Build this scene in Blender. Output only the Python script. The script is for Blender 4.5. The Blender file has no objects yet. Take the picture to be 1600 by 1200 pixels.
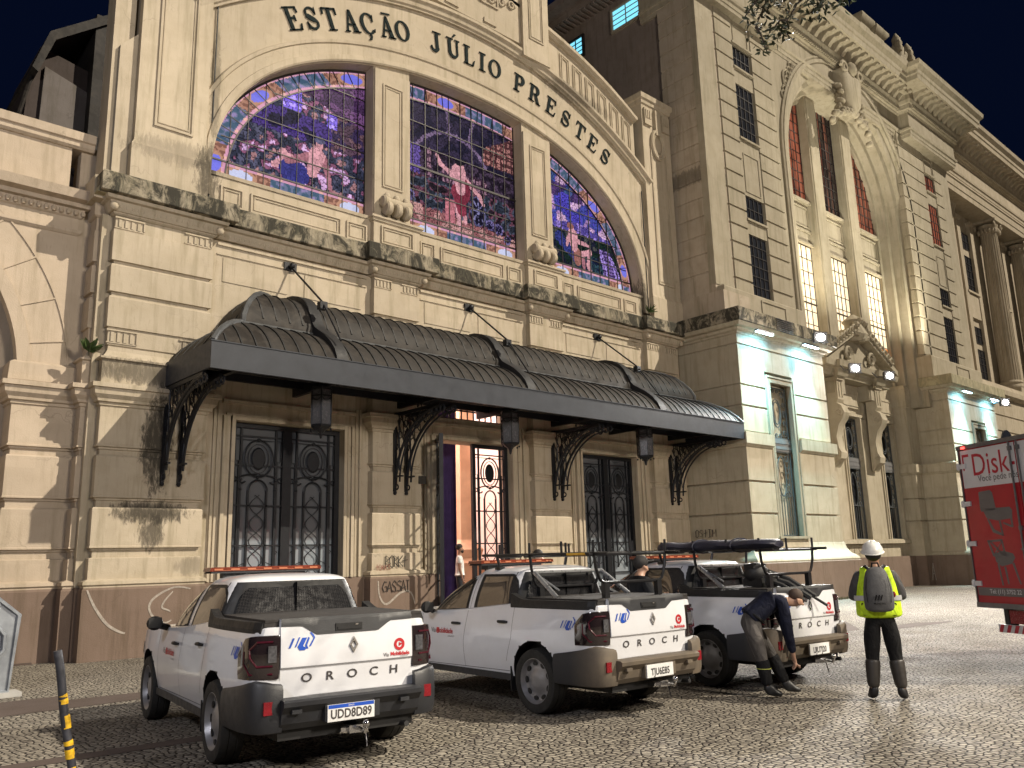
import bpy, bmesh, math, random
from mathutils import Vector, Matrix, noise
rnd = random.Random(7)
S = bpy.context.scene
C = S.collection
R = math.radians

# ---------------------------------------------------------------- camera
cam_d = bpy.data.cameras.new("camera"); cam = bpy.data.objects.new("camera", cam_d); C.objects.link(cam)
yaw, pit, rol = R(42.40725), R(11.80781), R(-1.543895)
fw = Vector((math.sin(yaw)*math.cos(pit), math.cos(yaw)*math.cos(pit), math.sin(pit)))
rt = Vector((math.cos(yaw), -math.sin(yaw), 0)); upv = rt.cross(fw)
rx = rt*math.cos(rol)+upv*math.sin(rol); ux = upv*math.cos(rol)-rt*math.sin(rol)
m4 = Matrix(((rx.x, ux.x, -fw.x, 0), (rx.y, ux.y, -fw.y, 0), (rx.z, ux.z, -fw.z, 1.65), (0, 0, 0, 1)))
cam.matrix_world = m4
cam_d.sensor_width = 36; cam_d.lens = 1316.72/1600*36; cam_d.clip_end = 2000; cam_d.clip_start = 0.1
S.camera = cam

# ---------------------------------------------------------------- world, key light, exposure
W = bpy.data.worlds.new("World"); S.world = W; W.use_nodes = True
wn = W.node_tree; bg = wn.nodes["Background"]
sky = wn.nodes.new("ShaderNodeTexSky"); sky.sky_type = 'NISHITA'; sky.sun_disc = False
sky.sun_elevation = R(-7); sky.sun_rotation = R(200); sky.air_density = 1.2; sky.ozone_density = 3
hs = wn.nodes.new("ShaderNodeMix"); hs.data_type = 'RGBA'; hs.blend_type = 'ADD'; hs.inputs[0].default_value = 1
wn.links.new(sky.outputs[0], hs.inputs[6]); hs.inputs[7].default_value = (0.018, 0.043, 0.165, 1)
wn.links.new(hs.outputs[2], bg.inputs[0]); bg.inputs[1].default_value = 0.06

def aim(o, d):
    o.rotation_euler = Vector(d).to_track_quat('-Z', 'Y').to_euler()
sd = bpy.data.lights.new("street_flood_key", 'SUN'); sd.energy = 3.9; sd.angle = R(0.5); sd.color = (1.0, 0.895, 0.725)
so = bpy.data.objects.new("street_flood_key", sd); C.objects.link(so); aim(so, (-0.71, 1.0, -1.05)); so.location = (20, -20, 30)

S.view_settings.view_transform = 'Standard'; S.view_settings.look = 'None'
S.view_settings.exposure = 0.30; S.view_settings.gamma = 1
S.cycles.max_bounces = 5; S.cycles.diffuse_bounces = 3; S.cycles.glossy_bounces = 3
S.cycles.transmission_bounces = 4; S.cycles.transparent_max_bounces = 8
S.cycles.use_denoising = True; S.cycles.sample_clamp_indirect = 6; S.cycles.caustics_reflective = False; S.cycles.caustics_refractive = False

def spot(name, loc, tgt, watts, col, ang=90, blend=0.6, size=0.12):
    l = bpy.data.lights.new(name, 'SPOT'); l.energy = watts; l.color = col; l.spot_size = R(ang); l.spot_blend = blend; l.shadow_soft_size = size
    o = bpy.data.objects.new(name, l); C.objects.link(o); o.location = loc; aim(o, Vector(tgt)-Vector(loc)); return o
def area(name, loc, d, watts, col, sx, sy):
    l = bpy.data.lights.new(name, 'AREA'); l.energy = watts; l.color = col; l.shape = 'RECTANGLE'; l.size = sx; l.size_y = sy
    o = bpy.data.objects.new(name, l); C.objects.link(o); o.location = loc; aim(o, d); return o

# ---------------------------------------------------------------- mesh helpers
class MB:
    def __init__(s): s.v = []; s.f = []; s.m = []; s.mi = 0
    def add(s, vs, fs, mi=None):
        b = len(s.v); s.v += [tuple(q) for q in vs]
        for f in fs: s.f.append(tuple(b+i for i in f)); s.m.append(s.mi if mi is None else mi)
        return s
    def box(s, x0, x1, y0, y1, z0, z1, mi=None):
        vs = [(x, y, z) for z in (z0, z1) for y in (y0, y1) for x in (x0, x1)]
        return s.add(vs, [(0, 2, 3, 1), (4, 5, 7, 6), (0, 1, 5, 4), (2, 6, 7, 3), (0, 4, 6, 2), (1, 3, 7, 5)], mi)
    def prism(s, poly, y0, y1, mi=None, axis='y'):
        """poly of (a,b) extruded along an axis; for 'y' a=x b=z"""
        n = len(poly)
        def P(a, b, c):
            return (a, c, b) if axis == 'y' else ((c, a, b) if axis == 'x' else (a, b, c))
        vs = [P(a, b, y0) for a, b in poly]+[P(a, b, y1) for a, b in poly]
        ar = sum(poly[i][0]*poly[(i+1) % n][1]-poly[(i+1) % n][0]*poly[i][1] for i in range(n))
        fr = list(range(n)); bk = list(range(2*n-1, n-1, -1))
        fl = (ar < 0) ^ (axis == 'y') ^ (axis == 'y')
        fs = [tuple(fr), tuple(bk)]+[(i, i+n, (i+1) % n+n, (i+1) % n) for i in range(n)]
        return s.add(vs, fs, mi)
    def stack(s, x0, x1, yf, yb, prof, left=True, right=True, mi=None):
        """rectangular plan moulded by (z, out) rings; back stays at yb"""
        vs = []
        for z, o in prof:
            a = x0-(o if left else 0); b = x1+(o if right else 0)
            vs += [(a, yb, z), (a, yf-o, z), (b, yf-o, z), (b, yb, z)]
        n = len(prof); fs = []
        for i in range(n-1):
            k = 4*i
            for j in range(3): fs.append((k+j, k+j+1, k+j+5, k+j+4))
            fs.append((k+3, k, k+4, k+7))
        fs.append((3, 2, 1, 0)); k = 4*(n-1); fs.append((k, k+1, k+2, k+3))
        return s.add(vs, fs, mi)
    def tube(s, pts, r, n=8, closed=False, mi=None, cap=True):
        pts = [Vector(p) for p in pts]; L = len(pts)
        if L < 2: return s
        rr = r if isinstance(r, (list, tuple)) else [r]*L
        vs = []; prev = None
        for i, p in enumerate(pts):
            if closed: t = pts[(i+1) % L]-pts[i-1]
            else: t = pts[min(i+1, L-1)]-pts[max(i-1, 0)]
            if t.length < 1e-9: t = Vector((0, 0, 1))
            t.normalize()
            if prev is None:
                a = Vector((0, 0, 1)) if abs(t.z) < .9 else Vector((1, 0, 0))
                u = t.cross(a).normalized()
            else:
                u = prev-t*prev.dot(t)
                if u.length < 1e-6: u = t.orthogonal()
                u.normalize()
            prev = u; w = t.cross(u)
            for k in range(n):
                an = 2*math.pi*(k+.5)/n
                vs.append(p+(u*math.cos(an)+w*math.sin(an))*rr[i])
        fs = []
        for i in range(L if closed else L-1):
            j = (i+1) % L
            for k in range(n): fs.append((i*n+k, i*n+(k+1) % n, j*n+(k+1) % n, j*n+k))
        if cap and not closed: fs += [tuple(reversed(range(n))), tuple((L-1)*n+k for k in range(n))]
        return s.add(vs, fs, mi)
    def lathe(s, prof, c=(0, 0, 0), ax='z', n=20, mi=None, sx=1, sy=1, cap=True):
        """prof of (r, h)"""
        vs = []
        for r, h in prof:
            for k in range(n):
                a = 2*math.pi*k/n; p = (r*math.cos(a)*sx, r*math.sin(a)*sy, h)
                if ax == 'x': p = (p[2], p[0], p[1])
                elif ax == 'y': p = (p[0], p[2], p[1])
                vs.append((p[0]+c[0], p[1]+c[1], p[2]+c[2]))
        fs = [(i*n+k, i*n+(k+1) % n, (i+1)*n+(k+1) % n, (i+1)*n+k) for i in range(len(prof)-1) for k in range(n)]
        if cap: fs += [tuple(reversed(range(n))), tuple((len(prof)-1)*n+k for k in range(n))]
        return s.add(vs, fs, mi)
    def ball(s, c, r, n=10, mi=None):
        r = r if isinstance(r, (tuple, list)) else (r, r, r)
        vs = []
        for i in range(n+1):
            t = math.pi*i/n
            for k in range(n*2): a = math.pi*k/n; vs.append((c[0]+r[0]*math.sin(t)*math.cos(a), c[1]+r[1]*math.sin(t)*math.sin(a), c[2]-r[2]*math.cos(t)))
        m = n*2
        return s.add(vs, [(i*m+k, i*m+(k+1) % m, (i+1)*m+(k+1) % m, (i+1)*m+k) for i in range(n) for k in range(m)], mi)
    def xf(s, M):
        s.v = [tuple(M @ Vector(q)) for q in s.v]; return s
    def build(s, name, mats, parent=None, smooth=None, loc=None):
        me = bpy.data.meshes.new(name); me.from_pydata(s.v, [], s.f)
        if not isinstance(mats, (list, tuple)): mats = [mats]
        for m in mats: me.materials.append(m)
        if len(mats) > 1: me.polygons.foreach_set('material_index', s.m)
        bm = bmesh.new(); bm.from_mesh(me)
        bmesh.ops.remove_doubles(bm, verts=bm.verts, dist=1e-6)
        bmesh.ops.dissolve_degenerate(bm, dist=1e-7, edges=bm.edges)
        bmesh.ops.recalc_face_normals(bm, faces=bm.faces); bm.to_mesh(me); bm.free()
        if smooth is not None:
            me.polygons.foreach_set('use_smooth', [True]*len(me.polygons)); me.set_sharp_from_angle(angle=R(smooth))
        o = bpy.data.objects.new(name, me); C.objects.link(o)
        if parent: o.parent = parent
        if loc: o.location = loc
        return o

def tag(o, label=None, cat=None, group=None, kind=None):
    if label: o['label'] = label
    if cat: o['category'] = cat
    if group: o['group'] = group
    if kind: o['kind'] = kind
    return o
def thing(name, label, cat, loc=(0, 0, 0), rz=0, group=None):
    o = bpy.data.objects.new(name, None); C.objects.link(o); o.location = loc; o.rotation_euler = (0, 0, rz)
    o.empty_display_size = .2
    return tag(o, label, cat, group)
def kids(o): return [c for c in bpy.data.objects if c.parent == o]
def copy_tree(o, parent=None):
    c = o.copy(); C.objects.link(c); c.parent = parent
    for ch in list(kids(o)): copy_tree(ch, c)
    return c

# ---------------------------------------------------------------- materials
def newmat(name):
    m = bpy.data.materials.new(name); m.use_nodes = True
    nt = m.node_tree; return m, nt, nt.nodes["Principled BSDF"]
def nd(nt, t, **k):
    n = nt.nodes.new(t)
    for a, b in k.items():
        if a.startswith('i_'):
            key = a[2:]; n.inputs[int(key) if key.isdigit() else key].default_value = b
        else: setattr(n, a, b)
    return n
def mixc(nt, fac, a, b, mode='MIX'):
    n = nt.nodes.new("ShaderNodeMix"); n.data_type = 'RGBA'; n.blend_type = mode
    for i, v in ((0, fac), (6, a), (7, b)):
        if hasattr(v, 'links') or hasattr(v, 'is_linked'): nt.links.new(v, n.inputs[i])
        else: n.inputs[i].default_value = v if i == 0 else ((*v, 1) if len(v) == 3 else v)
    return n.outputs[2]
def ramp(nt, src, stops):
    n = nt.nodes.new("ShaderNodeValToRGB"); el = n.color_ramp.elements
    while len(el) < len(stops): el.new(.5)
    for e, (p, c) in zip(el, stops): e.position = p; e.color = (c, c, c, 1) if not isinstance(c, tuple) else (*c, 1)
    nt.links.new(src, n.inputs[0]); return n.outputs[0]
def noi(nt, vec, scale, detail=4, rough=.55, dist=0.0):
    n = nd(nt, "ShaderNodeTexNoise", i_Scale=scale, i_Detail=detail, i_Roughness=rough, i_Distortion=dist)
    if vec is not None: nt.links.new(vec, n.inputs['Vector'])
    return n.outputs['Fac']
def mapping(nt, src, scale=(1, 1, 1), loc=(0, 0, 0)):
    n = nd(nt, "ShaderNodeMapping"); n.inputs['Scale'].default_value = scale; n.inputs['Location'].default_value = loc
    nt.links.new(src, n.inputs[0]); return n.outputs[0]
def math_(nt, op, a, b=None, c=None):
    n = nt.nodes.new("ShaderNodeMath"); n.operation = op
    for i, v in enumerate((a, b, c)):
        if v is None: continue
        if hasattr(v, 'is_linked'): nt.links.new(v, n.inputs[i])
        else: n.inputs[i].default_value = v
    return n.outputs[0]
def simple(name, col, rough=.6, metal=0, var=.12, scale=6, bump=0.0, bscale=60, coat=0, spec=None):
    m, nt, p = newmat(name)
    tc = nd(nt, "ShaderNodeTexCoord").outputs['Object']
    n = noi(nt, tc, scale, 5)
    a = tuple(max(0, c*(1-var)) for c in col); b = tuple(min(1, c*(1+var)) for c in col)
    nt.links.new(mixc(nt, ramp(nt, n, [(.3, 0.0), (.7, 1.0)]), a, b), p.inputs['Base Color'])
    p.inputs['Roughness'].default_value = rough; p.inputs['Metallic'].default_value = metal
    if coat: p.inputs['Coat Weight'].default_value = coat; p.inputs['Coat Roughness'].default_value = .05
    if spec is not None: p.inputs['Specular IOR Level'].default_value = spec
    r2 = ramp(nt, noi(nt, tc, scale*3, 4), [(.3, max(0, rough-.08)), (.7, min(1, rough+.08))]); nt.links.new(r2, p.inputs['Roughness'])
    if bump:
        bn = nd(nt, "ShaderNodeBump", i_Strength=bump, i_Distance=.01); nt.links.new(noi(nt, tc, bscale, 6), bn.inputs['Height']); nt.links.new(bn.outputs[0], p.inputs['Normal'])
    return m
def cloth(name, col, rough=.8, amt=.55):
    m, nt, p = newmat(name); tc = nd(nt, "ShaderNodeTexCoord").outputs['Object']
    f = noi(nt, mapping(nt, tc, (9, 9, 5)), 1.0, 3, .5, 1.2)
    nt.links.new(mixc(nt, ramp(nt, f, [(.35, 0.0), (.65, 1.0)]), tuple(c*.75 for c in col), tuple(min(1, c*1.2) for c in col)), p.inputs['Base Color']); p.inputs['Roughness'].default_value = rough; p.inputs['Specular IOR Level'].default_value = .2
    bn = nd(nt, "ShaderNodeBump", i_Strength=amt, i_Distance=.05); nt.links.new(f, bn.inputs['Height']); nt.links.new(bn.outputs[0], p.inputs['Normal']); return m
def emis(name, col, strength):
    m, nt, p = newmat(name); p.inputs['Base Color'].default_value = (*[c*.5 for c in col], 1)
    p.inputs['Emission Color'].default_value = (*col, 1); p.inputs['Emission Strength'].default_value = strength; return m

def stone(name, col, dirt=.25, streak=.3, blobs=(), moss=0.0, rough=.85):
    """painted render: blotches, vertical grime streaks, fine grain and, where asked, dirt stains with a place of their own"""
    m, nt, p = newmat(name); L = nt.links
    pos = nd(nt, "ShaderNodeNewGeometry").outputs['Position']
    snp = nd(nt, "ShaderNodeVectorMath", operation='SNAP'); snp.inputs[1].default_value = (1.37, 50, .91); L.new(pos, snp.inputs[0])
    wn_ = nd(nt, "ShaderNodeTexWhiteNoise"); L.new(snp.outputs[0], wn_.inputs[0])
    big = noi(nt, pos, .35, 5, .6); mid = noi(nt, pos, 2.2, 6, .6); fine = noi(nt, pos, 40, 4, .6)
    c = mixc(nt, ramp(nt, big, [(.3, 0.0), (.7, 1.0)]), tuple(x*.86 for x in col), tuple(min(1, x*1.07) for x in col))
    c = mixc(nt, math_(nt, 'MULTIPLY', wn_.outputs[0], .14), c, tuple(x*.55 for x in col))
    c = mixc(nt, ramp(nt, mid, [(.42, 0.0), (.68, dirt*1.3)]), c, tuple(x*.72*t for x, t in zip(col, (1, .98, .9))))
    st = noi(nt, mapping(nt, pos, (3.2, 3.2, .28)), 1.6, 6, .65)
    c = mixc(nt, ramp(nt, st, [(.50, 0.0), (.68, streak*1.2)]), c, tuple(x*t for x, t in zip(col, (.55, .55, .48))))
    sep = nd(nt, "ShaderNodeSeparateXYZ"); L.new(pos, sep.inputs[0])
    for (cx, cz, rx_, rz_, am) in blobs:
        dx = math_(nt, 'DIVIDE', math_(nt, 'SUBTRACT', sep.outputs[0], cx), rx_); dz = math_(nt, 'DIVIDE', math_(nt, 'SUBTRACT', sep.outputs[2], cz), rz_)
        d = math_(nt, 'ADD', math_(nt, 'MULTIPLY', dx, dx), math_(nt, 'MULTIPLY', dz, dz))
        nz = noi(nt, mapping(nt, pos, (4.5, 4.5, 1.3)), 2.6, 12, .78, .6)
        v = math_(nt, 'SUBTRACT', math_(nt, 'ADD', math_(nt, 'MULTIPLY', nz, 4.2), -1.05), d)
        c = mixc(nt, ramp(nt, v, [(.1, 0.0), (.45, am*.7), (.9, am)]), c, (.042, .036, .028))
    if moss:
        mz = noi(nt, mapping(nt, pos, (1.0, 1.0, .7)), 2.2, 10, .75, .8)
        c = mixc(nt, ramp(nt, mz, [(.42, 0.0), (.54, moss)]), c, (.030, .028, .022))
        mz2 = noi(nt, mapping(nt, pos, (6, 6, .5)), 2.0, 6, .7)
        c = mixc(nt, ramp(nt, mz2, [(.55, 0.0), (.68, moss*.5)]), c, (.10, .10, .07))
    ck = nd(nt, "ShaderNodeTexVoronoi", feature='DISTANCE_TO_EDGE', i_Scale=.55, i_Randomness=1.0); wv_ = nd(nt, "ShaderNodeTexNoise", i_Scale=2.5, i_Detail=6); L.new(pos, wv_.inputs['Vector'])
    ws_ = nd(nt, "ShaderNodeVectorMath", operation='SCALE'); ws_.inputs[3].default_value = .7; L.new(wv_.outputs['Color'], ws_.inputs[0]); wa_ = nd(nt, "ShaderNodeVectorMath", operation='ADD'); L.new(pos, wa_.inputs[0]); L.new(ws_.outputs[0], wa_.inputs[1]); L.new(wa_.outputs[0], ck.inputs['Vector'])
    cm_ = math_(nt, 'MULTIPLY', ramp(nt, ck.outputs['Distance'], [(0.0, 1.0), (.006, 0.0)]), ramp(nt, noi(nt, pos, .8, 3), [(.5, 0.0), (.6, .55)]))
    c = mixc(nt, cm_, c, tuple(x*.45 for x in col))
    sp_ = noi(nt, mapping(nt, pos, (9, 9, 1.2)), 2.2, 8, .7); c = mixc(nt, ramp(nt, sp_, [(.58, 0.0), (.72, streak*.9)]), c, tuple(x*t for x, t in zip(col, (.5, .5, .45))))
    L.new(c, p.inputs['Base Color']); p.inputs['Roughness'].default_value = rough; p.inputs['Specular IOR Level'].default_value = .25
    bn = nd(nt, "ShaderNodeBump", i_Strength=.35, i_Distance=.012)
    L.new(math_(nt, 'ADD', fine, math_(nt, 'MULTIPLY', mid, 2.0)), bn.inputs['Height']); L.new(bn.outputs[0], p.inputs['Normal'])
    return m
CREAM = (.485, .415, .318)
M_ = {}
M_['stone'] = stone('cream_render', CREAM, .3, .6)
M_['pier'] = stone('cream_render_stained', CREAM, .35, .55, blobs=((6.15, 4.2, .36, 1.15, .95), (6.1, 2.78, .85, .26, .9), (6.15, 2.4, .3, .4, .8), (5.9, 5.62, 1.6, .28, .7), (6.9, 6.3, .5, .25, .5), (7.0, 1.7, .4, .2, .35)))
M_['up'] = stone('cream_render_weathered', CREAM, .3, .45, blobs=((6.9, 10.3, .35, .9, .8), (7.0, 12.6, .14, 1.6, .5), (6.2, 10.6, 1.2, .35, .35), (22.4, 9.9, .25, 1.4, .8), (19.5, 17.0, 1.8, .35, .5)))
M_['dark'] = stone('mossy_ledge_stone', (.33, .29, .22), .5, .8, moss=.97)
M_['sill'] = stone('grimy_sill_stone', (.42, .38, .26), .4, .6, moss=.35)
M_['plinth'] = stone('brown_plinth_stone', (.20, .145, .115), .3, .55)
M_['tower'] = stone('pavilion_render_dim_lit', (.36, .318, .243), .4, .55)  # upper storeys: albedo darkened in place of weaker lamplight up there
M_['colon'] = stone('colonnade_render', (.42, .36, .275), .35, .5)
M_['tside'] = stone('pavilion_side_render_fill_lit', (.43, .365, .29), .4, .6, blobs=((24.6, 15.3, 2, .35, .6),))  # side wall copy, fill light put into its albedo
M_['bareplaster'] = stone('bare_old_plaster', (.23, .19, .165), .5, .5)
M_['iron'] = simple('black_wrought_iron', (.012, .013, .017), .45, .3, .2, 9, .3)
m, nt, p = newmat('weathered_zinc_sheet'); zp_ = nd(nt, "ShaderNodeNewGeometry").outputs['Position']
zs_ = nd(nt, "ShaderNodeVectorMath", operation='SNAP'); zs_.inputs[1].default_value = (.4105, 50, .8); nt.links.new(zp_, zs_.inputs[0]); zw_ = nd(nt, "ShaderNodeTexWhiteNoise"); nt.links.new(zs_.outputs[0], zw_.inputs[0])
zc_ = mixc(nt, zw_.outputs[0], (.022, .019, .017), (.038, .035, .033)); zc_ = mixc(nt, ramp(nt, noi(nt, zp_, 3.0, 8, .7, .5), [(.48, 0.0), (.66, .8)]), zc_, (.06, .052, .045)); nt.links.new(zc_, p.inputs['Base Color'])
p.inputs['Roughness'].default_value = .62; p.inputs['Specular IOR Level'].default_value = .18; zb_ = nd(nt, "ShaderNodeBump", i_Strength=.5, i_Distance=.02); nt.links.new(noi(nt, zp_, 6, 5), zb_.inputs['Height']); nt.links.new(zb_.outputs[0], p.inputs['Normal']); M_['zinc'] = m
M_['fascia'] = simple('painted_steel_fascia', (.036, .040, .050), .5, .0, .15, 3, spec=.3)
M_['black'] = simple('matte_black', (.008, .008, .009), .6, 0, .2)
M_['letter'] = simple('black_letter_metal', (.010, .017, .018), .8, 0, .2, spec=.1)
M_['void'] = simple('dark_interior', (.01, .01, .012), .9)

# ================================================================ GROUND
m, nt, p = newmat('portuguese_pavement'); L = nt.links
pos = nd(nt, "ShaderNodeNewGeometry").outputs['Position']
wob = nd(nt, "ShaderNodeTexNoise", i_Scale=5.0, i_Detail=3); L.new(pos, wob.inputs['Vector'])
wv = nd(nt, "ShaderNodeVectorMath", operation='SCALE'); wv.inputs[3].default_value = .09; L.new(wob.outputs['Color'], wv.inputs[0])
av = nd(nt, "ShaderNodeVectorMath", operation='ADD'); L.new(pos, av.inputs[0]); L.new(wv.outputs[0], av.inputs[1])
mp = mapping(nt, av.outputs[0], (1.0, 1.0, 0.0))
ve = nd(nt, "ShaderNodeTexVoronoi", feature='DISTANCE_TO_EDGE', voronoi_dimensions='2D', i_Scale=14.5, i_Randomness=.82); L.new(mp, ve.inputs['Vector'])
vc = nd(nt, "ShaderNodeTexVoronoi", feature='F1', voronoi_dimensions='2D', i_Scale=14.5, i_Randomness=.82); L.new(mp, vc.inputs['Vector'])
sepc = nd(nt, "ShaderNodeSeparateColor"); L.new(vc.outputs['Color'], sepc.inputs[0])
c = mixc(nt, sepc.outputs[0], (.215, .192, .158), (.34, .305, .25))
c = mixc(nt, ramp(nt, sepc.outputs[1], [(.88, 0.0), (.93, .8)]), c, (.12, .10, .085))
big = noi(nt, pos, .22, 5, .6, .3)
c = mixc(nt, ramp(nt, big, [(.38, 0.0), (.62, .45)]), c, (.12, .10, .088))
jn = ramp(nt, math_(nt, 'SUBTRACT', ve.outputs['Distance'], math_(nt, 'MULTIPLY', noi(nt, pos, 14, 3), .10)), [(.0, 1.0), (.10, 0.0)])
c = mixc(nt, jn, c, (.022, .018, .015)); L.new(c, p.inputs['Base Color'])
L.new(ramp(nt, noi(nt, pos, 1.3, 4), [(.3, .78), (.7, .95)]), p.inputs['Roughness']); p.inputs['Specular IOR Level'].default_value = .3
bn = nd(nt, "ShaderNodeBump", i_Strength=.9, i_Distance=.02)
hgt = math_(nt, 'ADD', ramp(nt, ve.outputs['Distance'], [(0.0, 0.0), (.16, .8), (.5, 1.0)]), math_(nt, 'MULTIPLY', sepc.outputs[2], .25))
L.new(hgt, bn.inputs['Height']); L.new(bn.outputs[0], p.inputs['Normal']); M_['cobble'] = m

g = MB(); n = 40
for i in range(n+1):
    for j in range(n+1):
        u = i/n*2-1; v = j/n*2-1
        g.v.append((10+math.copysign(abs(u)**2.2, u)*260, 8+math.copysign(abs(v)**2.2, v)*260, 0))
for i in range(n):
    for j in range(n): g.f.append((i*(n+1)+j, (i+1)*(n+1)+j, (i+1)*(n+1)+j+1, i*(n+1)+j+1)); g.m.append(0)
tag(g.build('pavement', M_['cobble']), kind='structure')
M_['band'] = stone('dark_paving_band', (.105, .08, .07), .5, .1, rough=.95)
b = MB()
def strip(mb, pts, z, th=.004):
    n = len(pts); mb.add([(x, y, z) for x, y in pts], [tuple(range(n))])
strip(b, [(-12, 13.4), (3.51, 13.15), (3.41, 11.88), (-12, 11.6)], .004)
strip(b, [(3.41, 11.88), (3.47, 12.65), (6.2, 12.4), (6.1, 11.95)], .004)
strip(b, [(-10, 9.1), (2.22, 8.9), (6.3, 8.72), (6.3, 8.45), (2.24, 8.64), (-10, 8.8)], .004)
strip(b, [(17.2, 9.0), (19.6, 10.3), (20.1, 10.3), (18.0, 8.9)], .004)
strip(b, [(17.6, 8.75), (20.1, 8.75), (21.2, 8.2), (20.6, 8.1), (17.9, 8.45)], .004)
tag(b.build('path', M_['band']), kind='structure')
# low kerb between pavement and plinths, dirt line
b = MB(); b.box(-9, 4.3, 18.05, 18.4, 0, .03)
tag(b.build('kerb', M_['band']), kind='structure')

# ================================================================ ENTRANCE BUILDING
EB = thing('station_entrance_building', 'cream station entrance building with a wide arch of three stained glass windows over the canopy', 'building', (14.7, 17.8, 0))
EBp = Vector((14.7, 17.8, 0))
def part(mb, name, mats, parent=None, smooth=None, pp=None):
    """build in world metres, then hang on the thing (thing origins are unrotated)"""
    parent = parent or EB
    o = mb.build(name, mats, None, smooth)
    o.parent = parent
    w = Vector((0, 0, 0)); q = parent
    while q: w += q.location; q = q.parent
    o.location = -w
    return o

PIERS = [(5.03, 7.15), (11.37, 12.8), (16.87, 18.3), (22.4, 24.1)]
YF = 17.6
pier_prof = [(-.3, .13), (1.30, .13), (1.345, .10), (1.37, .10), (1.40, .13), (1.46, .12), (1.50, .02), (1.89, .02), (1.905, .0), (1.91, -.05), (2.03, -.05), (2.04, -.02), (2.08, -.02), (2.09, .03), (2.12, .03), (2.13, .02),
 (2.84, .02), (2.87, 0), (2.88, -.05), (3.0, -.05), (3.01, -.02), (3.05, -.02), (3.06, .03), (3.09, .03), (3.1, .02), (3.86, .02), (3.89, 0), (3.9, -.05), (4.0, -.05), (4.01, -.02), (4.05, -.02), (4.06, .03), (4.09, .03), (4.1, .01), (4.86, .01), (4.88, .04), (4.93, .04), (4.95, .09), (5.0, .10), (5.08, .17), (5.2, .19), (5.21, .24), (5.30, .24), (5.31, .05),
 (5.80, .05), (5.82, .10), (5.86, .10), (5.87, .04), (5.92, .0), (6.02, -.06), (6.12, -.07), (6.14, -.04), (6.50, -.04), (6.51, .0), (7.13, .0), (7.16, -.02), (7.17, -.06), (7.25, -.06), (7.26, .0), (7.82, .0), (7.85, -.02), (7.86, -.06), (7.92, -.06), (7.93, .0), (8.60, .0), (8.61, -.03), (8.90, -.03), (8.91, .0), (8.94, .04), (8.96, .04)]
plinth_split = 2
for k, (a, b_) in enumerate(PIERS):
    mb = MB(); mb.stack(a, b_, YF, 18.0, [q for q in pier_prof if q[0] >= 1.345]+[(9.2, .04)])
    # fluted label panels near the top and the middle of each pier
    w = b_-a
    for zt in ((8.66, 8.84), (6.2, 6.42)):
        for s0 in ((a+.06, a+.06+min(.5, w*.3)), (b_-.1-min(.5, w*.3), b_-.1)):
            n_ = 4; x0, x1 = s0; yy = YF+.03 if zt[0] > 8 else YF+.04
            mb.box(x0-.05, x1+.05, yy-.035, yy+.01, zt[1]+.005, zt[1]+.04); mb.box(x1+.03, x1+.06, yy-.035, yy+.01, zt[0], zt[1])
            mb.box(x0-.05, x1+.05, yy-.02, yy+.01, zt[0]-.03, zt[0]-.005)
            for i in range(n_): mb.box(x0+(x1-x0)*(i+.25)/n_, x0+(x1-x0)*(i+.75)/n_, yy-.03, yy+.01, zt[0], zt[1]-.02)
    pr_ = part(mb, 'pier', M_['pier'])
    mb = MB(); mb.stack(a, b_, YF, 18.0, [q for q in pier_prof if q[0] <= 1.37][:3])
    part(mb, 'plinth', M_['plinth'], pr_)

# wall between the piers with its gate openings
GX = [(7.88, 10.64), (13.54, 16.14), (19.05, 21.65)]
YW = 17.8
mb = MB(); xs = [4.85]+[v for ab in GX for v in ab]+[24.4]
for i in range(0, len(xs), 2): mb.box(xs[i], xs[i+1], YW, 18.35, 1.36, 8.95)
for i, (a, b_) in enumerate(GX):
    if i == 1:
        mb.box(a, b_, YW, 18.35, 4.85, 5.45); mb.box(a, b_, YW, 18.35, 6.9, 8.95)
    else: mb.box(a, b_, YW, 18.35, 4.85, 8.95)
    for k, (o, yy) in enumerate(((.0, .09), (.11, .06), (.2, .10), (.34, .03), (.44, .06))):   # stepped casing
        t = .08 if k < 3 else .05
        mb.box(a-o-t, a-o, YW-yy, YW+.01, 1.37, 4.85+.1+(0 if k < 3 else .45))
        mb.box(b_+o, b_+o+t, YW-yy, YW+.01, 1.37, 4.85+.1+(0 if k < 3 else .45))
    mb.box(a-.08, b_+.08, YW-.085, YW+.01, 4.86, 4.94); mb.box(a-.2, b_+.2, YW-.05, YW+.01, 4.95, 5.0); mb.box(a-.3, b_+.3, YW-.1, YW+.01, 5.22, 5.3)
for (a, b_) in ((7.3, 11.25), (12.95, 16.75), (18.45, 22.25)):      # shallow panels and string course over the canopy
    mb.box(a, b_, YW-.03, YW+.01, 8.62, 8.66); mb.box(a, b_, YW-.05, YW+.01, 8.84, 8.9)
    for q0, q1 in ((a+.15, a+1.75), (b_-1.75, b_-.15)):
        mb.box(q0, q1, YW-.02, YW+.01, 8.0, 8.58)
    for q in (7.18, 6.5): mb.box(a, b_, YW-.004, YW+.01, q-.01, q)
part(mb, 'wall', M_['stone'])
for i in range(0, len(xs), 2): mb = MB(); mb.box(xs[i], xs[i+1], YW-.06, 18.33, -.3, 1.355); part(mb, 'plinth', M_['plinth'])

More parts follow.
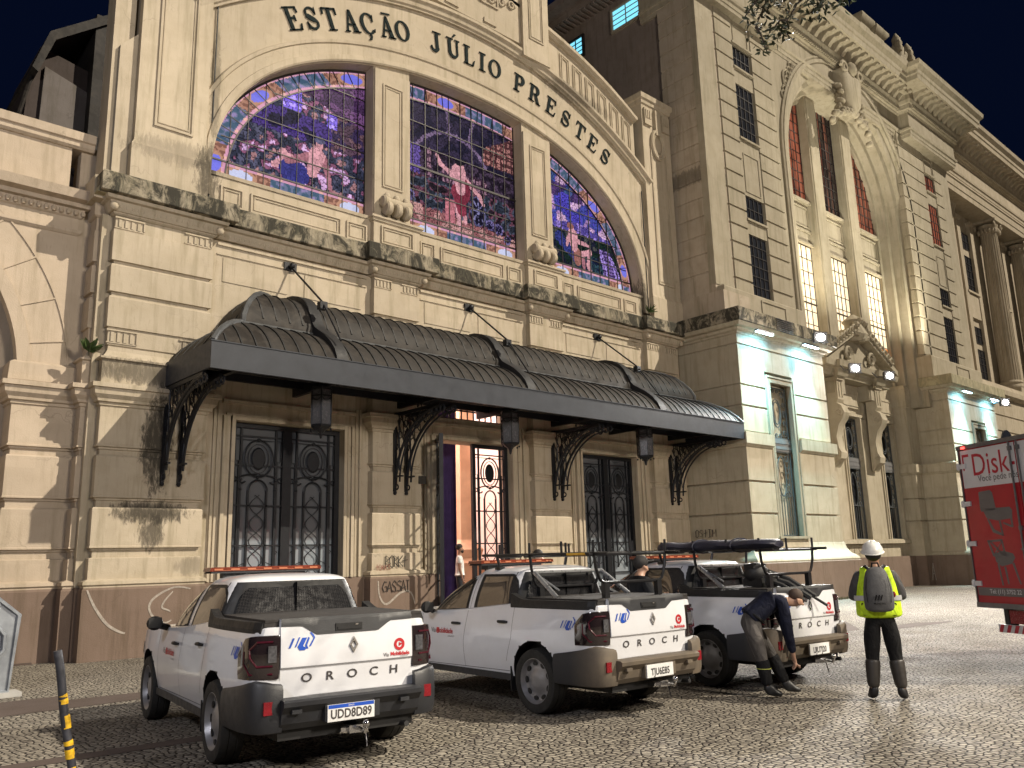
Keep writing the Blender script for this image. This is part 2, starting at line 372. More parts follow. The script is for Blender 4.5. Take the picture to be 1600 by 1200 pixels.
# egg-and-dart band, soffit, mossy ledge
def breaks(out_main, out_pier, extra=.06):
    """front y along x: ledge steps forward over the piers; returns (x0,x1,y) runs"""
    runs = []; cur = 4.55
    for a, b_ in PIERS:
        a2, b2 = a-out_main*.8, b_+out_main*.8
        if a2 > cur: runs.append((cur, a2, YW-out_main))
        runs.append((max(a2, 4.55) if a > 6 else a2, min(b2, 24.45), YF-out_pier)); cur = min(b2, 24.45)
    return runs
mb = MB(); rr = []
for a, b_ in PIERS: rr.append((a-.1, min(b_+.1, 24.4), YF-.1, 1))
gaps = [(7.25, 11.27), (12.9, 16.77), (18.4, 22.3)]
for a, b_ in gaps: rr.append((a, b_, YW-.1, 0))
for a, b_, yf, pr_ in rr:
    lr = bool(pr_)
    mb.stack(a, b_, yf, 18.0, [(8.965, -.02), (9.0, -.0), (9.16, .05), (9.18, .12), (9.25, .14)], lr, lr)
    n_ = max(3, int((b_-a)/.115))
    for i in range(n_):
        x = a+(b_-a)*(i+.5)/n_
        mb.ball((x, yf+.012, 9.08), (.04, .045, .065), 4)
    if pr_:
        for s in (a+.03, b_-.03): mb.ball((s, yf-.03, 9.05), (.09, .08, .1), 6)
part(mb, 'egg_and_dart_band', M_['stone'], smooth=40)
mb = MB()
for a, b_, yf, pr_ in rr:
    x0, x1 = (a-.28, b_+.28) if pr_ else (a+.18, b_-.18)
    x1 = min(x1, 24.42)
    n_ = max(1, round((x1-x0)/2.0)) if not pr_ else 1
    for i in range(n_):      # separate ledge stones with open joints
        mb.stack(x0+(x1-x0)*i/n_+.006, x0+(x1-x0)*(i+1)/n_-.006, yf-.26+rnd.uniform(-.006, .006), 17.9, [(9.255, 0), (9.27, .015), (9.64, .02), (9.68, .0)])
part(mb, 'ledge', M_['dark'])
mb = MB(); mb.box(4.6, 24.42, 17.62, 18.3, 9.2, 9.69)
part(mb, 'wall', M_['stone'])

# balustrade wall with panel frames and pedestals under the mullions
def frame_panel(mb, x0, x1, z0, z1, y, w=.035, d=.03):
    for (a, b_, c_, e) in ((x0, x1, z1-w, z1), (x0, x1, z0, z0+w), (x0, x0+w, z0+w, z1-w), (x1-w, x1, z0+w, z1-w)): mb.box(a, b_, y-d, y+.01, c_, e)
def dpanel(mb, x0, x1, z0, z1, y):
    frame_panel(mb, x0, x1, z0, z1, y, .04, .045); frame_panel(mb, x0+.09, x1-.09, z0+.075, z1-.075, y, .025, .025)
mb = MB(); yb = 17.66
mb.box(7.0, 22.45, yb, 18.2, 9.69, 10.44)
mb.stack(7.0, 22.45, yb, 18.19, [(10.445, .03), (10.52, .05), (10.55, 0)], False, False)
for a, b_ in ((7.25, 7.8), (7.98, 10.4), (10.56, 11.16), (12.86, 13.36), (13.56, 15.9), (16.05, 16.6), (18.4, 18.9), (19.08, 21.2), (21.36, 22.0)):
    dpanel(mb, a, b_, 9.76, 10.24, yb)
part(mb, 'balustrade_wall', M_['up'])
for a, b_ in ((11.28, 12.74), (16.78, 18.24)):
    mb = MB(); mb.stack(a, b_, 17.5, 17.9, [(9.685, .02), (9.74, .02), (9.76, 0), (10.38, 0), (10.4, .04), (10.46, .05), (10.47, .09), (10.53, .09), (10.56, .03)])
    dpanel(mb, a+.22, b_-.22, 9.8, 10.3, 17.5); part(mb, 'pedestal', M_['up'])

# ---------------------------------------------------------------- arch wall
AX, AZ, AA, AB, AN = 14.68, 10.45, 7.67, 4.85, 2.2
def arch_z(x, grow=0.0):
    u = abs(x-AX)/(AA+grow)
    return AZ+(AB+grow)*max(0.0, 1-u**AN)**(1/AN)
OX, OZ, OR = 14.95, 4.42, 13.0
def out_z(x, r=OR):
    d = r*r-(x-OX)**2
    return OZ+math.sqrt(max(d, 0.01))
def arch_pts(grow=0.0, n=72):
    ps = []
    for i in range(n+1):
        t = math.pi*i/n; cx, sx_ = math.cos(t), math.sin(t)
        ps.append((AX-(AA+grow)*math.copysign(abs(cx)**(2/AN), cx), AZ+(AB+grow)*abs(sx_)**(2/AN)))
    return ps
mb = MB(); YA = 17.65; N = 110
X0, X1 = 4.9, 24.42
cols = sorted(set([X0, X1, AX-AA, AX+AA]+[AX-AA+2*AA*(1-math.cos(math.pi*i/N))/2 for i in range(N+1)]+[X0+.5*i for i in range(40)]))
for i in range(len(cols)-1):
    a, b_ = cols[i], cols[i+1]
    if b_-a < 1e-6: continue
    inside = a >= AX-AA-1e-6 and b_ <= AX+AA+1e-6
    za, zb = (arch_z(a), arch_z(b_)) if inside else (9.69, 9.69)
    ta, tb = out_z(a, 13.1), out_z(b_, 13.1)
    for y in (YA, 18.3): mb.add([(a, y, za), (b_, y, zb), (b_, y, tb), (a, y, ta)], [(0, 1, 2, 3) if y == YA else (3, 2, 1, 0)])
    mb.add([(a, YA, ta), (b_, YA, tb), (b_, 18.3, tb), (a, 18.3, ta)], [(0, 1, 2, 3)])
    if inside: mb.add([(a, YA, za), (b_, YA, zb), (b_, 18.3, zb), (a, 18.3, za)], [(3, 2, 1, 0)])
part(mb, 'arch_wall', M_['up'])
def sweep(mb, pts, prof, closed=False):
    """pts (x,z); prof list of (out, y); out along the left-hand normal"""
    n = len(pts); vs = []
    for i, (x, z) in enumerate(pts):
        x0, z0 = pts[max(i-1, 0)]; x1, z1 = pts[min(i+1, n-1)]
        tx, tz = x1-x0, z1-z0; l = math.hypot(tx, tz) or 1; nx, nz = -tz/l, tx/l
        for o, y in prof: vs.append((x+nx*o, y, z+nz*o))
    k = len(prof)
    fs = [(i*k+j, i*k+j+1, (i+1)*k+j+1, (i+1)*k+j) for i in range(n-1) for j in range(k-1)]
    return mb.add(vs, fs)
mb = MB()
ap = [(AX-AA-.0, 9.9)]+arch_pts(0)+[(AX+AA, 9.9)]
sweep(mb, ap, [(0.02, 17.66), (.02, 17.58), (.06, 17.55), (.20, 17.57), (.22, 17.61), (.50, 17.61), (.52, 17.57), (.60, 17.56), (.64, 17.66)])
part(mb, 'archivolt', M_['up'], smooth=35)
def ring(r, x0=6.6, x1=22.9, n=60): return [(x0+(x1-x0)*i/n, out_z(x0+(x1-x0)*i/n, r)) for i in range(n+1)]
mb = MB()
sweep(mb, ring(13.0), [(0, 17.66), (0, 17.56), (.05, 17.55), (.08, 17.50), (.2, 17.47), (.24, 17.40), (.33, 17.40), (.36, 17.66)])
sweep(mb, ring(14.75, 6.9, 22.45), [(0, 17.7), (0, 17.60), (.06, 17.58), (.10, 17.50), (.22, 17.50), (.24, 18.3)])
# parapet body
rg0, rg1 = ring(13.0, 6.5, 22.5), ring(14.8, 6.5, 22.5)
for i in range(len(rg0)-1):
    (a, z0), (b_, z1) = rg0[i], rg0[i+1]; (_, t0), (_, t1) = rg1[i], rg1[i+1]
    mb.add([(a, 17.7, z0), (b_, 17.7, z1), (b_, 17.7, t1), (a, 17.7, t0)], [(0, 1, 2, 3)]); mb.add([(a, 18.3, z0), (b_, 18.3, z1), (b_, 18.3, t1), (a, 18.3, t0)], [(3, 2, 1, 0)])
for k in range(6):
    x = 18.75+k*.62; w = .42
    zl = out_z(x, 13.0)+.5; zr = out_z(x+w, 13.0)+.5; ztl = out_z(x, 14.75)-.25; ztr = out_z(x+w, 14.75)-.25
    for q in (0, .08):
        P = [(x+q, zl+q), (x+w-q, zr+q), (x+w-q, ztr-q), (x+q, ztl-q)]; t = .035
        for i in range(4):
            (ax_, az_), (bx_, bz_) = P[i], P[(i+1) % 4]
            if abs(ax_-bx_) < .01: mb.box(ax_-t/2, ax_+t/2, 17.66, 17.71, min(az_, bz_), max(az_, bz_))
            else: mb.prism([(ax_, az_-t/2), (bx_, bz_-t/2), (bx_, bz_+t/2), (ax_, az_+t/2)], 17.665, 17.71)
part(mb, 'parapet', M_['up'], smooth=30)
mb = MB()          # central crest block over the arch
mb.box(11.6, 17.2, 17.5, 18.25, 17.85, 21.0)
for a, b_ in ((11.2, 12.3), (16.75, 17.95)):
    mb.stack(a, b_, 17.36, 18.2, [(17.4, 0), (17.75, 0), (17.8, -.02), (21, -.02)]); frame_panel(mb, a+.28, b_-.28, 18.1, 20.6, 17.38, .04, .03); frame_panel(mb, a+.36, b_-.36, 18.2, 20.5, 17.38, .02, .02)
for k in range(9):
    x = 13.0+k*.42; z = 18.35+abs(k-4)*.09
    mb.tube([(x+.16*math.cos(t*.7)*(1-t*.06), 17.47, z+.3+.16*math.sin(t*.7)*(1-t*.06)) for t in range(12)], .045, 6)
for a in (13.7, 15.2): mb.box(a, a+.5, 17.45, 17.52, 17.95, 18.1); frame_panel(mb, a-.1, a+.6, 18.6, 20.2, 17.5, .05, .05)
part(mb, 'crest', M_['up'], smooth=35)
# mullions
for a, b_ in ((11.34, 12.52), (16.82, 18.02)):
    mb = MB(); zt = min(arch_z(a), arch_z(b_))+.35
    mb.box(a, b_, 17.66, 18.15, 10.55, zt)
    mb.box(a+.02, b_-.02, 17.60, 17.68, 10.56, zt-.4)
    zq = min(arch_z(a), arch_z(b_))-.45
    frame_panel(mb, a+.26, b_-.26, 11.45, zq, 17.60, .035, .035); frame_panel(mb, a+.34, b_-.34, 11.53, zq-.08, 17.60, .025, .02)
    ml = part(mb, 'mullion', M_['up'])
    mb = MB(); xm = (a+b_)/2+.02                # scroll ornament lying on the pedestal
    for s in (-.3, 0, .3):
        mb.lathe([(.0, -.09), (.16, -.09), (.2, -.05), (.2, .05), (.16, .09), (0, .09)], (xm+s, 17.42, 10.78), 'x', 12)
        mb.ball((xm+s, 17.45, 11.12), (.1, .09, .12), 5)
    mb.lathe([(.13, -.45), (.17, -.4), (.12, -.2), (.14, 0), (.12, .2), (.17, .4), (.13, .45)], (xm, 17.46, 10.98), 'x', 12)
    part(mb, 'scroll_ornament', M_['up'], ml, smooth=40)
# pylons left and right of the arch
def pylon(x0, x1, base, cap):
    mb = MB()
    mb.stack(x0, x1, 17.5, 18.25, [(9.69, .06), (10.55, .06), (10.6, .03), (10.66, .0), (18.0, 0), (18.03, .05), (18.15, .06), (18.2, .12), (18.38, .14), (18.45, .0)])
    frame_panel(mb, x0+.38, x1-.32, 11.1, 16.3 if cap else 17.6, 17.5, .045, .04); frame_panel(mb, x0+.46, x1-.40, 11.2, 16.2 if cap else 17.5, 17.5, .025, .02)
    if cap:
        xm = (x0+x1)/2
        mb.tube([(xm+.36*math.sin(t*math.pi/12), 17.45, 16.55+.55*math.cos(t*math.pi/12)) for t in range(24)], .07, 6, True)
        mb.tube([(xm+.25*math.sin(t*math.pi/12), 17.45, 16.55+.42*math.cos(t*math.pi/12)) for t in range(24)], .04, 6, True)
        mb.box(xm-.14, xm+.14, 17.38, 17.5, 16.9, 17.9)
        for s in (-1, 1):
            mb.box(xm+s*.52-.2, xm+s*.52+.2, 17.42, 17.5, 17.2, 17.85)
            for k in range(3): mb.box(xm+s*.52-.15+k*.11, xm+s*.52-.09+k*.11, 17.39, 17.43, 17.45, 17.78)
    return part(mb, 'pylon', M_['up'], smooth=30)
pylon(5.27, 6.82, 0, 0); pylon(22.78, 24.4, 0, 1)
mb = MB(); mb.box(4.77, 5.2, 17.75, 18.3, 9.69, 18.4)
part(mb, 'wall', M_['up'])
for x_, z_ in ((6.97, 18), (22.62, 14.5)): mb = MB(); mb.tube([(x_, 17.6, 9.75), (x_, 17.6, z_)], .018, 6); part(mb, 'cable', M_['black'])

# ---------------------------------------------------------------- raised lettering along the arch
def arcpts(cx, cz, r, a0, a1, n=14, sx=1.0):
    return [(cx+sx*r*math.cos(R(a0+(a1-a0)*i/n)), cz+r*math.sin(R(a0+(a1-a0)*i/n))) for i in range(n+1)]
def ribbon(pts, w):
    l, r = [], []
    for i, (x, z) in enumerate(pts):
        x0, z0 = pts[max(i-1, 0)]; x1, z1 = pts[min(i+1, len(pts)-1)]
        tx, tz = x1-x0, z1-z0; q = math.hypot(tx, tz) or 1
        ww = w[i] if isinstance(w, list) else w
        l.append((x-tz/q*ww/2, z+tx/q*ww/2)); r.append((x+tz/q*ww/2, z-tx/q*ww/2))
    return [[l[i], l[i+1], r[i+1], r[i]] for i in range(len(pts)-1)]
T_, t_, sf = .165, .09, .06
def rect(a, b_, c_, e): return [[(a, b_), (c_, b_), (c_, e), (a, e)]]
def vary(n, thin, thick, ph=0.0): return [thin+(thick-thin)*abs(math.sin(math.pi*(i/(n))+ph)) for i in range(n+1)]
def ell(cx, cz, rx_, rz_, a0, a1, n=24): return [(cx+rx_*math.cos(R(a0+(a1-a0)*i/n)), cz+rz_*math.sin(R(a0+(a1-a0)*i/n))) for i in range(n+1)]
def ellw(a0, a1, n, thin, thick): return [thin+(thick-thin)*abs(math.cos(R(a0+(a1-a0)*i/n))) for i in range(n+1)]
GLY = {
 'E': rect(.1, 0, .1+T_, 1)+rect(0, 0, .66, sf)+rect(0, 1-sf, .64, 1)+rect(.2, .47, .46, .55)+rect(.43, .38, .49, .64)+[[(.55, 0), (.66, 0), (.72, .28), (.66, .28)]]+[[(.54, 1), (.64, 1), (.68, .74), (.62, .74)]],
 'T': rect(.27, 0, .27+T_, 1)+rect(.16, 0, .58, sf)+rect(.02, 1-sf-.02, .72, 1)+[[(0, .70), (.06, .70), (.12, 1), (.02, 1)]]+[[(.68, .70), (.74, .70), (.72, 1), (.62, 1)]],
 'L': rect(.1, 0, .1+T_, 1)+rect(0, 0, .62, sf)+rect(0, 1-sf, .4, 1)+[[(.5, 0), (.62, 0), (.7, .32), (.64, .32)]],
 'I': rect(.1, 0, .1+T_, 1)+rect(0, 0, .4, sf)+rect(0, 1-sf, .4, 1),
 'A': [[(.06, 0), (.15, 0), (.42, 1), (.36, 1)]]+[[(.5, 0), (.72, 0), (.46, 1), (.34, 1)]]+rect(.2, .3, .58, .38)+rect(0, 0, .26, sf)+rect(.42, 0, .82, sf),
 'O': ribbon(ell(.4, .5, .32, .45, 0, 360, 36), ellw(0, 360, 36, .06, .165)),
 'C': ribbon(ell(.4, .5, .32, .45, 42, 318, 30), ellw(42, 318, 30, .06, .165))+[[(.62, .6), (.68, .6), (.7, .95), (.6, .85)]]+[[(.6, .1), (.7, .12), (.74, .28), (.68, .28)]],
 'S': ribbon([(.58, .70)]+ell(.35, .73, .22, .22, 20, 200, 12)+ell(.36, .5, .3, .12, 150, 100, 2)[:0]+[(.16, .62), (.30, .52), (.46, .43)]+ell(.36, .27, .24, .22, 25, -160, 12)+[(.1, .30)], [.07]+[.09]*13+[.2, .22, .2]+[.1]*13+[.07])+[[(.55, .66), (.61, .66), (.62, 1), (.56, .92)]]+[[(.07, 0), (.13, .1), (.13, .36), (.07, .36)]],
 'U': rect(.08, .3, .08+T_, 1)+rect(.58, .3, .67, 1)+ribbon(ell(.40, .32, .235, .26, 180, 360, 16), [.2-.11*i/16 for i in range(17)])+rect(-.02, 1-sf, .38, 1)+rect(.48, 1-sf, .77, 1),
 'J': rect(.34, .2, .34+T_, 1)+ribbon(ell(.26, .2, .18, .18, 0, -160, 12), [.2-.1*i/12 for i in range(13)])+rect(.2, 1-sf, .68, 1)+[[(.03, .1), (.15, .1), (.12, .26), (.04, .24)]],
 'P': rect(.1, 0, .1+T_, 1)+rect(0, 0, .4, sf)+rect(0, 1-sf, .4, 1)+ribbon([(.3, .955)]+ell(.4, .72, .2, .235, 90, -90, 14)+[(.3, .49)], [.09]+ellw(90, -90, 14, .09, .2)+[.09]),
}
GLY['R'] = GLY['P']+[[(.36, .5), (.54, .5), (.8, 0), (.58, 0)]]+rect(.56, 0, .86, sf)
GLY['Ç'] = GLY['C']+[[(.36, .02), (.46, .02), (.5, -.1), (.42, -.26), (.28, -.26), (.3, -.2), (.4, -.16), (.38, -.08)]]
GLY['Ã'] = GLY['A']+[[(.2, 1.1), (.66, 1.1), (.66, 1.17), (.2, 1.17)]]
GLY['Ú'] = GLY['U']+[[(.34, 1.1), (.44, 1.1), (.58, 1.26), (.46, 1.28)]]
words = [('E', -26.0), ('S', -23.56), ('T', -21.08), ('A', -18.3), ('Ç', -16.0), ('Ã', -13.2), ('O', -11.0), ('J', -5.95), ('Ú', -3.21), ('L', -.6), ('I', 1.6), ('O', 3.75), ('P', 8.1), ('R', 11.1), ('E', 14.2), ('S', 17.2), ('T', 20.2), ('E', 23.0), ('S', 25.9)]
for ch, th in words:
    mb = MB(); gl = GLY[ch]; hh = .62; xsr = [q[0] for pl in gl for q in pl]; mid = (min(xsr)+max(xsr))/2
    for pl in gl: mb.prism([((x-mid)*hh, z*hh) for x, z in pl], 0, 1)
    vs = []
    for x, y, z in mb.v:
        a = R(th)+x/13.55; r = 13.25+z; vs.append((14.85+r*math.sin(a), 17.612+y*.022, 3.077+r*math.cos(a)))
    mb.v = vs; part(mb, 'raised_letter', M_['letter'])

# ---------------------------------------------------------------- stained glass windows
m, nt, p = newmat('stained_glass'); ca = nd(nt, "ShaderNodeVertexColor"); ca.layer_name = 'Col'
nt.links.new(ca.outputs[0], p.inputs['Emission Color']); p.inputs['Emission Strength'].default_value = .78
dk = mixc(nt, .85, ca.outputs[0], (0, 0, 0)); nt.links.new(dk, p.inputs['Base Color']); p.inputs['Roughness'].default_value = .12
M_['glass_art'] = m
M_['lead'] = simple('window_lead_bars', (.03, .026, .026), .5, .3, .2)
def inell(x, z, cx, cz, rx_, rz_, ang=0):
    dx, dz = x-cx, z-cz; c_, s_ = math.cos(R(ang)), math.sin(R(ang)); u = dx*c_+dz*s_; v = -dx*s_+dz*c_
    return (u/rx_)**2+(v/rz_)**2 <= 1
def seg(x, z, x0, z0, x1, z1, w):
    dx, dz = x1-x0, z1-z0; t = max(0, min(1, ((x-x0)*dx+(z-z0)*dz)/(dx*dx+dz*dz))); return math.hypot(x-x0-t*dx, z-z0-t*dz) < w*(1-.35*t)
SK, SK2 = (.66, .33, .26), (.42, .17, .15)
def nse(x, z, s, o=0): return noise.noise(Vector((x*s+o, z*s, o)))
def border(x, z, d, s, bot):
    """repeating border: pink lines, blue leaf panels, brown cartouches with a blue medallion"""
    if d < .07 or .36 < d < .44: return (.62, .30, .42) if int(s*9) % 5 else (.75, .42, .35)
    k = s % 3.0
    if 1.05 < k < 2.55:
        if inell(k, d, 1.8, .21, .30, .13): return (.16, .17, .75) if not bot else (.5, .55, .75)
        if inell(k, d, 1.8, .21, .40, .18): return (.45, .24, .14)
        return (.20, .09, .06) if nse(x, z, 12) > 0 else (.38, .19, .12)
    q = nse(x, z, 7, 3)
    return (.05, .10, .16) if q > 0 else (.12, .15, .25) if q > -.25 else (.25, .20, .40)
def figure(x, z, parts):
    for f in parts:
        k = f[0]; c_ = f[-1]
        if k == 'e' and inell(x, z, *f[1:-1]): return c_
        if k == 's' and seg(x, z, *f[1:-1]): return c_
        if k == 'r' and f[1] < x < f[2] and f[3] < z < f[4]: return c_
    return None
F1 = [('e', 10.0, 12.95, .15, .10, 0, (.12, .14, .22)), ('e', 10.0, 12.82, .11, .15, 0, SK), ('s', 9.93, 12.5, 9.8, 12.0, .23, SK), ('s', 10.15, 12.45, 10.35, 11.65, .09, SK2), ('s', 9.7, 12.4, 9.1, 12.1, .12, SK2), ('e', 9.3, 11.85, .42, .34, -10, (.03, .05, .30)), ('s', 9.2, 12.2, 8.75, 11.9, .13, SK), ('s', 9.0, 12.3, 9.5, 11.7, .11, SK), ('r', 9.9, 10.9, 11.15, 11.6, (.45, .25, .30))]
F2 = [('e', 14.65, 12.86, .19, .10, 10, (.02, .02, .03)), ('e', 14.68, 12.72, .13, .17, 0, SK), ('s', 14.62, 12.55, 14.68, 12.0, .26, SK), ('e', 14.75, 12.0, .30, .42, 0, (.26, .02, .03)), ('s', 14.6, 11.9, 14.72, 11.35, .27, (.33, .03, .04)), ('s', 14.45, 12.35, 13.95, 12.6, .09, SK), ('s', 13.95, 12.6, 13.8, 12.85, .08, SK), ('s', 14.9, 12.35, 15.4, 12.0, .09, SK), ('s', 15.4, 12.0, 15.55, 11.75, .08, SK), ('s', 14.55, 11.5, 14.62, 10.85, .10, SK), ('s', 14.8, 11.4, 14.85, 11.0, .09, SK), ('r', 14.1, 14.45, 10.9, 11.6, (.55, .18, .14))]
F3 = [('e', 19.35, 12.72, .16, .12, 0, (.35, .14, .05)), ('e', 19.4, 12.6, .12, .15, 0, SK), ('s', 19.45, 12.4, 19.5, 12.0, .24, SK), ('s', 19.25, 12.3, 19.15, 12.0, .08, SK), ('s', 19.7, 12.25, 20.2, 12.2, .08, SK), ('e', 19.65, 11.7, .2, .32, 0, (.38, .16, .05)), ('s', 19.8, 11.8, 20.25, 12.0, .12, SK), ('s', 20.25, 12.0, 20.15, 11.5, .1, SK), ('s', 20.15, 11.5, 20.45, 11.0, .09, SK), ('s', 19.9, 11.7, 19.95, 11.35, .1, SK2)]
def shift(F, dz):
    out = []
    for f in F:
        f = list(f)
        for i in ((2,) if f[0] == 'e' else (2, 4) if f[0] == 's' else (3, 4)): f[i] += dz
        out.append(tuple(f))
    return out
F1, F2, F3 = shift(F1, -.5), shift(F2, .43), shift(F3, -.22)
def paint1(x, z):
    f = figure(x, z, F1)
    if f: return f
    for cx in (8.6, 9.2, 10.35):
        w = .16 if cx != 9.2 else .27; zb = 13.05 if cx < 10 else 12.9; h = .70 if cx < 10 else .4
        if abs(x-cx) < w and zb < z < zb+h*1.1-(x-cx)**2*3: return (.22, .14, .85) if int((x-cx)*12) % 2 or int(z*9) % 2 else (.40, .32, .95)
    if z > 13.75-.25*(x-9): return (.10, .04, .13) if nse(x, z, 2.2) > 0 else (.20, .08, .22)
    if x > 10.35 and z > 12.3: return (.13, .07, .10) if nse(x, z, 3) > .0 else (.22, .12, .11) if nse(x, z, 5, 2) > .1 else (.06, .04, .12)
    if 12.3 < z < 13.0: return (.08, .04, .28) if nse(x, z, 2, 5) > -.1 else (.03, .03, .08)
    q = nse(x, z, 3.2, 8)
    if q > .28: return (.62, .40, .60)
    if q > .12: return (.30, .10, .17)
    if q > -.1: return (.04, .06, .10)
    return (.10, .12, .18) if q > -.3 else (.42, .22, .16)
def paint2(x, z):
    f = figure(x, z, F2)
    if f: return f
    dx = (x-15.35)/.30; dz = (z-11.93)/.50; rr_ = dx*dx+dz*dz
    if rr_ < 1:
        if rr_ > .72: return (.10, .12, .25)
        if rr_ < .05 or abs(math.sin(4*math.atan2(dz, dx))) < .35: return (.20, .22, .40)
        return (.02, .02, .05)
    for cx, cz, r_ in ((15.8, 11.6, .17), (16.15, 11.55, .19), (16.5, 11.3, .15), (12.8, 11.8, .2)):
        d_ = math.hypot(x-cx, z-cz)
        if d_ < r_: return (.16, .15, .34) if d_ > r_*.7 or abs(math.sin(3*math.atan2(z-cz, x-cx))) < .3 else (.02, .02, .06)
    if x > 15.6+.0 and z > 13.55-.0 and z < 14.5-(16.4-x)*.55+.0: return (.45, .20, .09) if int(x*14) % 3 and int(z*14) % 3 else (.12, .04, .03)
    if x < 12.85 and 13.2 < z < 14.3: return (.38, .15, .10) if int(x*14) % 3 and int(z*12) % 3 else (.1, .03, .05)
    if z > 13.4:
        if abs(math.hypot(x-14.4, z-12.6)-1.5) < .06 or seg(x, z, 14.2, 14.8, 14.3, 13.9, .06) or seg(x, z, 15.2, 14.8, 15.0, 14, .06): return (.22, .16, .26)
        return (.022, .022, .06) if nse(x, z, 2.4) > 0 else (.05, .04, .09)
    if 12.5 < z <= 13.4:
        if 13.4 < x < 13.6 or (14 < x < 15.7 and z < 13.0): return (.36, .20, .22) if int(x*13) % 3 and int(z*13) % 3 else (.08, .04, .07)
        if 12.8 < x < 13.2: return (.14, .09, .38)
        return (.03, .02, .04) if nse(x, z, 6) > 0 else (.09, .06, .10)
    if z < 11.55-(x-13.5)*.06: return (.34, .13, .08) if nse(x, z, 3) > -.1 else (.55, .30, .17)
    q = nse(x, z, 3.8, 4)
    return (.03, .05, .07) if q > .1 else (.09, .13, .17) if q > -.05 else (.20, .07, .09) if q > -.25 else (.03, .02, .03)
def paint3(x, z):
    f = figure(x, z, F3)
    if f: return f
    t = (z-10.9)/1.5
    if x > 20.4 and z < 12.0 and abs(x-(21.35-.55*t*t*1.4)) < .42*(1.15-t*.7):
        k = (x-(21.35-.55*t*t*1.4))/(.42*(1.15-t*.7))
        if abs(abs(k)-.55) < .12 or abs(abs(k)-.95) < .08: return (.38, .28, .75)
        return (.22, .14, .42) if int(z*16) % 2 else (.06, .04, .16)
    if z > 12.55+.12*math.sin(x*2):
        q = nse(x, z, 1.5, 11)+.25*nse(x, z, 4, 2)
        if 13.4 < z < 13.9 and x < 20.0 and q > -.2: return (.06, .04, .16) if q < .12 else (.12, .06, .22)
        if q > .20: return (.62, .42, .55)
        if q > .10: return (.40, .24, .50)
        if q > -.12: return (.03, .08, .42)
        return (.05, .05, .55) if z < 13.6 else (.03, .12, .30)
    if z > 12.3: return (.28, .20, .62) if nse(x, z, 3) > 0 else (.10, .08, .40)
    if inell(x, z, 20.3, 11.2, .8, .45): return (.01, .03, .08) if nse(x, z, 5) > 0 else (.02, .10, .12)
    if seg(x, z, 18.8, 12.0, 20.2, 10.9, .2): return (.02, .06, .30)
    q = nse(x, z, 3, 7)
    return (.012, .05, .03) if q > 0 else (.02, .03, .06) if q > -.2 else (.10, .12, .08)
YG = 18.10
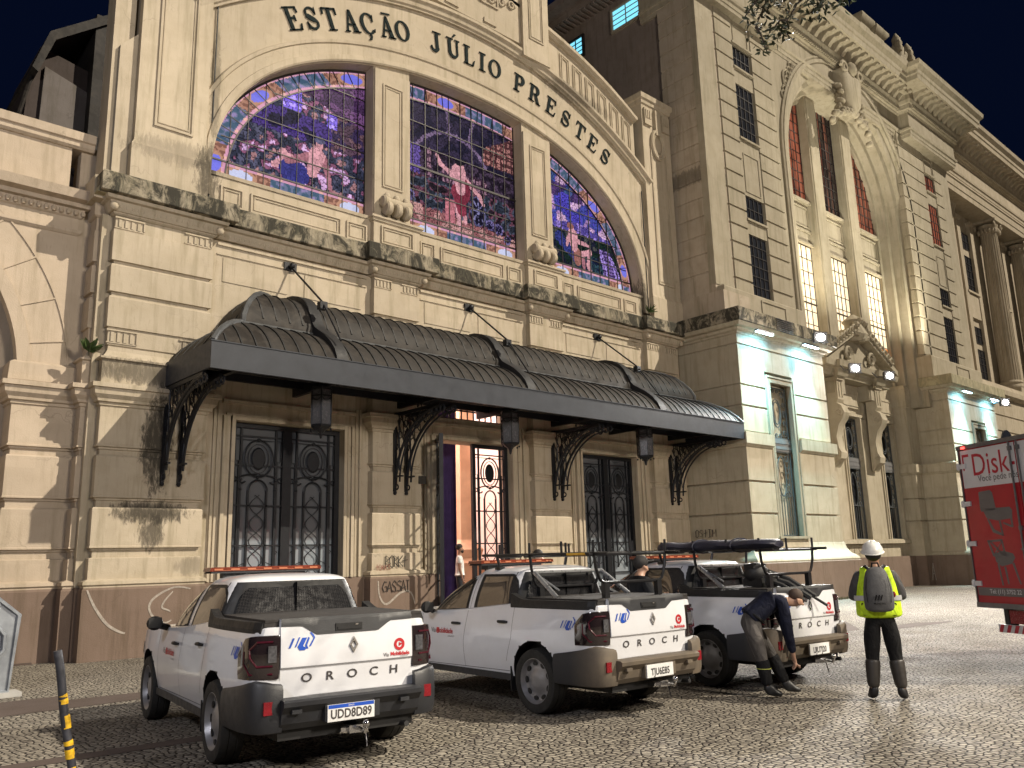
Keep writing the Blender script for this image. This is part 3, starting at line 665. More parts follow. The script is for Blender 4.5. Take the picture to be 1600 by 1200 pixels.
def stained(x0, x1, paint, name, vb, hb, label):
    st = .029; fr = bpy.data.objects.new('stained_window', None); C.objects.link(fr); fr.parent = EB; fr['label'] = label
    seeds = {}; rs = random.Random(5)
    def cell(x, z, s):
        i, j = int(x/s), int(z/s); best = None
        for a in (-1, 0, 1):
            for b_ in (-1, 0, 1):
                k = (i+a, j+b_, s)
                if k not in seeds: h = random.Random(hash(k)); seeds[k] = ((i+a+h.random())*s, (j+b_+h.random())*s, .84+.32*h.random())
                sx_, sz_, v = seeds[k]; d = (x-sx_)**2+(z-sz_)**2
                if best is None or d < best[0]: sec = best[0] if best else 9; best = (d, sx_, sz_, v, k)
                elif d < sec: sec = d
        return best+(math.sqrt(sec)-math.sqrt(best[0]),)
    vs, fs, cs = [], [], []; vi = {}
    def V(i, j, x, z):
        if (i, j) not in vi: vi[(i, j)] = len(vs); vs.append((x, YG, z))
        return vi[(i, j)]
    nx = int((x1-x0)/st); nz = int(5.0/st)
    ring_ = arch_pts(0.0, 160)
    for i in range(nx):
        xa = x0+(x1-x0)*i/nx; xb = x0+(x1-x0)*(i+1)/nx; xm = (xa+xb)/2; zt = arch_z(xm)
        for j in range(nz):
            za = 10.46+st*j; zm = za+st/2
            if zm > zt+.05: break
            # distance to arch edge
            u = abs(xm-AX)/AA; w_ = (zm-AZ)/AB; rho = max(1e-3, (u**AN+w_**AN)**(1/AN)); d = (1-rho)*math.hypot(xm-AX, (zm-AZ))/rho if rho < 1 else 0
            g_ = math.hypot(AN*u**(AN-1)/AA, AN*max(w_, 1e-4)**(AN-1)/AB)*rho**(1-AN)/AN; d = (1-rho)/max(g_, 1e-3)
            s_ = math.atan2((zm-AZ)/AB, (xm-AX)/AA)*6.4
            if x0 > 12 and x0 < 13: s_ = xm-12.75
            if d < .50: col = border(xm, zm, max(d, 0)*.88, s_+.4, False)
            elif zm < 11.06: col = border(xm, zm, (11.06-zm)*.9, xm-x0+.9, True)
            else:
                b_ = cell(xm, zm, .10); fg = figure(xm, zm, F1 if x0 < 10 else F2 if x0 < 15 else F3); col = fg or paint(xm*.6+b_[1]*.4, zm*.6+b_[2]*.4); v = b_[3]; col = tuple(q*v for q in col)
                if b_[5] < .013: col = tuple(q*(.35 if not fg else .7) for q in col)
                col = tuple(q**1.25*1.1 for q in col)
            q = .93+.14*random.Random(i*7919+j).random(); col = tuple(c_*q for c_ in col); lum = .3*col[0]+.5*col[1]+.2*col[2]; kq = .42 if d >= .5 and zm >= 11.06 else .08; col = tuple(c_*(1-kq*.75)+lum*w_*kq for c_, w_ in zip(col, (1.0, .72, 1.35)))
            fs.append((V(i, j, xa, za), V(i+1, j, xb, za), V(i+1, j+1, xb, za+st), V(i, j+1, xa, za+st))); cs.append(col)
    me = bpy.data.meshes.new('glass'); me.from_pydata(vs, [], fs); at = me.color_attributes.new('Col', 'FLOAT_COLOR', 'CORNER')
    buf = []
    for c_ in cs: buf += [c_[0], c_[1], c_[2], 1.0]*4
    at.data.foreach_set('color', buf); me.materials.append(M_['glass_art'])
    o = bpy.data.objects.new('glass', me); C.objects.link(o); o.parent = fr; o.location = -EBp
    mb = MB()
    for x in vb:
        thick = .028 if (round(x*100) % 2) else .014
        zt = arch_z(x); ins = 0.0
        mb.box(x-thick/2, x+thick/2, YG-.035, YG-.005, 10.46, zt)
    for z in hb:
        a, b_ = x0, x1
        if x0 < 10:
            while arch_z(a) < z+.44 and a < b_: a += .02
        if x1 > 20:
            while arch_z(b_) < z+.44 and b_ > a: b_ -= .02
        mb.box(a, b_, YG-.04, YG-.008, z-.012, z+.012)
    zi = 11.06; mb.box(x0, x1, YG-.045, YG-.008, zi-.02, zi+.02)
    inner = [(x, z) for x, z in arch_pts(-.50, 120) if x0-.01 <= x <= x1+.01]
    if len(inner) > 1: sweep(mb, inner, [(-.018, YG-.01), (-.018, YG-.045), (.018, YG-.045), (.018, YG-.01)])
    outr = [(x, z) for x, z in arch_pts(-.02, 120) if x0-.01 <= x <= x1+.01]
    if len(outr) > 1: sweep(mb, outr, [(-.03, YG-.01), (-.03, YG-.06), (.03, YG-.06), (.03, YG-.01)])
    k = 0
    pa, pb = arch_pts(-.50, 44), arch_pts(0, 44)
    for (a, z0), (b_, z1) in zip(pa, pb):          # radial bars across the border
        if x0 < a < x1 and x0 < b_ < x1 and z0 > 11.2: mb.tube([(a, YG-.03, z0), (b_, YG-.03, z1)], .014, 4)
    for x in (x0+.02, x1-.02):
        if arch_z(x) > 11.5: mb.box(x-.03, x+.03, YG-.06, YG-.005, 10.46, arch_z(x))
    mb.box(x0, x1, YG-.06, YG-.005, 10.44, 10.49)
    if 12 < x0 < 13: mb.box(x0, x1, YG-.09, YG-.045, 12.62, 12.68)
    lo = mb.build('leading', M_['lead'], fr); lo.location = -EBp
    return fr
stained(7.02, 11.38, paint1, 'w', [7.6+.44*i for i in range(9)], [11.7, 12.5, 13.3, 14.05], 'left stained glass window, purple workshop scene under half of the arch')
stained(12.5, 16.86, paint2, 'w', [12.5+.435*i for i in range(1, 10)], [11.25, 11.95, 13.35, 14.05], 'middle stained glass window, dark factory scene with a figure in red')
stained(18.0, 22.34, paint3, 'w', [18.0+.45*i for i in range(1, 9)], [11.5, 12.25, 13.05, 13.75], 'right stained glass window, blue clouds and railway tracks')

# ---------------------------------------------------------------- hall interior seen through the open gate
M_['hall'] = simple('pink_lit_hall_plaster', (.84, .76, .72), .8, 0, .06, 2)
M_['hallcol'] = simple('hall_column_orange', (.85, .58, .40), .6, 0, .1, 3)
M_['curtain'] = simple('dark_violet_curtain', (.06, .04, .16), .9, 0, .2, 4)
M_['hfloor'] = simple('hall_floor', (.25, .17, .13), .3, 0, .2, 2)
mb = MB(); mb.box(11.2, 19, 24.5, 24.8, 0, 8.5); mb.box(11.0, 11.2, 18.36, 24.8, 0, 8.5); mb.box(19, 19.2, 18.36, 24.8, 0, 8.5); mb.box(11.0, 19.2, 18.36, 24.8, 8.5, 8.7)
part(mb, 'hall_wall', M_['hall'])
mb = MB(); mb.box(11.2, 19, 18.0, 24.5, .30, .34); mb.box(13.0, 16.6, 17.55, 18.0, -.1, .17); mb.box(13.3, 16.3, 17.8, 18.2, .17, .335)
part(mb, 'hall_floor', M_['hfloor'])
mb = MB(); mb.stack(16.2, 16.75, 20.2, 20.75, [(.34, .2), (1.5, .2), (1.6, .25), (1.75, .12), (2.0, .18), (2.2, .05), (2.3, 0), (8.5, 0)])
part(mb, 'hall_column', M_['hallcol'])
mb = MB()
cp = [(14.5+.05*i, 19.2+(.05 if i % 2 else -.05)) for i in range(16)]
for (a, y0), (b_, y1) in zip(cp[:-1], cp[1:]): mb.add([(a, y0, .36), (b_, y1, .36), (b_, y1, 7.5), (a, y0, 7.5)], [(0, 1, 2, 3)])
part(mb, 'curtain', M_['curtain'], smooth=80)
area('hall_ceiling_light', (15.2, 21.3, 8.3), (0, 0, -1), 800, (1.0, .70, .62), 4, 4)

# ---------------------------------------------------------------- wrought iron gates
m, nt, p = newmat('frosted_door_glass'); p.inputs['Base Color'].default_value = (.09, .095, .105, 1); p.inputs['Roughness'].default_value = .16
gpos = nd(nt, "ShaderNodeNewGeometry").outputs['Position']; gs = nd(nt, "ShaderNodeSeparateXYZ"); nt.links.new(gpos, gs.inputs[0])
nt.links.new(mixc(nt, ramp(nt, math_(nt, 'MULTIPLY', gs.outputs[2], .2), [(.44, 0.0), (.46, 1.0)]), (.24, .27, .30), (.10, .10, .105)), p.inputs['Base Color']); p.inputs['Emission Color'].default_value = (.8, .85, .9, 1); p.inputs['Emission Strength'].default_value = .010  # faint emission stands in for dim interior light behind the panes
M_['frost'] = m
def leaf_mesh(w, z0, z1):
    """one gate leaf in local x 0..w, front at y 0"""
    mb = MB(); t = .028
    for a, b_ in ((0, .09), (w-.08, w)): mb.box(a, b_, -.05, .05, z0, z1)
    for a, b_ in ((z1-.1, z1), (z0, z0+.12)): mb.box(.09, w-.08, -.049, .049, a, b_)
    zr = [z1-.28, 3.9, 3.0, 2.12, 1.2]
    for z in zr: mb.box(.09, w-.08, -.018, .018, z-.016, z+.016)
    cx = w/2; ip = [.2, w-.19]
    for x in ip: mb.box(x-.016, x+.016, -.022, .022, z0+.12, z1-.1)
    for x in (cx-.33, cx+.33): mb.box(x-.013, x+.013, -.016, .016, z0+.5, z1-.85)
    for x in (cx-.16, cx+.16): mb.box(x-.016, x+.016, -.018, .018, 1.35, 3.35)
    for s in (-1, 1):      # stepped cartouche around the oval
        P = [(cx+s*.33, z1-.84), (cx+s*.40, z1-.84), (cx+s*.40, z1-.36), (cx, z1-.36)]
        mb.tube([(x, 0, z) for x, z in P], .014, 4)
    oz = z1-.78
    mb.tube([(cx+.25*math.cos(q*math.pi/14), -.01, oz+.42*math.sin(q*math.pi/14)) for q in range(28)], .02, 5, True)
    mb.tube([(cx+.18*math.cos(q*math.pi/12), -.01, oz+.33*math.sin(q*math.pi/12)) for q in range(24)], .012, 4, True)
    mb.lathe([(0, -.03), (.11, -.03), (.13, 0), (.11, .03), (0, .03)], (cx, -.0, oz), 'y', 18, sx=1, sy=2.0)
    for s in (-1, 1): mb.ball((cx, -.01, oz+s*.42), .04, 4)
    # scrolls on the middle rail
    zc = 3.58
    for s in (-1, 1):
        mb.tube([(cx+s*(.02+.30*math.sin(min(1, q/8)*math.pi/2)), -.01, zc+.02+.10*math.cos(q/8*math.pi/2)*1.0) for q in range(9)]+[(cx+s*(.27+.05*math.cos(q*.6)), -.01, zc-.03-.05*math.sin(q*.6)) for q in range(6)], .02, 5)
        mb.tube([(cx+s*.40+.05*math.cos(q*math.pi/5), -.01, zc+.05*math.sin(q*math.pi/5)) for q in range(10)], .016, 5, True)
        mb.tube([(cx+s*.16*math.cos(q/8*math.pi/2), -.01, 3.33+.24*math.sin(q/8*math.pi/2)) for q in range(9)], .02, 5)
        for zz in (zc, zc-.22):
            for x in ip: mb.ball((x, -.01, zz), .035, 3)
    for k in range(2):     # crossing curves in the middle strip
        mb.tube([(cx+(1 if k else -1)*.12*math.cos(q*math.pi/10), -.005, 1.4+q*.04+0.0) for q in range(47)], .011, 4)
    for s in (-1, 1):
        mb.tube([(cx+s*(.17+.18*math.sin(q/7*math.pi)), -.005, 1.75-.04*q) for q in range(8)], .011, 4)
        mb.tube([(cx+s*(.33+.05*math.cos(q*.8)*(1-q*.08)), -.005, 1.95+.05*math.sin(q*.8)) for q in range(9)], .010, 4)
    mb.box(.09, w-.08, -.02, .02, z0+.12, z0+.45)
    return mb
LW = 1.30
leafA = None
def place_leaf(x, y, ang, mirror, glass, first=[None, None]):
    if first[0] is None:
        l = leaf_mesh(1.0, .36, 4.84).build('gate_leaf', M_['iron'], EB); g_ = MB().box(.08, .93, .055, .065, .40, 4.8).build('glass_pane', M_['frost'], l)
        first[0], first[1] = l.data, g_.data; bpy.data.objects.remove(g_); bpy.data.objects.remove(l)
    l = bpy.data.objects.new('gate_leaf', first[0]); C.objects.link(l); l.parent = EB; l.location = Vector((x, y, 0))-EBp; l.rotation_euler = (0, 0, ang); l.scale = (mirror, 1, 1)
    if glass: g_ = bpy.data.objects.new('glass_pane', first[1]); C.objects.link(g_); g_.parent = l
    return l
for i, (a, b_) in enumerate(GX):
    w = (b_-a)/2
    for s in (0, 1):
        if i == 1 and s == 0: o = place_leaf(a+.02, 17.90, R(-122), w, False); o['label'] = 'gate leaf swung open into the street'
        elif s == 0: place_leaf(a, 18.0, 0, w, True)
        else: place_leaf(b_, 18.0, 0, -w, i != 1)
mb = MB()
for i in (0, 2): mb.box(GX[i][0]+.01, GX[i][1]-.01, 17.85, 18.3, -.1, .37)
part(mb, 'threshold', M_['plinth'])
# transom grille in the middle bay
mb = MB(); a, b_ = GX[1]
for z in (5.5, 5.75, 6.85): mb.box(a, b_, 18.0, 18.04, z-.02, z+.02)
for k in range(12): x = a+(b_-a)*(k+.5)/12; mb.box(x-.015, x+.015, 18.0, 18.03, 5.45, 6.9)
for k in range(5): x = a+(b_-a)*(k+.5)/5; mb.tube([(x+.2*math.cos(q*math.pi/8), 18.0, 6.2+.3*math.sin(q*math.pi/8)) for q in range(16)], .02, 4, True)
part(mb, 'transom_grille', M_['iron'])
mb = MB(); mb.box(12.72, 12.95, 17.535, 17.56, 3.62, 3.82)
part(mb, 'number_plaque', simple('dark_plaque', (.04, .035, .03), .4))

# ================================================================ CANOPY
CN = thing('entrance_canopy', 'long dark zinc canopy with curved ribs over the three station gates', 'canopy', (15.27, 17.6, 5.4)); CNp = Vector((15.27, 17.6, 5.4))
CX0, CX1, CY = 6.24, 24.3, 15.26
prof = [(0.03, 5.90), (.14, 6.06), (.3, 6.24), (.5, 6.40), (.75, 6.55), (1.02, 6.66), (1.10, 6.68), (1.105, 6.84), (1.2, 7.06), (1.35, 7.28), (1.55, 7.48), (1.8, 7.63), (2.1, 7.72), (2.36, 7.75)]
def cz(d):
    if d <= prof[0][0]: return prof[0][1]
    for (a, za), (b_, zb) in zip(prof[:-1], prof[1:]):
        if d <= b_: return za+(zb-za)*(d-a)/(b_-a)
    return prof[-1][1]
mb = MB(); KH = 1.0
dd = [q[0] for q in prof]
# front surface, strips between hips
for (d0, z0), (d1, z1) in zip(prof[:-1], prof[1:]):
    mb.add([(CX0+d0, CY+d0, z0), (CX1-d0, CY+d0, z0), (CX1-d1, CY+d1, z1), (CX0+d1, CY+d1, z1)], [(0, 1, 2, 3)])
    for s in (0, 1):
        X = (lambda d: CX0+d) if s == 0 else (lambda d: CX1-d)
        mb.add([(X(d0), CY+d0, z0), (X(d0), 17.72, z0), (X(d1), 17.72, z1), (X(d1), CY+d1, z1)], [(0, 1, 2, 3)])
part(mb, 'roof_sheet', M_['zinc'], CN, smooth=28)
mb = MB(); ns = 58
for i in range(1, ns):
    x = CX0+(CX1-CX0)*i/ns; mx = min(x-CX0, CX1-x, 2.36)
    for lo, hi in ((0.03, 1.10), (1.105, 2.36)):
        ds = [lo+(hi-lo)*k/7 for k in range(8)]; ds = [d for d in ds if d < mx]
        if len(ds) > 1: mb.tube([(x, CY+d, cz(d)+.012) for d in ds], .023, 4)
for s in (0, 1):
    for k in range(1, 5):
        y = CY+k*.5; mx = y-CY
        for lo, hi in ((.03, 1.1), (1.105, 2.36)):
            ds = [lo+(hi-lo)*q/7 for q in range(8)]; ds = [d for d in ds if d < mx]
            if len(ds) > 1: mb.tube([((CX0+d) if s == 0 else (CX1-d), y, cz(d)+.012) for d in ds], .015, 4)
seam = part(mb, 'standing_seam', M_['black'], CN)
mb = MB()
for s in (0, 1): mb.tube([((CX0+d) if s == 0 else (CX1-d), CY+d, cz(d)+.01) for d in dd], .06, 6)
mb.tube([(CX0+1.1, CY+1.1, 6.70), (CX1-1.1, CY+1.1, 6.70)], .03, 6)
part(mb, 'flashing', simple('grey_lead_flashing', (.055, .058, .062), .6, .0, .3, 3), CN, smooth=50)
RX = [9.1, 14.65, 20.05]
for x in RX:
    mb = MB(); pts = [(.02, 5.93), (.12, 6.07), (.3, 6.27), (.55, 6.47), (.8, 6.62), (1.0, 6.74), (1.1, 6.86), (1.2, 7.06), (1.35, 7.29), (1.55, 7.50), (1.8, 7.65), (2.1, 7.74), (2.36, 7.77)]
    vs = []
    for k, (d, z) in enumerate(pts):
        zz = z+.10 if d > .1 else z+.05
        dd_ = 0
        for xx, o in ((x-.14, -.3), (x-.14, 0), (x+.14, 0), (x+.14, -.3)): vs.append((xx, CY+d+dd_, zz+o))
    n_ = len(pts); mb.add(vs, [(4*i+j, 4*i+j+1, 4*i+j+5, 4*i+j+4) for i in range(n_-1) for j in range(3)]+[(0, 1, 2, 3), (4*n_-1, 4*n_-2, 4*n_-3, 4*n_-4)])
    part(mb, 'rib', simple('dark_rib_metal', (.012, .012, .014), .65, .0, .2) if x == RX[0] else bpy.data.materials['dark_rib_metal'], CN, smooth=30)
    mb = MB(); mb.tube([(x, 17.72, 8.68), (x, CY+.92, 7.42)], .024, 8); mb.tube([(x, CY+.92, 7.42), (x, CY+.1, 6.35)], .02, 8)
    mb.ball((x, 17.66, 8.70), .075, 6); mb.box(x-.09, x+.09, CY+.85, CY+1.0, 7.25, 7.42); mb.box(x-.16, x+.16, 17.74, 17.81, 8.6, 8.8)
    part(mb, 'tie_rod', M_['iron'], CN)
mb = MB()          # fascia with folded lip, soffit, underside beams
mb.box(CX0, CX1, CY, CY+.05, 5.38, 5.90); mb.box(CX0, CX0+.05, CY+.05, 17.74, 5.38, 5.90); mb.box(CX1-.05, CX1, CY+.05, 17.74, 5.38, 5.90)
mb.box(CX0-.015, CX1+.015, CY-.015, CY+.06, 5.895, 5.915); mb.box(CX0-.012, CX1+.012, CY-.012, CY+.08, 5.365, 5.385)
part(mb, 'fascia', M_['fascia'], CN)
mb = MB(); mb.box(CX0+.05, CX1-.05, CY+.05, 17.74, 5.78, 5.80)
part(mb, 'soffit', M_['black'], CN)
mb = MB()
for x in (7.0, 9.26, 12.1, 14.84, 17.6, 20.35, 23.2): mb.box(x-.05, x+.05, CY+.06, 17.7, 5.5, 5.78)
for y in (15.7, 16.42, 17.2): mb.box(CX0+.06, CX1-.06, y-.04, y+.04, 5.6, 5.79)
part(mb, 'beam', M_['iron'], CN)
def bracket():
    mb = MB(); wy = 17.55
    A = [(wy-.05-1.85*(1-math.cos(t)), 3.55+1.75*math.sin(t)) for t in [math.pi/2*i/12 for i in range(13)]]
    B = [(wy-.22-1.6*(1-math.cos(t)), 3.62+1.55*math.sin(t)) for t in [math.pi/2*i/12 for i in range(13)]]
    for P, r in ((A, .038), (B, .026)): mb.tube([(0, y, z) for y, z in P], r, 6)
    mb.box(-.03, .03, wy-.05, wy+.03, 3.4, 5.36); mb.box(-.03, .03, wy-1.9, wy-.05, 5.28, 5.36)
    mb.tube([(0, wy-.2, 3.9), (0, wy-.2, 5.3)], .018, 5)
    for k in range(6):           # scroll filling between the arc and the corner
        t = .25+k*.19; y = wy-.05-1.85*(1-math.cos(t)); z = 3.55+1.75*math.sin(t)
        if z < 5.15:
            mb.tube([(0, y, z), (0, (y+wy)/2, (z+5.3)/2+.1), (0, wy-.06, min(5.3, z+.75))], .014, 4)
        mb.tube([(0, y, z), (0, y+.05, 5.3)], .012, 4)
        mb.tube([(0, y+.16+.11*math.cos(q*.8)*(1-q*.05), z+.2+.11*math.sin(q*.8)*(1-q*.05)) for q in range(10)], .014, 4)
    for k in range(7):
        for s in (0, 1):
            y0 = wy-.1-.2*k
            mb.tube([(0, y0, 5.28), (0, y0-.2*(1 if s else -1)*.5, 4.95+.03*k)], .011, 4)
    for q0, z0 in ((wy-1.62, 5.18), (wy-1.82, 5.2), (wy-1.98, 5.22)):
        mb.tube([(0, q0+.075*math.cos(q*math.pi/6), z0+.075*math.sin(q*math.pi/6)) for q in range(12)], .024, 5, True)
    mb.tube([(0, wy-.1+.06*math.cos(q*math.pi/5), 3.5+.06*math.sin(q*math.pi/5)) for q in range(10)], .02, 5, True)
    mb.ball((0, wy-.02, 3.36), .05, 4)
    mb.box(-.03, .03, wy-.35, wy, 3.74, 3.78)
    return mb
brm = None
for xc in (6.45, 12.15, 17.75, 23.35):
    for s in (-.17, .17):
        if brm is None: o = bracket().build('bracket', M_['iron'], CN); brm = o.data
        else: o = bpy.data.objects.new('bracket', brm); C.objects.link(o); o.parent = CN
        o.location = Vector((xc+s, 0, 0))-CNp
# hanging lanterns
M_['lglass'] = simple('grimy_lantern_glass', (.10, .10, .11), .25, 0, .2, 5)
def lantern():
    t = thing('hanging_lantern', None, 'lantern'); mb = MB(); r = .235; n_ = 6
    P = [(r*math.cos(2*math.pi*k/n_), r*math.sin(2*math.pi*k/n_)) for k in range(n_)]
    for k, (x, y) in enumerate(P):
        x2, y2 = P[(k+1) % n_]; mb.tube([(x, y, -.85), (x*1.05, y*1.05, -.05)], .017, 5)
        for z in (-.85, -.05, -.2): mb.tube([(x, y, z), (x2, y2, z)], .018, 5)
        mb.tube([(x+(x2-x)*q/6, y+(y2-y)*q/6, -.22-.09*math.sin(math.pi*q/6)) for q in range(7)], .01, 4)
        mb.ball((x*1.05, y*1.05, -.95), .028, 4); mb.tube([(x, y, -.86), (0, 0, -.98)], .014, 4); mb.tube([(x, y, -.04), (x*.3, y*.3, .16)], .014, 4)
    mb.lathe([(.0, -1.15), (.03, -1.12), (.05, -1.02), (.09, -.97), (.24, -.88), (.24, -.85)], (0, 0, 0), 'z', 6)
    mb.lathe([(.245, -.05), (.25, 0), (.12, .1), (.05, .2), (.03, .3)], (0, 0, 0), 'z', 6)
    mb.build('lantern_frame', M_['iron'], t)
    g_ = MB(); g_.lathe([(r*.93, -.84), (r*.96, -.06)], (0, 0, 0), 'z', 6); g_.build('glass_pane', M_['lglass'], t); return t
l0 = lantern()
for i, (x, y) in enumerate(((9.26, 16.42), (14.84, 16.38), (20.35, 16.3))):
    o = l0 if i == 0 else copy_tree(l0); o.location = (x, y, 5.52); o['group'] = 'lanterns hanging under the canopy'
    o['label'] = ['black iron lantern hanging in front of the left gate', 'black iron lantern hanging in front of the open middle gate', 'black iron lantern hanging in front of the right gate'][i]

# ================================================================ LEFT WING
LWG = thing('station_side_wing', 'pale side wing at the left with arch, quoin stones and low parapet', 'building', (-2, 18.4, 0)); LWp = Vector((-2, 18.4, 0))
M_['wing'] = stone('pinkish_cream_render', (.49, .405, .315), .25, .4)
M_['unlitpanel'] = stone('unlit_roof_panel', (.17, .15, .14), .4, .5)  # panel albedo darkened because the roof structure stands unlit
YL = 18.4
mb = MB()
ac, az, ar, aro = 0.0, 5.4, 3.8, 4.6
xs2 = [-14, -3.8]+[-3.8+7.6*(1-math.cos(math.pi*i/48))/2 for i in range(1, 49)]+[4.6]
for a, b_ in zip(xs2[:-1], xs2[1:]):
    ins = a >= -3.81 and b_ <= 3.81
    za = az+math.sqrt(max(0, ar*ar-a*a)) if ins else .0; zb = az+math.sqrt(max(0, ar*ar-b_*b_)) if ins else .0
    mb.add([(a, YL, za), (b_, YL, zb), (b_, YL, 9.4), (a, YL, 9.4)], [(0, 1, 2, 3)])
    if ins: mb.add([(a, YL, za), (b_, YL, zb), (b_, YL+.6, zb), (a, YL+.6, za)], [(3, 2, 1, 0)])
mb.box(3.8, 4.6, YL+.001, YL+.6, 0, 9.4); mb.box(4.5, 5.2, 18.41, 18.9, -.2, 10.6)
mb.box(-3.9, 3.9, YL+.5, YL+.7, 0, 9.3)
for an in range(-8, 9):      # voussoir joints
    a = R(90+an*11.3)
    x0, z0 = ac+ar*math.cos(a), az+ar*math.sin(a); x1, z1 = ac+aro*math.cos(a), az+aro*math.sin(a)
    if z1 < 9.2: mb.tube([(x0, YL-.01, z0), (x1, YL-.01, z1)], .022, 4)
sweep(mb, [(ac-(aro)*math.cos(math.pi*i/60), az+aro*math.sin(math.pi*i/60)) for i in range(61)], [(-.03, YL+.01), (-.03, YL-.025), (.0, YL-.025), (.0, YL+.01)])
sweep(mb, [(ac-(ar-.02)*math.cos(math.pi*i/60), az+(ar-.02)*math.sin(math.pi*i/60)) for i in range(61)], [(-.12, YL+.2), (-.12, YL-.05), (.12, YL-.06), (.13, YL+.01)])
part(mb, 'wall', M_['wing'], LWG)
mb = MB(); lower = [q for q in pier_prof if 1.345 <= q[0] <= 5.32]
mb.stack(3.62, 4.84, YL-.12, YL+.6, lower, True, False); mb.stack(4.76, 5.2, 17.95, 18.6, [q for q in pier_prof if q[0] >= 1.345]+[(9.2, .04)], True, False)
mb.stack(3.62, 4.84, YL-.02, YL+.6, [(5.3, .1), (5.36, .12), (5.7, .1), (5.74, .04), (5.76, 0)], True, False)
part(mb, 'quoin_pier', M_['wing'], LWG)
mb = MB(); pl = [q for q in pier_prof if q[0] <= 1.37][:3]
mb.stack(3.62, 4.84, YL-.12, YL+.6, pl, True, False); mb.stack(4.76, 5.2, 17.95, 18.6, pl, True, False); mb.box(-14, 3.6, YL+.4, YL+.62, -.2, 1.35)
part(mb, 'plinth', M_['plinth'], LWG)
mb = MB()
mb.stack(-14, 4.55, YL-.02, YL+.3, [(8.55, 0), (8.6, .05), (8.66, .05), (8.67, 0), (8.92, 0), (8.95, .05), (9.1, .09), (9.12, .18), (9.2, .2), (9.24, .36), (9.42, .42), (9.44, 0)], False, True)
for i in range(60):
    x = 4.6-i*.14; mb.ball((x, YL-.1, 9.02), (.05, .05, .07), 4)
part(mb, 'cornice', M_['wing'], LWG, smooth=35)
mb = MB(); mb.box(-14, 4.3, YL-.05, YL+.8, 9.44, 10.45); mb.stack(-14, 4.72, YL-.1, YL+.9, [(10.45, 0), (10.5, .05), (10.6, .05), (10.62, .1), (10.8, .12), (10.82, 0)], False, False)
part(mb, 'parapet', M_['wing'], LWG)
mb = MB(); mb.prism([(4.6, 9.25), (5.05, 9.25), (5.05, 9.75), (4.75, 9.75)], 17.4, 18.2)      # wing ledge return against the pier
part(mb, 'ledge_return', M_['sill'], LWG)
# roof lantern behind the wing parapet
DK = thing('roof_monitor', 'unlit rooftop structure with a pale panel behind the left parapet', 'roof structure', (5, 24, 10.8)); DKp = Vector((5, 24, 10.8))
mb = MB(); mb.prism([(4.25, 10.6), (5.98, 10.6), (5.98, 15.6), (4.62, 15.9), (4.42, 14.9)], 24, 27)
part(mb, 'wall', stone('unlit_roof_wall', (.07, .055, .05), .4, .5), DK)  # wall colour darkened to keep the key light from showing on it
mb = MB(); mb.prism([(4.72, 13.3), (5.9, 12.9), (5.9, 14.9), (4.75, 15.3)], 23.9, 24.0)
part(mb, 'panel', M_['unlitpanel'], DK)
mb = MB(); mb.prism([(4.35, 14.9), (4.7, 16.1), (6.3, 17.4), (6.3, 17.1), (4.85, 15.9), (4.5, 14.8)], 23.4, 27); mb.box(5.85, 6.4, 23.5, 27, 10, 17.2)
for a, b_ in (((4.5, 13.2), (5.9, 12.2)), ((4.5, 12.2), (5.6, 12.0)), ((4.5, 13.3), (5.8, 12.9)), ((4.2, 13.5), (4.5, 15.2))): mb.tube([(a[0], 23.85, a[1]), (b_[0], 23.85, b_[1])], .05, 5)
part(mb, 'roof', M_['zinc'], DK)

# ================================================================ CORNER PAVILION (right of the entrance)
PV = thing('station_corner_pavilion', 'tall cream pavilion with a giant arched window, deep cornice and floodlit portal', 'building', (36.6, 15.4, 0)); PVp = Vector((36.6, 15.4, 0))
M_['glassdark'] = simple('night_window_glass', (.02, .022, .028), .12, 0, .2, 2)
M_['warmwin'] = emis('lit_window_warm', (1.0, .80, .52), 1.05)
M_['redwin'] = None
m, nt, p = newmat('red_curtained_window'); ps_ = nd(nt, "ShaderNodeNewGeometry").outputs['Position']
nn = noi(nt, mapping(nt, ps_, (7, 1, .35)), 1.0, 3)
nt.links.new(mixc(nt, ramp(nt, nn, [(.42, 0.0), (.6, 1.0)]), (.10, .02, .012), (.62, .17, .09)), p.inputs['Emission Color']); p.inputs['Emission Strength'].default_value = .42; p.inputs['Base Color'].default_value = (.05, .02, .015, 1); p.inputs['Roughness'].default_value = .15
M_['redwin'] = m
m, nt, p = newmat('dim_curtained_window'); ps_ = nd(nt, "ShaderNodeNewGeometry").outputs['Position']
nn = noi(nt, mapping(nt, ps_, (5, 1, .1)), 1.0, 2)
nt.links.new(mixc(nt, ramp(nt, nn, [(.55, 0.0), (.62, 1.0)]), (.012, .006, .008), (.5, .16, .09)), p.inputs['Emission Color']); p.inputs['Emission Strength'].default_value = .3; p.inputs['Base Color'].default_value = (.02, .015, .015, 1); p.inputs['Roughness'].default_value = .12
M_['dimwin'] = m
M_['cyanwin'] = emis('cyan_lit_window', (.22, .72, .95), 1.0)
def rust(z0, z1, marks, out=0.0, g=.05, ch=.02):
    """profile with a groove at every mark"""
    pr_ = [(z0, out)]
    for q in marks:
        if z0+.1 < q < z1-.1: pr_ += [(q-.035-ch*.4, out), (q-.035, out-.012), (q-.034, out-g), (q+.034, out-g), (q+.035, out-.012), (q+.035+ch*.4, out)]
    return pr_+[(z1, out)]
LGR = [1.99, 2.95, 4.0]; UGR = [6.55, 7.27, 7.95, 8.68]
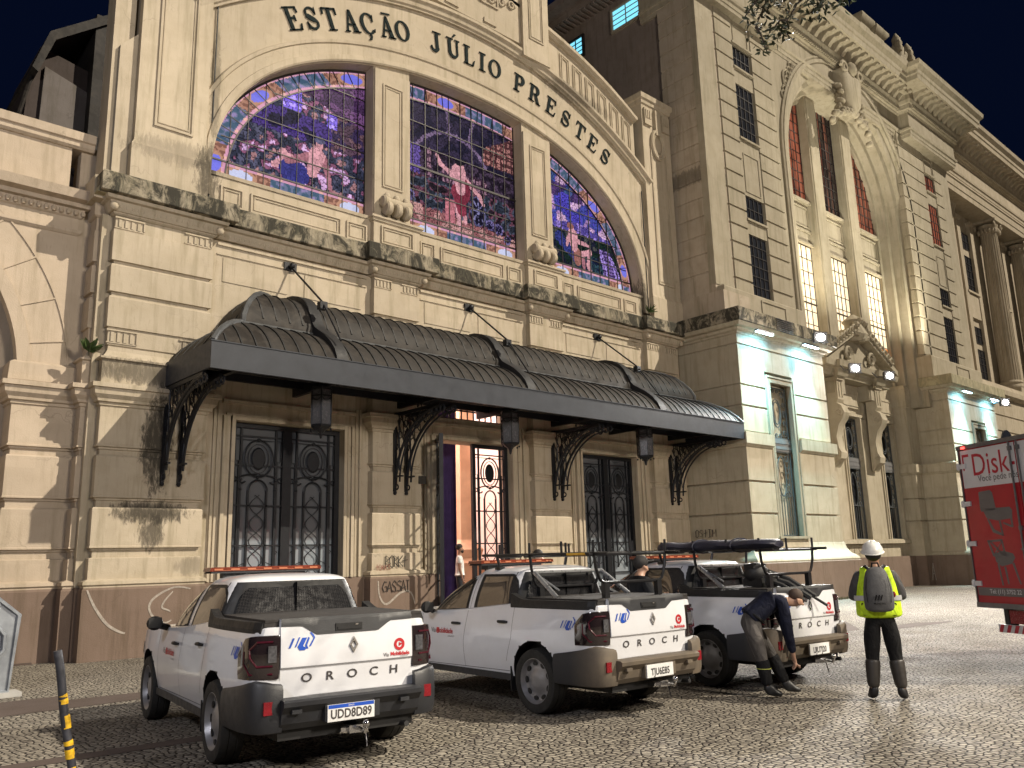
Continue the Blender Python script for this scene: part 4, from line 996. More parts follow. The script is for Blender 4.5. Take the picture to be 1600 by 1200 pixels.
low_prof = [(1.345, .05)]+[(2.0, .05)]+rust(2.01, 5.12, [2.95, 4.0], .05, .09)[0:]+[(5.13, .03), (5.16, .08), (5.2, .10), (5.24, .16), (5.62, .16), (5.64, .0), (5.7, -.03)]
low_prof = [(z, o) for z, o in low_prof]
hi_prof = rust(5.7, 9.0, UGR, 0, .05)+[(9.02, .0), (9.05, .05), (9.1, .06), (9.14, .14), (9.22, .16), (9.24, .32), (9.34, .40), (9.36, .40)]
ledge_prof = [(9.36, .42), (9.38, .45), (9.80, .46), (9.84, .42)]
def window_grid(mb, x0, x1, z0, z1, y, nx, nz, t=.014):
    for i in range(nx+1): x = x0+(x1-x0)*i/nx; mb.box(x-t, x+t, y-.03, y, z0, z1)
    for j in range(nz+1): z = z0+(z1-z0)*j/nz; mb.box(x0, x1, y-.026, y-.002, z-t, z+t)
def pv_window(x0, x1, z0, z1, y, glass, nx, nz, P=None, arch=None, thick=None, loc=None):
    P = P or PV; mb = MB(); window_grid(mb, x0, x1, z0, z1, y, nx, nz)
    if thick: mb.box(x0, x1, y-.05, y, thick-.03, thick+.03)
    o = part(mb, 'window', M_['lead'], P); g = MB(); g.box(x0, x1, y+.005, y+.02, z0, z1); part(g, 'pane', glass, o); return o
def grille(x0, x1, z0, z1, zt, y, P):
    """ornate iron window screen: lattice above the transom, oval cartouche and pickets below"""
    mb = MB(); cx = (x0+x1)/2; w = (x1-x0)/2
    for a, b_ in ((zt+.25, z1), (z0, zt-.2)):
        mb.box(x0, x0+.04, y-.03, y+.03, a, b_); mb.box(x1-.04, x1, y-.03, y+.03, a, b_); mb.box(x0, x1, y-.03, y+.03, a, a+.04); mb.box(x0, x1, y-.03, y+.03, b_-.04, b_)
    a, b_ = zt+.25, z1; cz_ = (a+b_)/2; h = (b_-a)/2
    for k in (1, .8): mb.tube([(cx+w*.42*k*math.cos(q*math.pi/10), y, cz_+h*.55*k*math.sin(q*math.pi/10)) for q in range(20)], .022, 4, True)
    for s in (-1, 1):
        for t in (-1, 1):
            for (ox, oz, r) in ((.68, .75, .2), (.72, .35, .14), (.2, .86, .12), (.75, .05, .12)):
                mb.tube([(cx+s*(w*ox+r*w*math.cos(q*.7)*(1-q*.05)), y, cz_+t*(h*oz+r*w*math.sin(q*.7)*(1-q*.05))) for q in range(11)], .02, 4)
    n_ = 8
    for i in range(1, n_): x = x0+(x1-x0)*i/n_; mb.tube([(x, y, z0), (x, y, z0+(zt-z0)*(.42+.06*abs(i-n_/2)))], .014, 4)
    cz2 = z0+(zt-z0)*.66; h2 = (zt-z0)*.22
    mb.tube([(cx+w*.4*math.cos(q*math.pi/10), y, cz2+h2*math.sin(q*math.pi/10)) for q in range(20)], .024, 4, True)
    for s in (-1, 1):
        for t in (-1, 0, 1, 2):
            mb.tube([(cx+s*(w*.55+.2*w*math.cos(q*.7)*(1-q*.05)), y, cz2+t*h2*.6-h2*.3+.16*w*math.sin(q*.7)) for q in range(11)], .02, 4)
        mb.tube([(cx+s*w*.75, y, cz2-h2), (cx+s*w*.75, y, zt-.22)], .016, 4)
    mb.tube([(x0+.05, y, z0+(zt-z0)*.44), (x1-.05, y, z0+(zt-z0)*.44)], .02, 4)
    o = part(mb, 'window_grille', M_['grille'], P)
    mb = MB(); mb.box(x0-.02, x1+.02, y-.04, y+.08, zt-.2, zt+.25); mb.box(x0-.03, x1+.03, y-.06, y-.03, zt-.12, zt-.04); mb.box(x0-.03, x1+.03, y-.06, y-.03, zt+.08, zt+.16)
    part(mb, 'transom', simple('grey_transom', (.16, .16, .165), .5) if 'grey_transom' not in bpy.data.materials else bpy.data.materials['grey_transom'], o)
    g = MB(); g.box(x0, x1, y+.18, y+.2, z0, z1); part(g, 'pane', M_['glassdark'], o); return o
M_['grille'] = simple('grey_iron_grille', (.10, .11, .115), .5, .3, .2, 8)
def block(x0, x1, wx0, wx1, lx=0.0):
    y = 15.36
    mb = MB()
    for a, b_, l, r in ((x0-lx, wx0, True, False), (wx1, x1+lx, False, True)): mb.stack(a, b_, y, 18.2, low_prof, l, r)
    for a, b_, l, r in ((x0, wx0+.0, True, False), (wx1, x1, False, True)): mb.stack(a, b_, y, 18.2, rust(5.7, 7.9, UGR, 0, .05), l, r)
    mb.stack(x0, x1, y, 18.2, rust(7.9, 9.0, [7.95+.03, 8.68], 0, .05)+hi_prof[-8:], True, True)
    mb.box(wx0-.01, wx1+.01, y+.02, 18, 1.35, 2.2); mb.box(wx0-.01, wx1+.01, y+.35, y+.6, 2.1, 7.95)
    o = part(mb, 'wall', M_['pvlow'], PV)
    mb = MB()
    for k, d in ((0, .09), (.1, .05), (.17, .07)): mb.box(wx0+k, wx0+k+.07, y-.02-d*.5, y+.1, 2.2, 7.7-k); mb.box(wx1-k-.07, wx1-k, y-.02-d*.5, y+.1, 2.2, 7.7-k); mb.box(wx0+k, wx1-k, y-.02-d*.5-.001, y+.1, 7.7-k, 7.77-k)
    mb.box(wx0+.24, wx0+.26, y, y+.35, 2.2, 7.5); mb.box(wx0-.05, wx1+.05, y-.12, y+.3, 2.12, 2.2)
    part(mb, 'window_casing', M_['tower'], PV)
    grille(wx0+.26, wx1-.26, 2.22, 7.45, 5.35, y+.2, PV)
    mb = MB(); mb.stack(x0-.1, x1+.1, y-.0, 18.2, [(1.35, .40), (1.40, .42), (1.46, .40), (1.52, .33), (1.62, .20), (1.78, .1), (1.98, .06), (2.0, .03)]); part(mb, 'base_moulding', M_['pvlow'], PV, smooth=40)
    mb = MB(); mb.stack(x0-.1, x1+.1, y-.0, 18.2, [(-.4, .45), (1.33, .45), (1.352, .42)]); part(mb, 'plinth', M_['plinth'], PV)
    mb = MB(); mb.stack(x0, x1, y, 18.2, ledge_prof); part(mb, 'ledge', M_['dark'] if x0 < 30 else M_['sill'], PV)
M_['pvlow'] = stone('pavilion_base_render_bright_lit', (.46, .405, .31), .35, .5)  # lighter copy of the pavilion render for the brightly lit lower storeys
block(24.45, 30.3, 26.0, 27.85)
block(42.4, 48.6, 45.0, 46.9, .35)

marks = [10.78+.71*i for i in range(18)]
def tower(x0, x1, strip_left, wx0, wx1, mir=False):
    """upper storeys: smooth corner strip, quoins both sides of a window column"""
    y = 16.0
    mb = MB(); mb.stack(x0+(0 if not mir else 0), x1, y+.0, 18.2, [(11.0, -.14), (23.0, -.14)])
    part(mb, 'wall', M_['tower'], PV)
    mb = MB()
    segs = [(wx0-1.2, wx0-.05), (wx1+.12, x1)] if not mir else [(x0, wx0-.12), (wx1+.05, wx1+1.1)]
    for a, b_ in segs: mb.stack(a, b_, y, y+.3, rust(11.0, 23.0, marks, 0, .06))
    part(mb, 'quoin', M_['tower'], PV)
    mb = MB(); sx0 = x0 if not mir else wx1+1.2
    a = x0+.25 if not mir else wx1+1.25; b_ = a+.8
    mb.stack(a-.28, b_+.05, y+.02, y+.3, [(11.0, 0), (23.0, 0)])
    part(mb, 'corner_strip', M_['tower'], PV)
    mb = MB()
    for z0, z1 in ((9.84, 11.0),): mb.stack(x0-.0, x1+.1, 15.72, 18.2, [(z0, 0), (10.85, 0), (10.9, -.03), (11.0, -.2)])
    frame_panel(mb, wx0-.1, wx1+.4, 9.95, 10.75, 15.72, .05, .04)
    part(mb, 'pedestal', M_['tower'], PV)
    for z0, z1, ny in ((20.5, 21.4, 2), (17.45, 19.75, 5), (14.08, 15.02, 2), (11.05, 13.45, 6)):
        g = M_['redwin'] if mir and z0 > 16 else M_['glassdark']
        pv_window(wx0, wx1, z0, z1, y-.0+.1, g, 4, ny)
    w2 = y+.04
    for z0, z1 in ((19.78, 20.47), (15.05, 17.42), (13.48, 14.05), (21.45, 23.0)):
        mb = MB(); mb.box(wx0-.04, wx1+.1, w2, y+.3, z0, z1)
        if z1-z0 > 1: frame_panel(mb, wx0+.08, wx1-.06, z0+.15, z1-.6 if z1 > 17 else z1-.15, w2, .04, .03)
        zz = z1-.06 if z0 < 21 else z0+.05
        mb.box(wx0-.08, wx1+.12, w2-.09, w2+.02, zz, zz+.08); part(mb, 'spandrel', M_['tower'], PV)
tower(24.52, 29.8, True, 26.94, 28.15)
tower(42.0, 48.4, False, 45.15, 46.3, True)
# side wall of the left pavilion body (faces the entrance block)
mb = MB(); mb.stack(24.50, 26, 16.05, 17.75, rust(10.72, 24.0, marks, 0, .035), True, False)
mb.stack(24.50, 26, 15.80, 18.2, [(9.84, .12), (10.68, .12), (10.72, 0)], True, False)
part(mb, 'side_wall', M_['tside'], PV)
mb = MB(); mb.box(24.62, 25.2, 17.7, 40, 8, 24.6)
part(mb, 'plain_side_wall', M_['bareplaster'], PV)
for y0, y1, z0, z1 in ((18.66, 20.05, 23.1, 24.0), (21.8, 22.6, 22.95, 23.78)):
    mb = MB()
    for a, b_, c_, e in ((y0-.1, y1+.1, z1, z1+.08), (y0-.1, y1+.1, z0-.12, z0), (y0-.1, y0, z0, z1), (y1, y1+.1, z0, z1)): mb.box(24.52, 24.63, a, b_, c_, e)
    for k in range(5): mb.box(24.55, 24.58, y0, y1, z0+(z1-z0)*k/4-.015, z0+(z1-z0)*k/4+.015)
    mb.box(24.55, 24.58, (y0+y1)/2-.02, (y0+y1)/2+.02, z0, z1)
    o = part(mb, 'window', M_['lead'] if y0 > 20 else M_['tower'], PV); g = MB(); g.box(24.59, 24.615, y0, y1, z0, z1); part(g, 'pane', M_['cyanwin'], o)
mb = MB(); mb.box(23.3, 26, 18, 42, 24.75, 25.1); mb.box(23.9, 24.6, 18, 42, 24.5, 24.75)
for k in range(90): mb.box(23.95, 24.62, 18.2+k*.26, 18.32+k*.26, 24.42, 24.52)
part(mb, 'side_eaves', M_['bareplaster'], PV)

# giant arch recess
PC, PZ = 36.6, 18.0
def pv_arch(r, n=48): return [(PC-r*math.cos(math.pi*i/n), PZ+r*math.sin(math.pi*i/n)) for i in range(n+1)]
def jamb(r): return [(PC-r, 8.4)]+pv_arch(r)+[(PC+r, 8.4)]
mb = MB()
sweep(mb, jamb(5.9), [(.55, 16.12), (.55, 16.04), (.48, 16.0), (.40, 16.05), (.38, 16.0), (.22, 16.0), (.2, 16.06), (.1, 16.08), (.05, 16.2), (0, 16.22), (-.35, 16.24), (-.38, 16.3), (-.42, 16.42), (-.62, 16.5), (-.66, 16.62), (-.70, 16.9), (-.9, 16.95), (-.93, 17.1), (-1.0, 17.3), (-1.15, 17.34), (-1.17, 17.6)])
part(mb, 'arch_moulding', M_['tower'], PV, smooth=25)
mb = MB(); top = 23.0          # wall over and beside the arch, plane y 16.12
for a, b_, in [(29.8, PC-6.45), (PC+6.45, 42.1)]: mb.box(a, b_, 16.12, 18, 8.4, top)
n_ = 40
for i in range(n_):
    a = PC-6.45+12.9*i/n_; b_ = PC-6.45+12.9*(i+1)/n_
    f_ = lambda x: PZ+math.sqrt(max(0, 6.44**2-(x-PC)**2))
    mb.add([(a, 16.12, f_(a)), (b_, 16.12, f_(b_)), (b_, 16.12, top+1.6), (a, 16.12, top+1.6)], [(0, 1, 2, 3)])
for s in (-1, 1):      # carved spandrel foliage
    for k in range(7):
        x = PC+s*(5.0+.14*k); z = 22.4-.28*k
        mb.tube([(x+.22*math.cos(q*.7)*(1-q*.06), 16.08, z+.22*math.sin(q*.7)*(1-q*.06)) for q in range(11)], .05, 5)
    mb.tube([(PC+s*5.4+.35*math.cos(q*math.pi/10), 16.08, 21.6+.45*math.sin(q*math.pi/10)) for q in range(20)], .06, 5, True)
part(mb, 'spandrel', M_['tower'], PV)
# glazing and mullions
mb = MB()
for a, b_ in ((34.5, 35.45), (37.75, 38.75)):
    zt = PZ+math.sqrt(4.75**2-(min(abs(a-PC), abs(b_-PC)))**2); mb.box(a, b_, 17.05, 17.7, 8.4, zt)
    mb.box(a+.08, b_-.08, 17.0, 17.06, 8.4, zt-.2)
part(mb, 'mullion', M_['tower'], PV)
bays = [(31.85, 34.5), (35.45, 37.75), (38.75, 41.35)]
for i, (a, b_) in enumerate(bays):
    mb = MB(); mb.box(a, b_, 17.42, 17.7, 15.15, 17.2); mb.box(a, b_, 17.3, 17.43, 15.1, 15.2); mb.box(a, b_, 17.25, 17.43, 17.12, 17.25); mb.box(a, b_, 17.36, 17.43, 15.75, 15.85)
    frame_panel(mb, a+.1, b_-.1, 15.95, 16.95, 17.42, .06, .05)
    part(mb, 'spandrel', M_['tower'], PV)
    w = pv_window(a, b_, 17.25, 22.7, 17.5, (M_['redwin'], M_['dimwin'], M_['redwin'])[i], 6, 11)
    w = pv_window(a, b_, 9.6, 15.1, 17.5, M_['warmwin'], 6, 9, thick=12.4)
for (a, b_, q) in ((40.6, 41.3, 10.4),):
    mb = MB(); mb.box(a-1.0, b_, 17.505-.02, 17.512-.02, q, q+1.0); part(mb, 'window_sign', emis('orange_glow_panel', (1, .35, .08), .7), PV)
# crest over the arch: cartouche with garlands
mb = MB()
sh = [(-1.0, 1.15), (-.7, 1.35), (-.2, 1.2), (.2, 1.2), (.7, 1.35), (1.0, 1.15), (.85, .3), (.62, -.5), (0, -1.0), (-.62, -.5), (-.85, .3)]
n_ = len(sh); vs = [(PC+x*.95, 15.95-.25*(1 if True else 0), 22.6+z) for x, z in sh]+[(PC+x*.75, 15.55, 22.6+z*.8) for x, z in sh]+[(PC+x, 16.2, 22.6+z*1.02) for x, z in sh]
mb.add(vs, [tuple(range(n_, 2*n_))]+[(i, (i+1) % n_, n_+(i+1) % n_, n_+i) for i in range(n_)]+[(2*n_+i, 2*n_+(i+1) % n_, (i+1) % n_, i) for i in range(n_)])
mb.ball((PC, 15.7, 24.0), (.35, .35, .4), 6)
for s in (-1, 1):
    mb.tube([(PC+s*(.75+.3*math.cos(q*.6)*(1-q*.05)), 15.6, 23.85+.3*math.sin(q*.6)*(1-q*.05)) for q in range(12)], .09, 6)
    for k in range(16):
        t = k/15; x = PC+s*(1.0+.9*t-.3*math.sin(t*3)); z = 22.9-2.0*t+.2*math.sin(k*2.1)
        mb.ball((x, 15.85+.1*math.sin(k), z), (.16+.05*math.sin(k*1.7), .16, .15), 4)
    for k in range(9): t = k/8; mb.ball((PC+s*(.2+.95*t), 15.75, 21.75-.25*t+.12*math.sin(k*2)), (.17, .16, .14), 4)
part(mb, 'cartouche', M_['tower'], PV, smooth=50)

# entablature: architrave, dentils, modillions, crown
def entab(x0, x1, y, left, right, P=PV, name='cornice', zs=0, side=True):
    mb = MB()
    mb.stack(x0, x1, y, 18.6, [(22.6+zs, 0), (22.75+zs, .02), (22.76+zs, .05), (22.95+zs, .06), (22.98+zs, .12), (23.08+zs, .14), (23.1+zs, .03), (23.95+zs, .03), (23.98+zs, .09), (24.05+zs, .12), (24.07+zs, .22), (24.3+zs, .24), (24.34+zs, .3), (24.5+zs, .36), (24.52+zs, .34), (24.95+zs, .34), (24.97+zs, 1.12), (25.2+zs, 1.15), (25.25+zs, 1.2), (25.42+zs, 1.22), (25.6+zs, 1.38), (25.82+zs, 1.42), (25.86+zs, 1.3)], left, right)
    nD = int((x1-x0)/.17)
    for i in range(nD): x = x0+(x1-x0)*(i+.5)/nD; mb.box(x-.05, x+.05, y-.31, y-.2, 24.1+zs, 24.28+zs)
    nM = int((x1-x0+(1.2 if right else 0))/.62)
    for i in range(nM):       # scrolled modillions under the soffit
        x = x0+.3+.62*i
        mb.prism([(y-1.02, 24.965+zs), (y-1.02, 24.85+zs), (y-.9, 24.78+zs), (y-.7, 24.84+zs), (y-.5, 24.7+zs), (y-.36, 24.56+zs), (y-.33, 24.56+zs), (y-.33, 24.965+zs)], x-.12, x+.12, axis='x')
    if side:
        for s, xx in ((-1, x0), (1, x1)):
            if (s < 0 and left) or (s > 0 and right):
                for k in range(3): yy = y-.2+k*.62; mb.box(min(xx+s*.34, xx+s*1.0), max(xx+s*.34, xx+s*1.0), yy-.12, yy+.12, 24.75+zs, 24.965+zs)
    part(mb, name, M_['tower'] if P is PV else M_['colon'], P)
entab(24.52, 30.2, 15.75, True, True)
entab(30.2, 42.6, 16.1, False, False)
entab(42.6, 48.5, 15.55, True, True)
mb = MB(); mb.box(24.6, 48.4, 16.6, 18.2, 23, 25.9); mb.box(25, 48, 16.2, 22, 25.86, 26.4)
part(mb, 'attic', M_['tower'], PV)
mb = MB()         # rooftop pedestals and urn-like figures against the sky
for x in (39.6, 41.2): mb.stack(x-.5, x+.5, 15.9, 17, [(25.86, .1), (26.1, .1), (26.2, 0), (27.9, 0), (28.0, .1), (28.15, .22), (28.3, .22), (28.35, 0)])
for x, z in ((43.6, 25.9), (45.0, 25.9)):
    mb.stack(x-.3, x+.3, 15.6, 16.4, [(z, .1), (z+.5, .05), (z+.6, 0)])
    mb.lathe([(.3, 0), (.42, .3), (.46, .8), (.3, 1.3), (.35, 1.7), (.2, 2.1), (.24, 2.35), (.05, 2.7)], (x, 16, z+.6), 'z', 9)
    for k in range(7): mb.ball((x+.35*math.cos(k*1.7), 15.8, z+1.0+.25*k), (.22, .2, .24), 4)
part(mb, 'roof_ornament', M_['tower'], PV, smooth=40)

# ---- floodlit portal in the recess
mb = MB(); yb = 17.45
mb.box(31.6, 41.9, yb+.15, 18, 1.3, 2.15); mb.box(31.6, 41.9, yb+.15, 18, 7.6, 9.6)
doors = [(32.55, 34.0), (36.0, 37.5), (39.5, 40.95)]
ed = [31.6]+[v for d in doors for v in d]+[41.9]
for i in range(0, len(ed), 2): mb.box(ed[i], ed[i+1], yb+.15, 18, 2.1, 7.65)
for a, b_ in doors:
    for o_, d in ((0, .1), (.12, .06)): mb.box(a-o_-.08, a-o_, yb+.15-d, yb+.16, 2.1, 7.75); mb.box(b_+o_, b_+o_+.08, yb+.15-d, yb+.16, 2.1, 7.75)
    mb.box(a-.2, b_+.2, yb+.03, yb+.16, 7.62, 7.75); mb.box(a-.1, b_+.1, yb+.05, yb+.16, 8.0, 8.8) ; frame_panel(mb, a, b_, 8.1, 8.7, yb+.05, .04, .03)
mb.box(31.6, 41.9, yb-.05, yb+.16, 1.95, 2.1); mb.box(31.6, 41.9, yb+.0, yb+.16, 2.1, 2.14)
part(mb, 'portal_wall', M_['pvlow'], PV)
for a, b_ in doors: grille(a+.02, b_-.02, 2.15, 7.55, 5.5, yb+.3, PV)
for s in (-1, 1):
    for xc, z0 in ((PC+s*1.83, 0),):
        mb = MB(); w = .26
        pr_ = [(17.45, 9.0), (16.95, 9.0), (16.95, 8.1), (17.05, 7.95), (16.85, 7.8), (16.75, 7.5), (16.85, 7.25), (17.05, 7.0), (17.2, 6.5), (17.15, 6.0), (17.05, 5.8), (17.1, 5.55), (17.25, 5.45), (17.42, 5.2), (17.5, 5.2)]
        mb.prism([(y, z) for y, z in pr_], xc-w, xc+w, axis='x')
        for q in (-1, 1):
            mb.tube([(xc+q*(w+.01), 16.98+.17*math.cos(k*.6)*(1-k*.06), 7.5+.17*math.sin(k*.6)*(1-k*.06)) for k in range(12)], .04, 5)
            mb.tube([(xc+q*(w+.01), 17.2+.11*math.cos(k*.6)*(1-k*.06), 5.75+.11*math.sin(k*.6)*(1-k*.06)) for k in range(12)], .03, 5)
            mb.box(xc+q*.12-.03, xc+q*.12+.03, 16.91, 16.96, 8.2, 8.85)
        mb.box(xc-w-.06, xc+w+.06, 16.88, 17.5, 8.95, 9.15); part(mb, 'console', M_['pvlow'], PV, smooth=30)
mb = MB()
mb.stack(PC-3.1, PC+3.1, 16.95, 17.6, [(9.1, 0), (9.2, .02), (9.25, .1), (9.4, .12), (9.45, .3), (9.6, .34), (9.68, .36)])
for s in (-1, 1): mb.stack(PC+s*1.83-.4, PC+s*1.83+.4, 16.8, 17.6, [(9.1, .02), (9.25, .1), (9.4, .14), (9.45, .3), (9.6, .34), (9.7, .38)])
mb.prism([(PC-3.0, 9.68), (PC+3.0, 9.68), (PC, 11.2)], 16.95, 17.55)
for s in (-1, 1):
    P_ = [(PC+s*3.45, 9.72), (PC+s*3.45, 9.98), (PC+s*.3, 11.55), (PC+s*.3, 11.25)]; mb.prism(P_, 16.6, 17.6)
    for k in range(9): mb.tube([(PC+s*(.4+.3*k)+.16*math.cos(q*.8), 16.55, 11.55-.15*k+.15*math.sin(q*.8)) for q in range(8)], .06, 5)
    mb.tube([(PC+s*1.1+.35*math.cos(q*.6)*(1-q*.05), 16.75, 10.2+.35*math.sin(q*.6)*(1-q*.05)) for q in range(13)], .08, 5)
mb.lathe([(.5, 0), (.6, .3), (.35, .8), (.5, 1.0), (.1, 1.3)], (PC, 16.9, 10.9), 'z', 10)
for k in range(10): mb.ball((PC+.55*math.cos(k*.9), 16.55, 11.4+.45*math.sin(k*.9)), (.17, .2, .17), 4)
part(mb, 'pediment', M_['tower'], PV, smooth=30)
mb = MB(); mb.box(31.4, 42.4, 17.3, 18.0, -.4, 1.36)
part(mb, 'plinth', M_['plinth'], PV)
for a, b_ in ((30.2, 31.9), (41.3, 42.4)):        # rusticated jambs of the recess
    mb = MB(); mb.stack(a, b_, 16.9, 18, low_prof, True, True); mb.stack(a, b_, 16.95, 18, [(5.7, 0), (8.4, 0), (8.45, .05), (9.3, .08), (9.5, 0)]); part(mb, 'jamb', M_['pvlow'], PV)
    mb = MB(); mb.stack(a, b_, 16.9, 18, [(-.4, .1), (1.33, .1), (1.35, .08)]); part(mb, 'plinth', M_['plinth'], PV)

# ================================================================ COLONNADE WING (far right)
CW = thing('station_colonnade_wing', 'long wing with giant fluted columns beyond the pavilion at the right edge', 'building', (60, 16.5, 0)); CWp = Vector((60, 16.5, 0))
mb = MB(); mb.box(48.4, 96, 17.35, 19, 9.8, 23.0)
for k in range(8):
    xc = 53.65+5.5*k
    for s in (-1, 1): mb.stack(xc+s*1.05-.25, xc+s*1.05+.25, 17.15, 17.4, [(11, 0), (21.2, 0), (21.3, .08), (21.45, .1), (21.5, 0)])
    mb.box(xc-.85, xc+.85, 17.2, 17.4, 15.1, 16.6)
part(mb, 'wall', M_['colon'], CW)
for k in range(7):
    xc = 53.65+5.5*k
    for z0, z1, ny in ((19.6, 20.6, 2), (16.8, 19.1, 5), (13.6, 14.6, 2), (11.0, 13.2, 5)): pv_window(xc-.75, xc+.75, z0, z1, 17.33, M_['glassdark'], 3, ny, P=CW)
    mb = MB(); mb.box(xc-.95, xc+.95, 17.1, 17.36, 16.62, 16.75); part(mb, 'window_sill', M_['colon'], CW)
cg = None
for k in range(7):
    x = 56.4+5.5*k
    if cg is None:
        mb = MB(); nf = 20; r = .66; vs = []; zs_ = [(11.5, 1.0), (12.5, 1.0), (16, .97), (19, .92), (21.0, .86)]
        for z, sc in zs_:
            for q in range(nf*4):
                a = 2*math.pi*q/(nf*4); rr_ = r*sc*(1-.075*(1 if q % 4 in (1, 2) else 0)); vs.append((rr_*math.cos(a), rr_*math.sin(a), z))
        m_ = nf*4; mb.add(vs, [(i*m_+q, i*m_+(q+1) % m_, (i+1)*m_+(q+1) % m_, (i+1)*m_+q) for i in range(len(zs_)-1) for q in range(m_)])
        mb.box(-.9, .9, -.9, .9, 10.6, 10.95); mb.lathe([(.88, 10.95), (.92, 11.05), (.88, 11.15), (.76, 11.2), (.76, 11.28), (.82, 11.36), (.76, 11.45), (.68, 11.5)], n=28)
        mb.lathe([(.58, 20.95), (.64, 21.02), (.58, 21.1), (.62, 21.3), (.72, 21.5)], n=28)
        mb.box(-.82, .82, -.82, .82, 21.62, 21.78)
        for sx_ in (-1, 1):
            for sy_ in (-1, 1):
                mb.tube([(sx_*(.68+.2*math.cos(q*.7)*(1-q*.06)), sy_*.7, 21.4+.2*math.sin(q*.7)*(1-q*.06)) for q in range(12)], .07, 5)
            for q in range(5): mb.ball((sx_*.6, -.5+.25*q, 21.15-.05*abs(q-2)), (.14, .12, .2), 4)
        for q in range(5): mb.ball((-.5+.25*q, -.62, 21.15-.05*abs(q-2)), (.12, .12, .2), 4)
        o = mb.build('column', M_['colon'], CW); cg = o.data
    else: o = bpy.data.objects.new('column', cg); C.objects.link(o); o.parent = CW
    o.location = Vector((x, 16.72, 0))-CWp; o.scale = (.82, .82, 1)
mb = MB(); mb.stack(50.2, 51.5, 17.0, 17.4, [(10.6, .05), (11.4, .05), (11.5, 0), (20.9, 0), (21.0, .06), (21.3, .1), (21.8, .2)]); part(mb, 'pilaster', M_['colon'], CW)
mb = MB(); mb.stack(48.5, 96, 16.15, 18.6, [(21.8, 0), (22.1, .02), (22.12, .06), (22.5, .08), (22.55, .14), (22.65, .14), (22.67, .02), (23.95, .02)], False, False)
part(mb, 'architrave', M_['colon'], CW)
entab(48.7, 96, 16.1, False, False, CW, 'cornice', .0, False)
mb = MB(); mb.stack(48.5, 96, 15.9, 18, rust(1.35, 9.8, [2, 2.95, 4, 5, 5.9, 6.8, 7.9, 8.8], 0, .06)+[(9.82, .1), (9.95, .3), (10.2, .32), (10.22, .1), (10.6, .0)], False, False)
part(mb, 'base_storey', M_['colon'], CW)
mb = MB(); mb.box(48.4, 96, 15.8, 18, -.5, 1.35); part(mb, 'plinth', M_['plinth'], CW)
for k in range(8):
    mb = MB(); xc = 51.5+5.25*k; P_ = [(xc-1.0, 2.2), (xc+1.0, 2.2), (xc+1.0, 7.0)]+[(xc+1.0*math.cos(q*math.pi/10), 7.0+1.0*math.sin(q*math.pi/10)) for q in range(1, 10)]+[(xc-1.0, 7.0)]
    mb.prism(P_, 15.83, 15.95); part(mb, 'window', M_['glassdark'], CW)
mb = MB(); mb.box(48.4, 96, 16.4, 17.6, 25.86, 26.6)
for k in range(10): mb.stack(50+4.4*k-.3, 50+4.4*k+.3, 16.1, 17, [(25.86, .1), (26.3, .1), (26.4, 0), (27.2, 0), (27.4, -.1), (27.9, -.25)])
part(mb, 'attic', M_['colon'], CW)

# ================================================================ FLOODLIGHTS
M_['lampglow'] = emis('floodlight_lens', (1.0, .95, .82), 90)
M_['ledglow'] = emis('cyan_led_tube', (.62, .92, 1.0), 12)
M_['house'] = simple('floodlight_housing', (.10, .10, .11), .5, .4)
fl0 = None
FL = [((28.55, 14.45, 9.33), 'white floodlight on the ledge of the near pavilion block', (12, 0, 0), 12500),
      ((33.2, 15.45, 8.98), 'white floodlight over the portal, left of the pediment tip', (14, 0, 0), 10500),
      ((36.5, 15.5, 9.1), 'white floodlight over the portal, right of the pediment tip', (24, 0, 0), 10500),
      ((46.6, 14.2, 8.78), 'white floodlight on the far pavilion block, above the truck', (34, 4, 0), 10500)]
for i, (p_, lab, tg, wt) in enumerate(FL):
    if fl0 is None:
        t = thing('floodlight', lab, 'floodlight')
        mb = MB(); mb.box(-.26, .26, -.02, .10, -.18, .18); mb.box(-.29, .29, -.045, -.02, -.21, -.17); mb.box(-.29, .29, -.045, -.02, .17, .21)
        for k in range(6): mb.box(-.22+.08*k, -.2+.08*k, .1, .16, -.15, .15)
        mb.build('housing', M_['house'], t); mb = MB(); mb.ball((0, -.03, 0), (.17, .05, .13), 8); mb.build('lens', M_['lampglow'], t, 60)
        mb = MB(); mb.tube([(0, .1, 0), (0, .75, .1), (0, 1.0, .35)], .025, 6); mb.build('arm', M_['house'], t); fl0 = t
    else: t = copy_tree(fl0); t['label'] = lab
    t['group'] = 'floodlights along the pavilion ledge'; t.location = p_; d = Vector(tg)-Vector(p_)
    t.rotation_euler = (0, 0, math.atan2(d.x, -d.y)*0.6)
    spot('floodlight_beam', Vector(p_)+Vector((0, -.12, 0)), tg, wt, (1.0, .95, .88), 120, .8, .15)
LD = [((25.45, 14.88, 9.1), 'cyan white light tube under the ledge, near the corner'), ((28.6, 14.88, 9.1), 'cyan white light tube under the ledge, nearer the portal'), ((43.6, 14.88, 9.1), 'cyan white light tube under the far ledge, left one'), ((47.3, 14.88, 9.1), 'cyan white light tube under the far ledge, right one')]
l0 = None
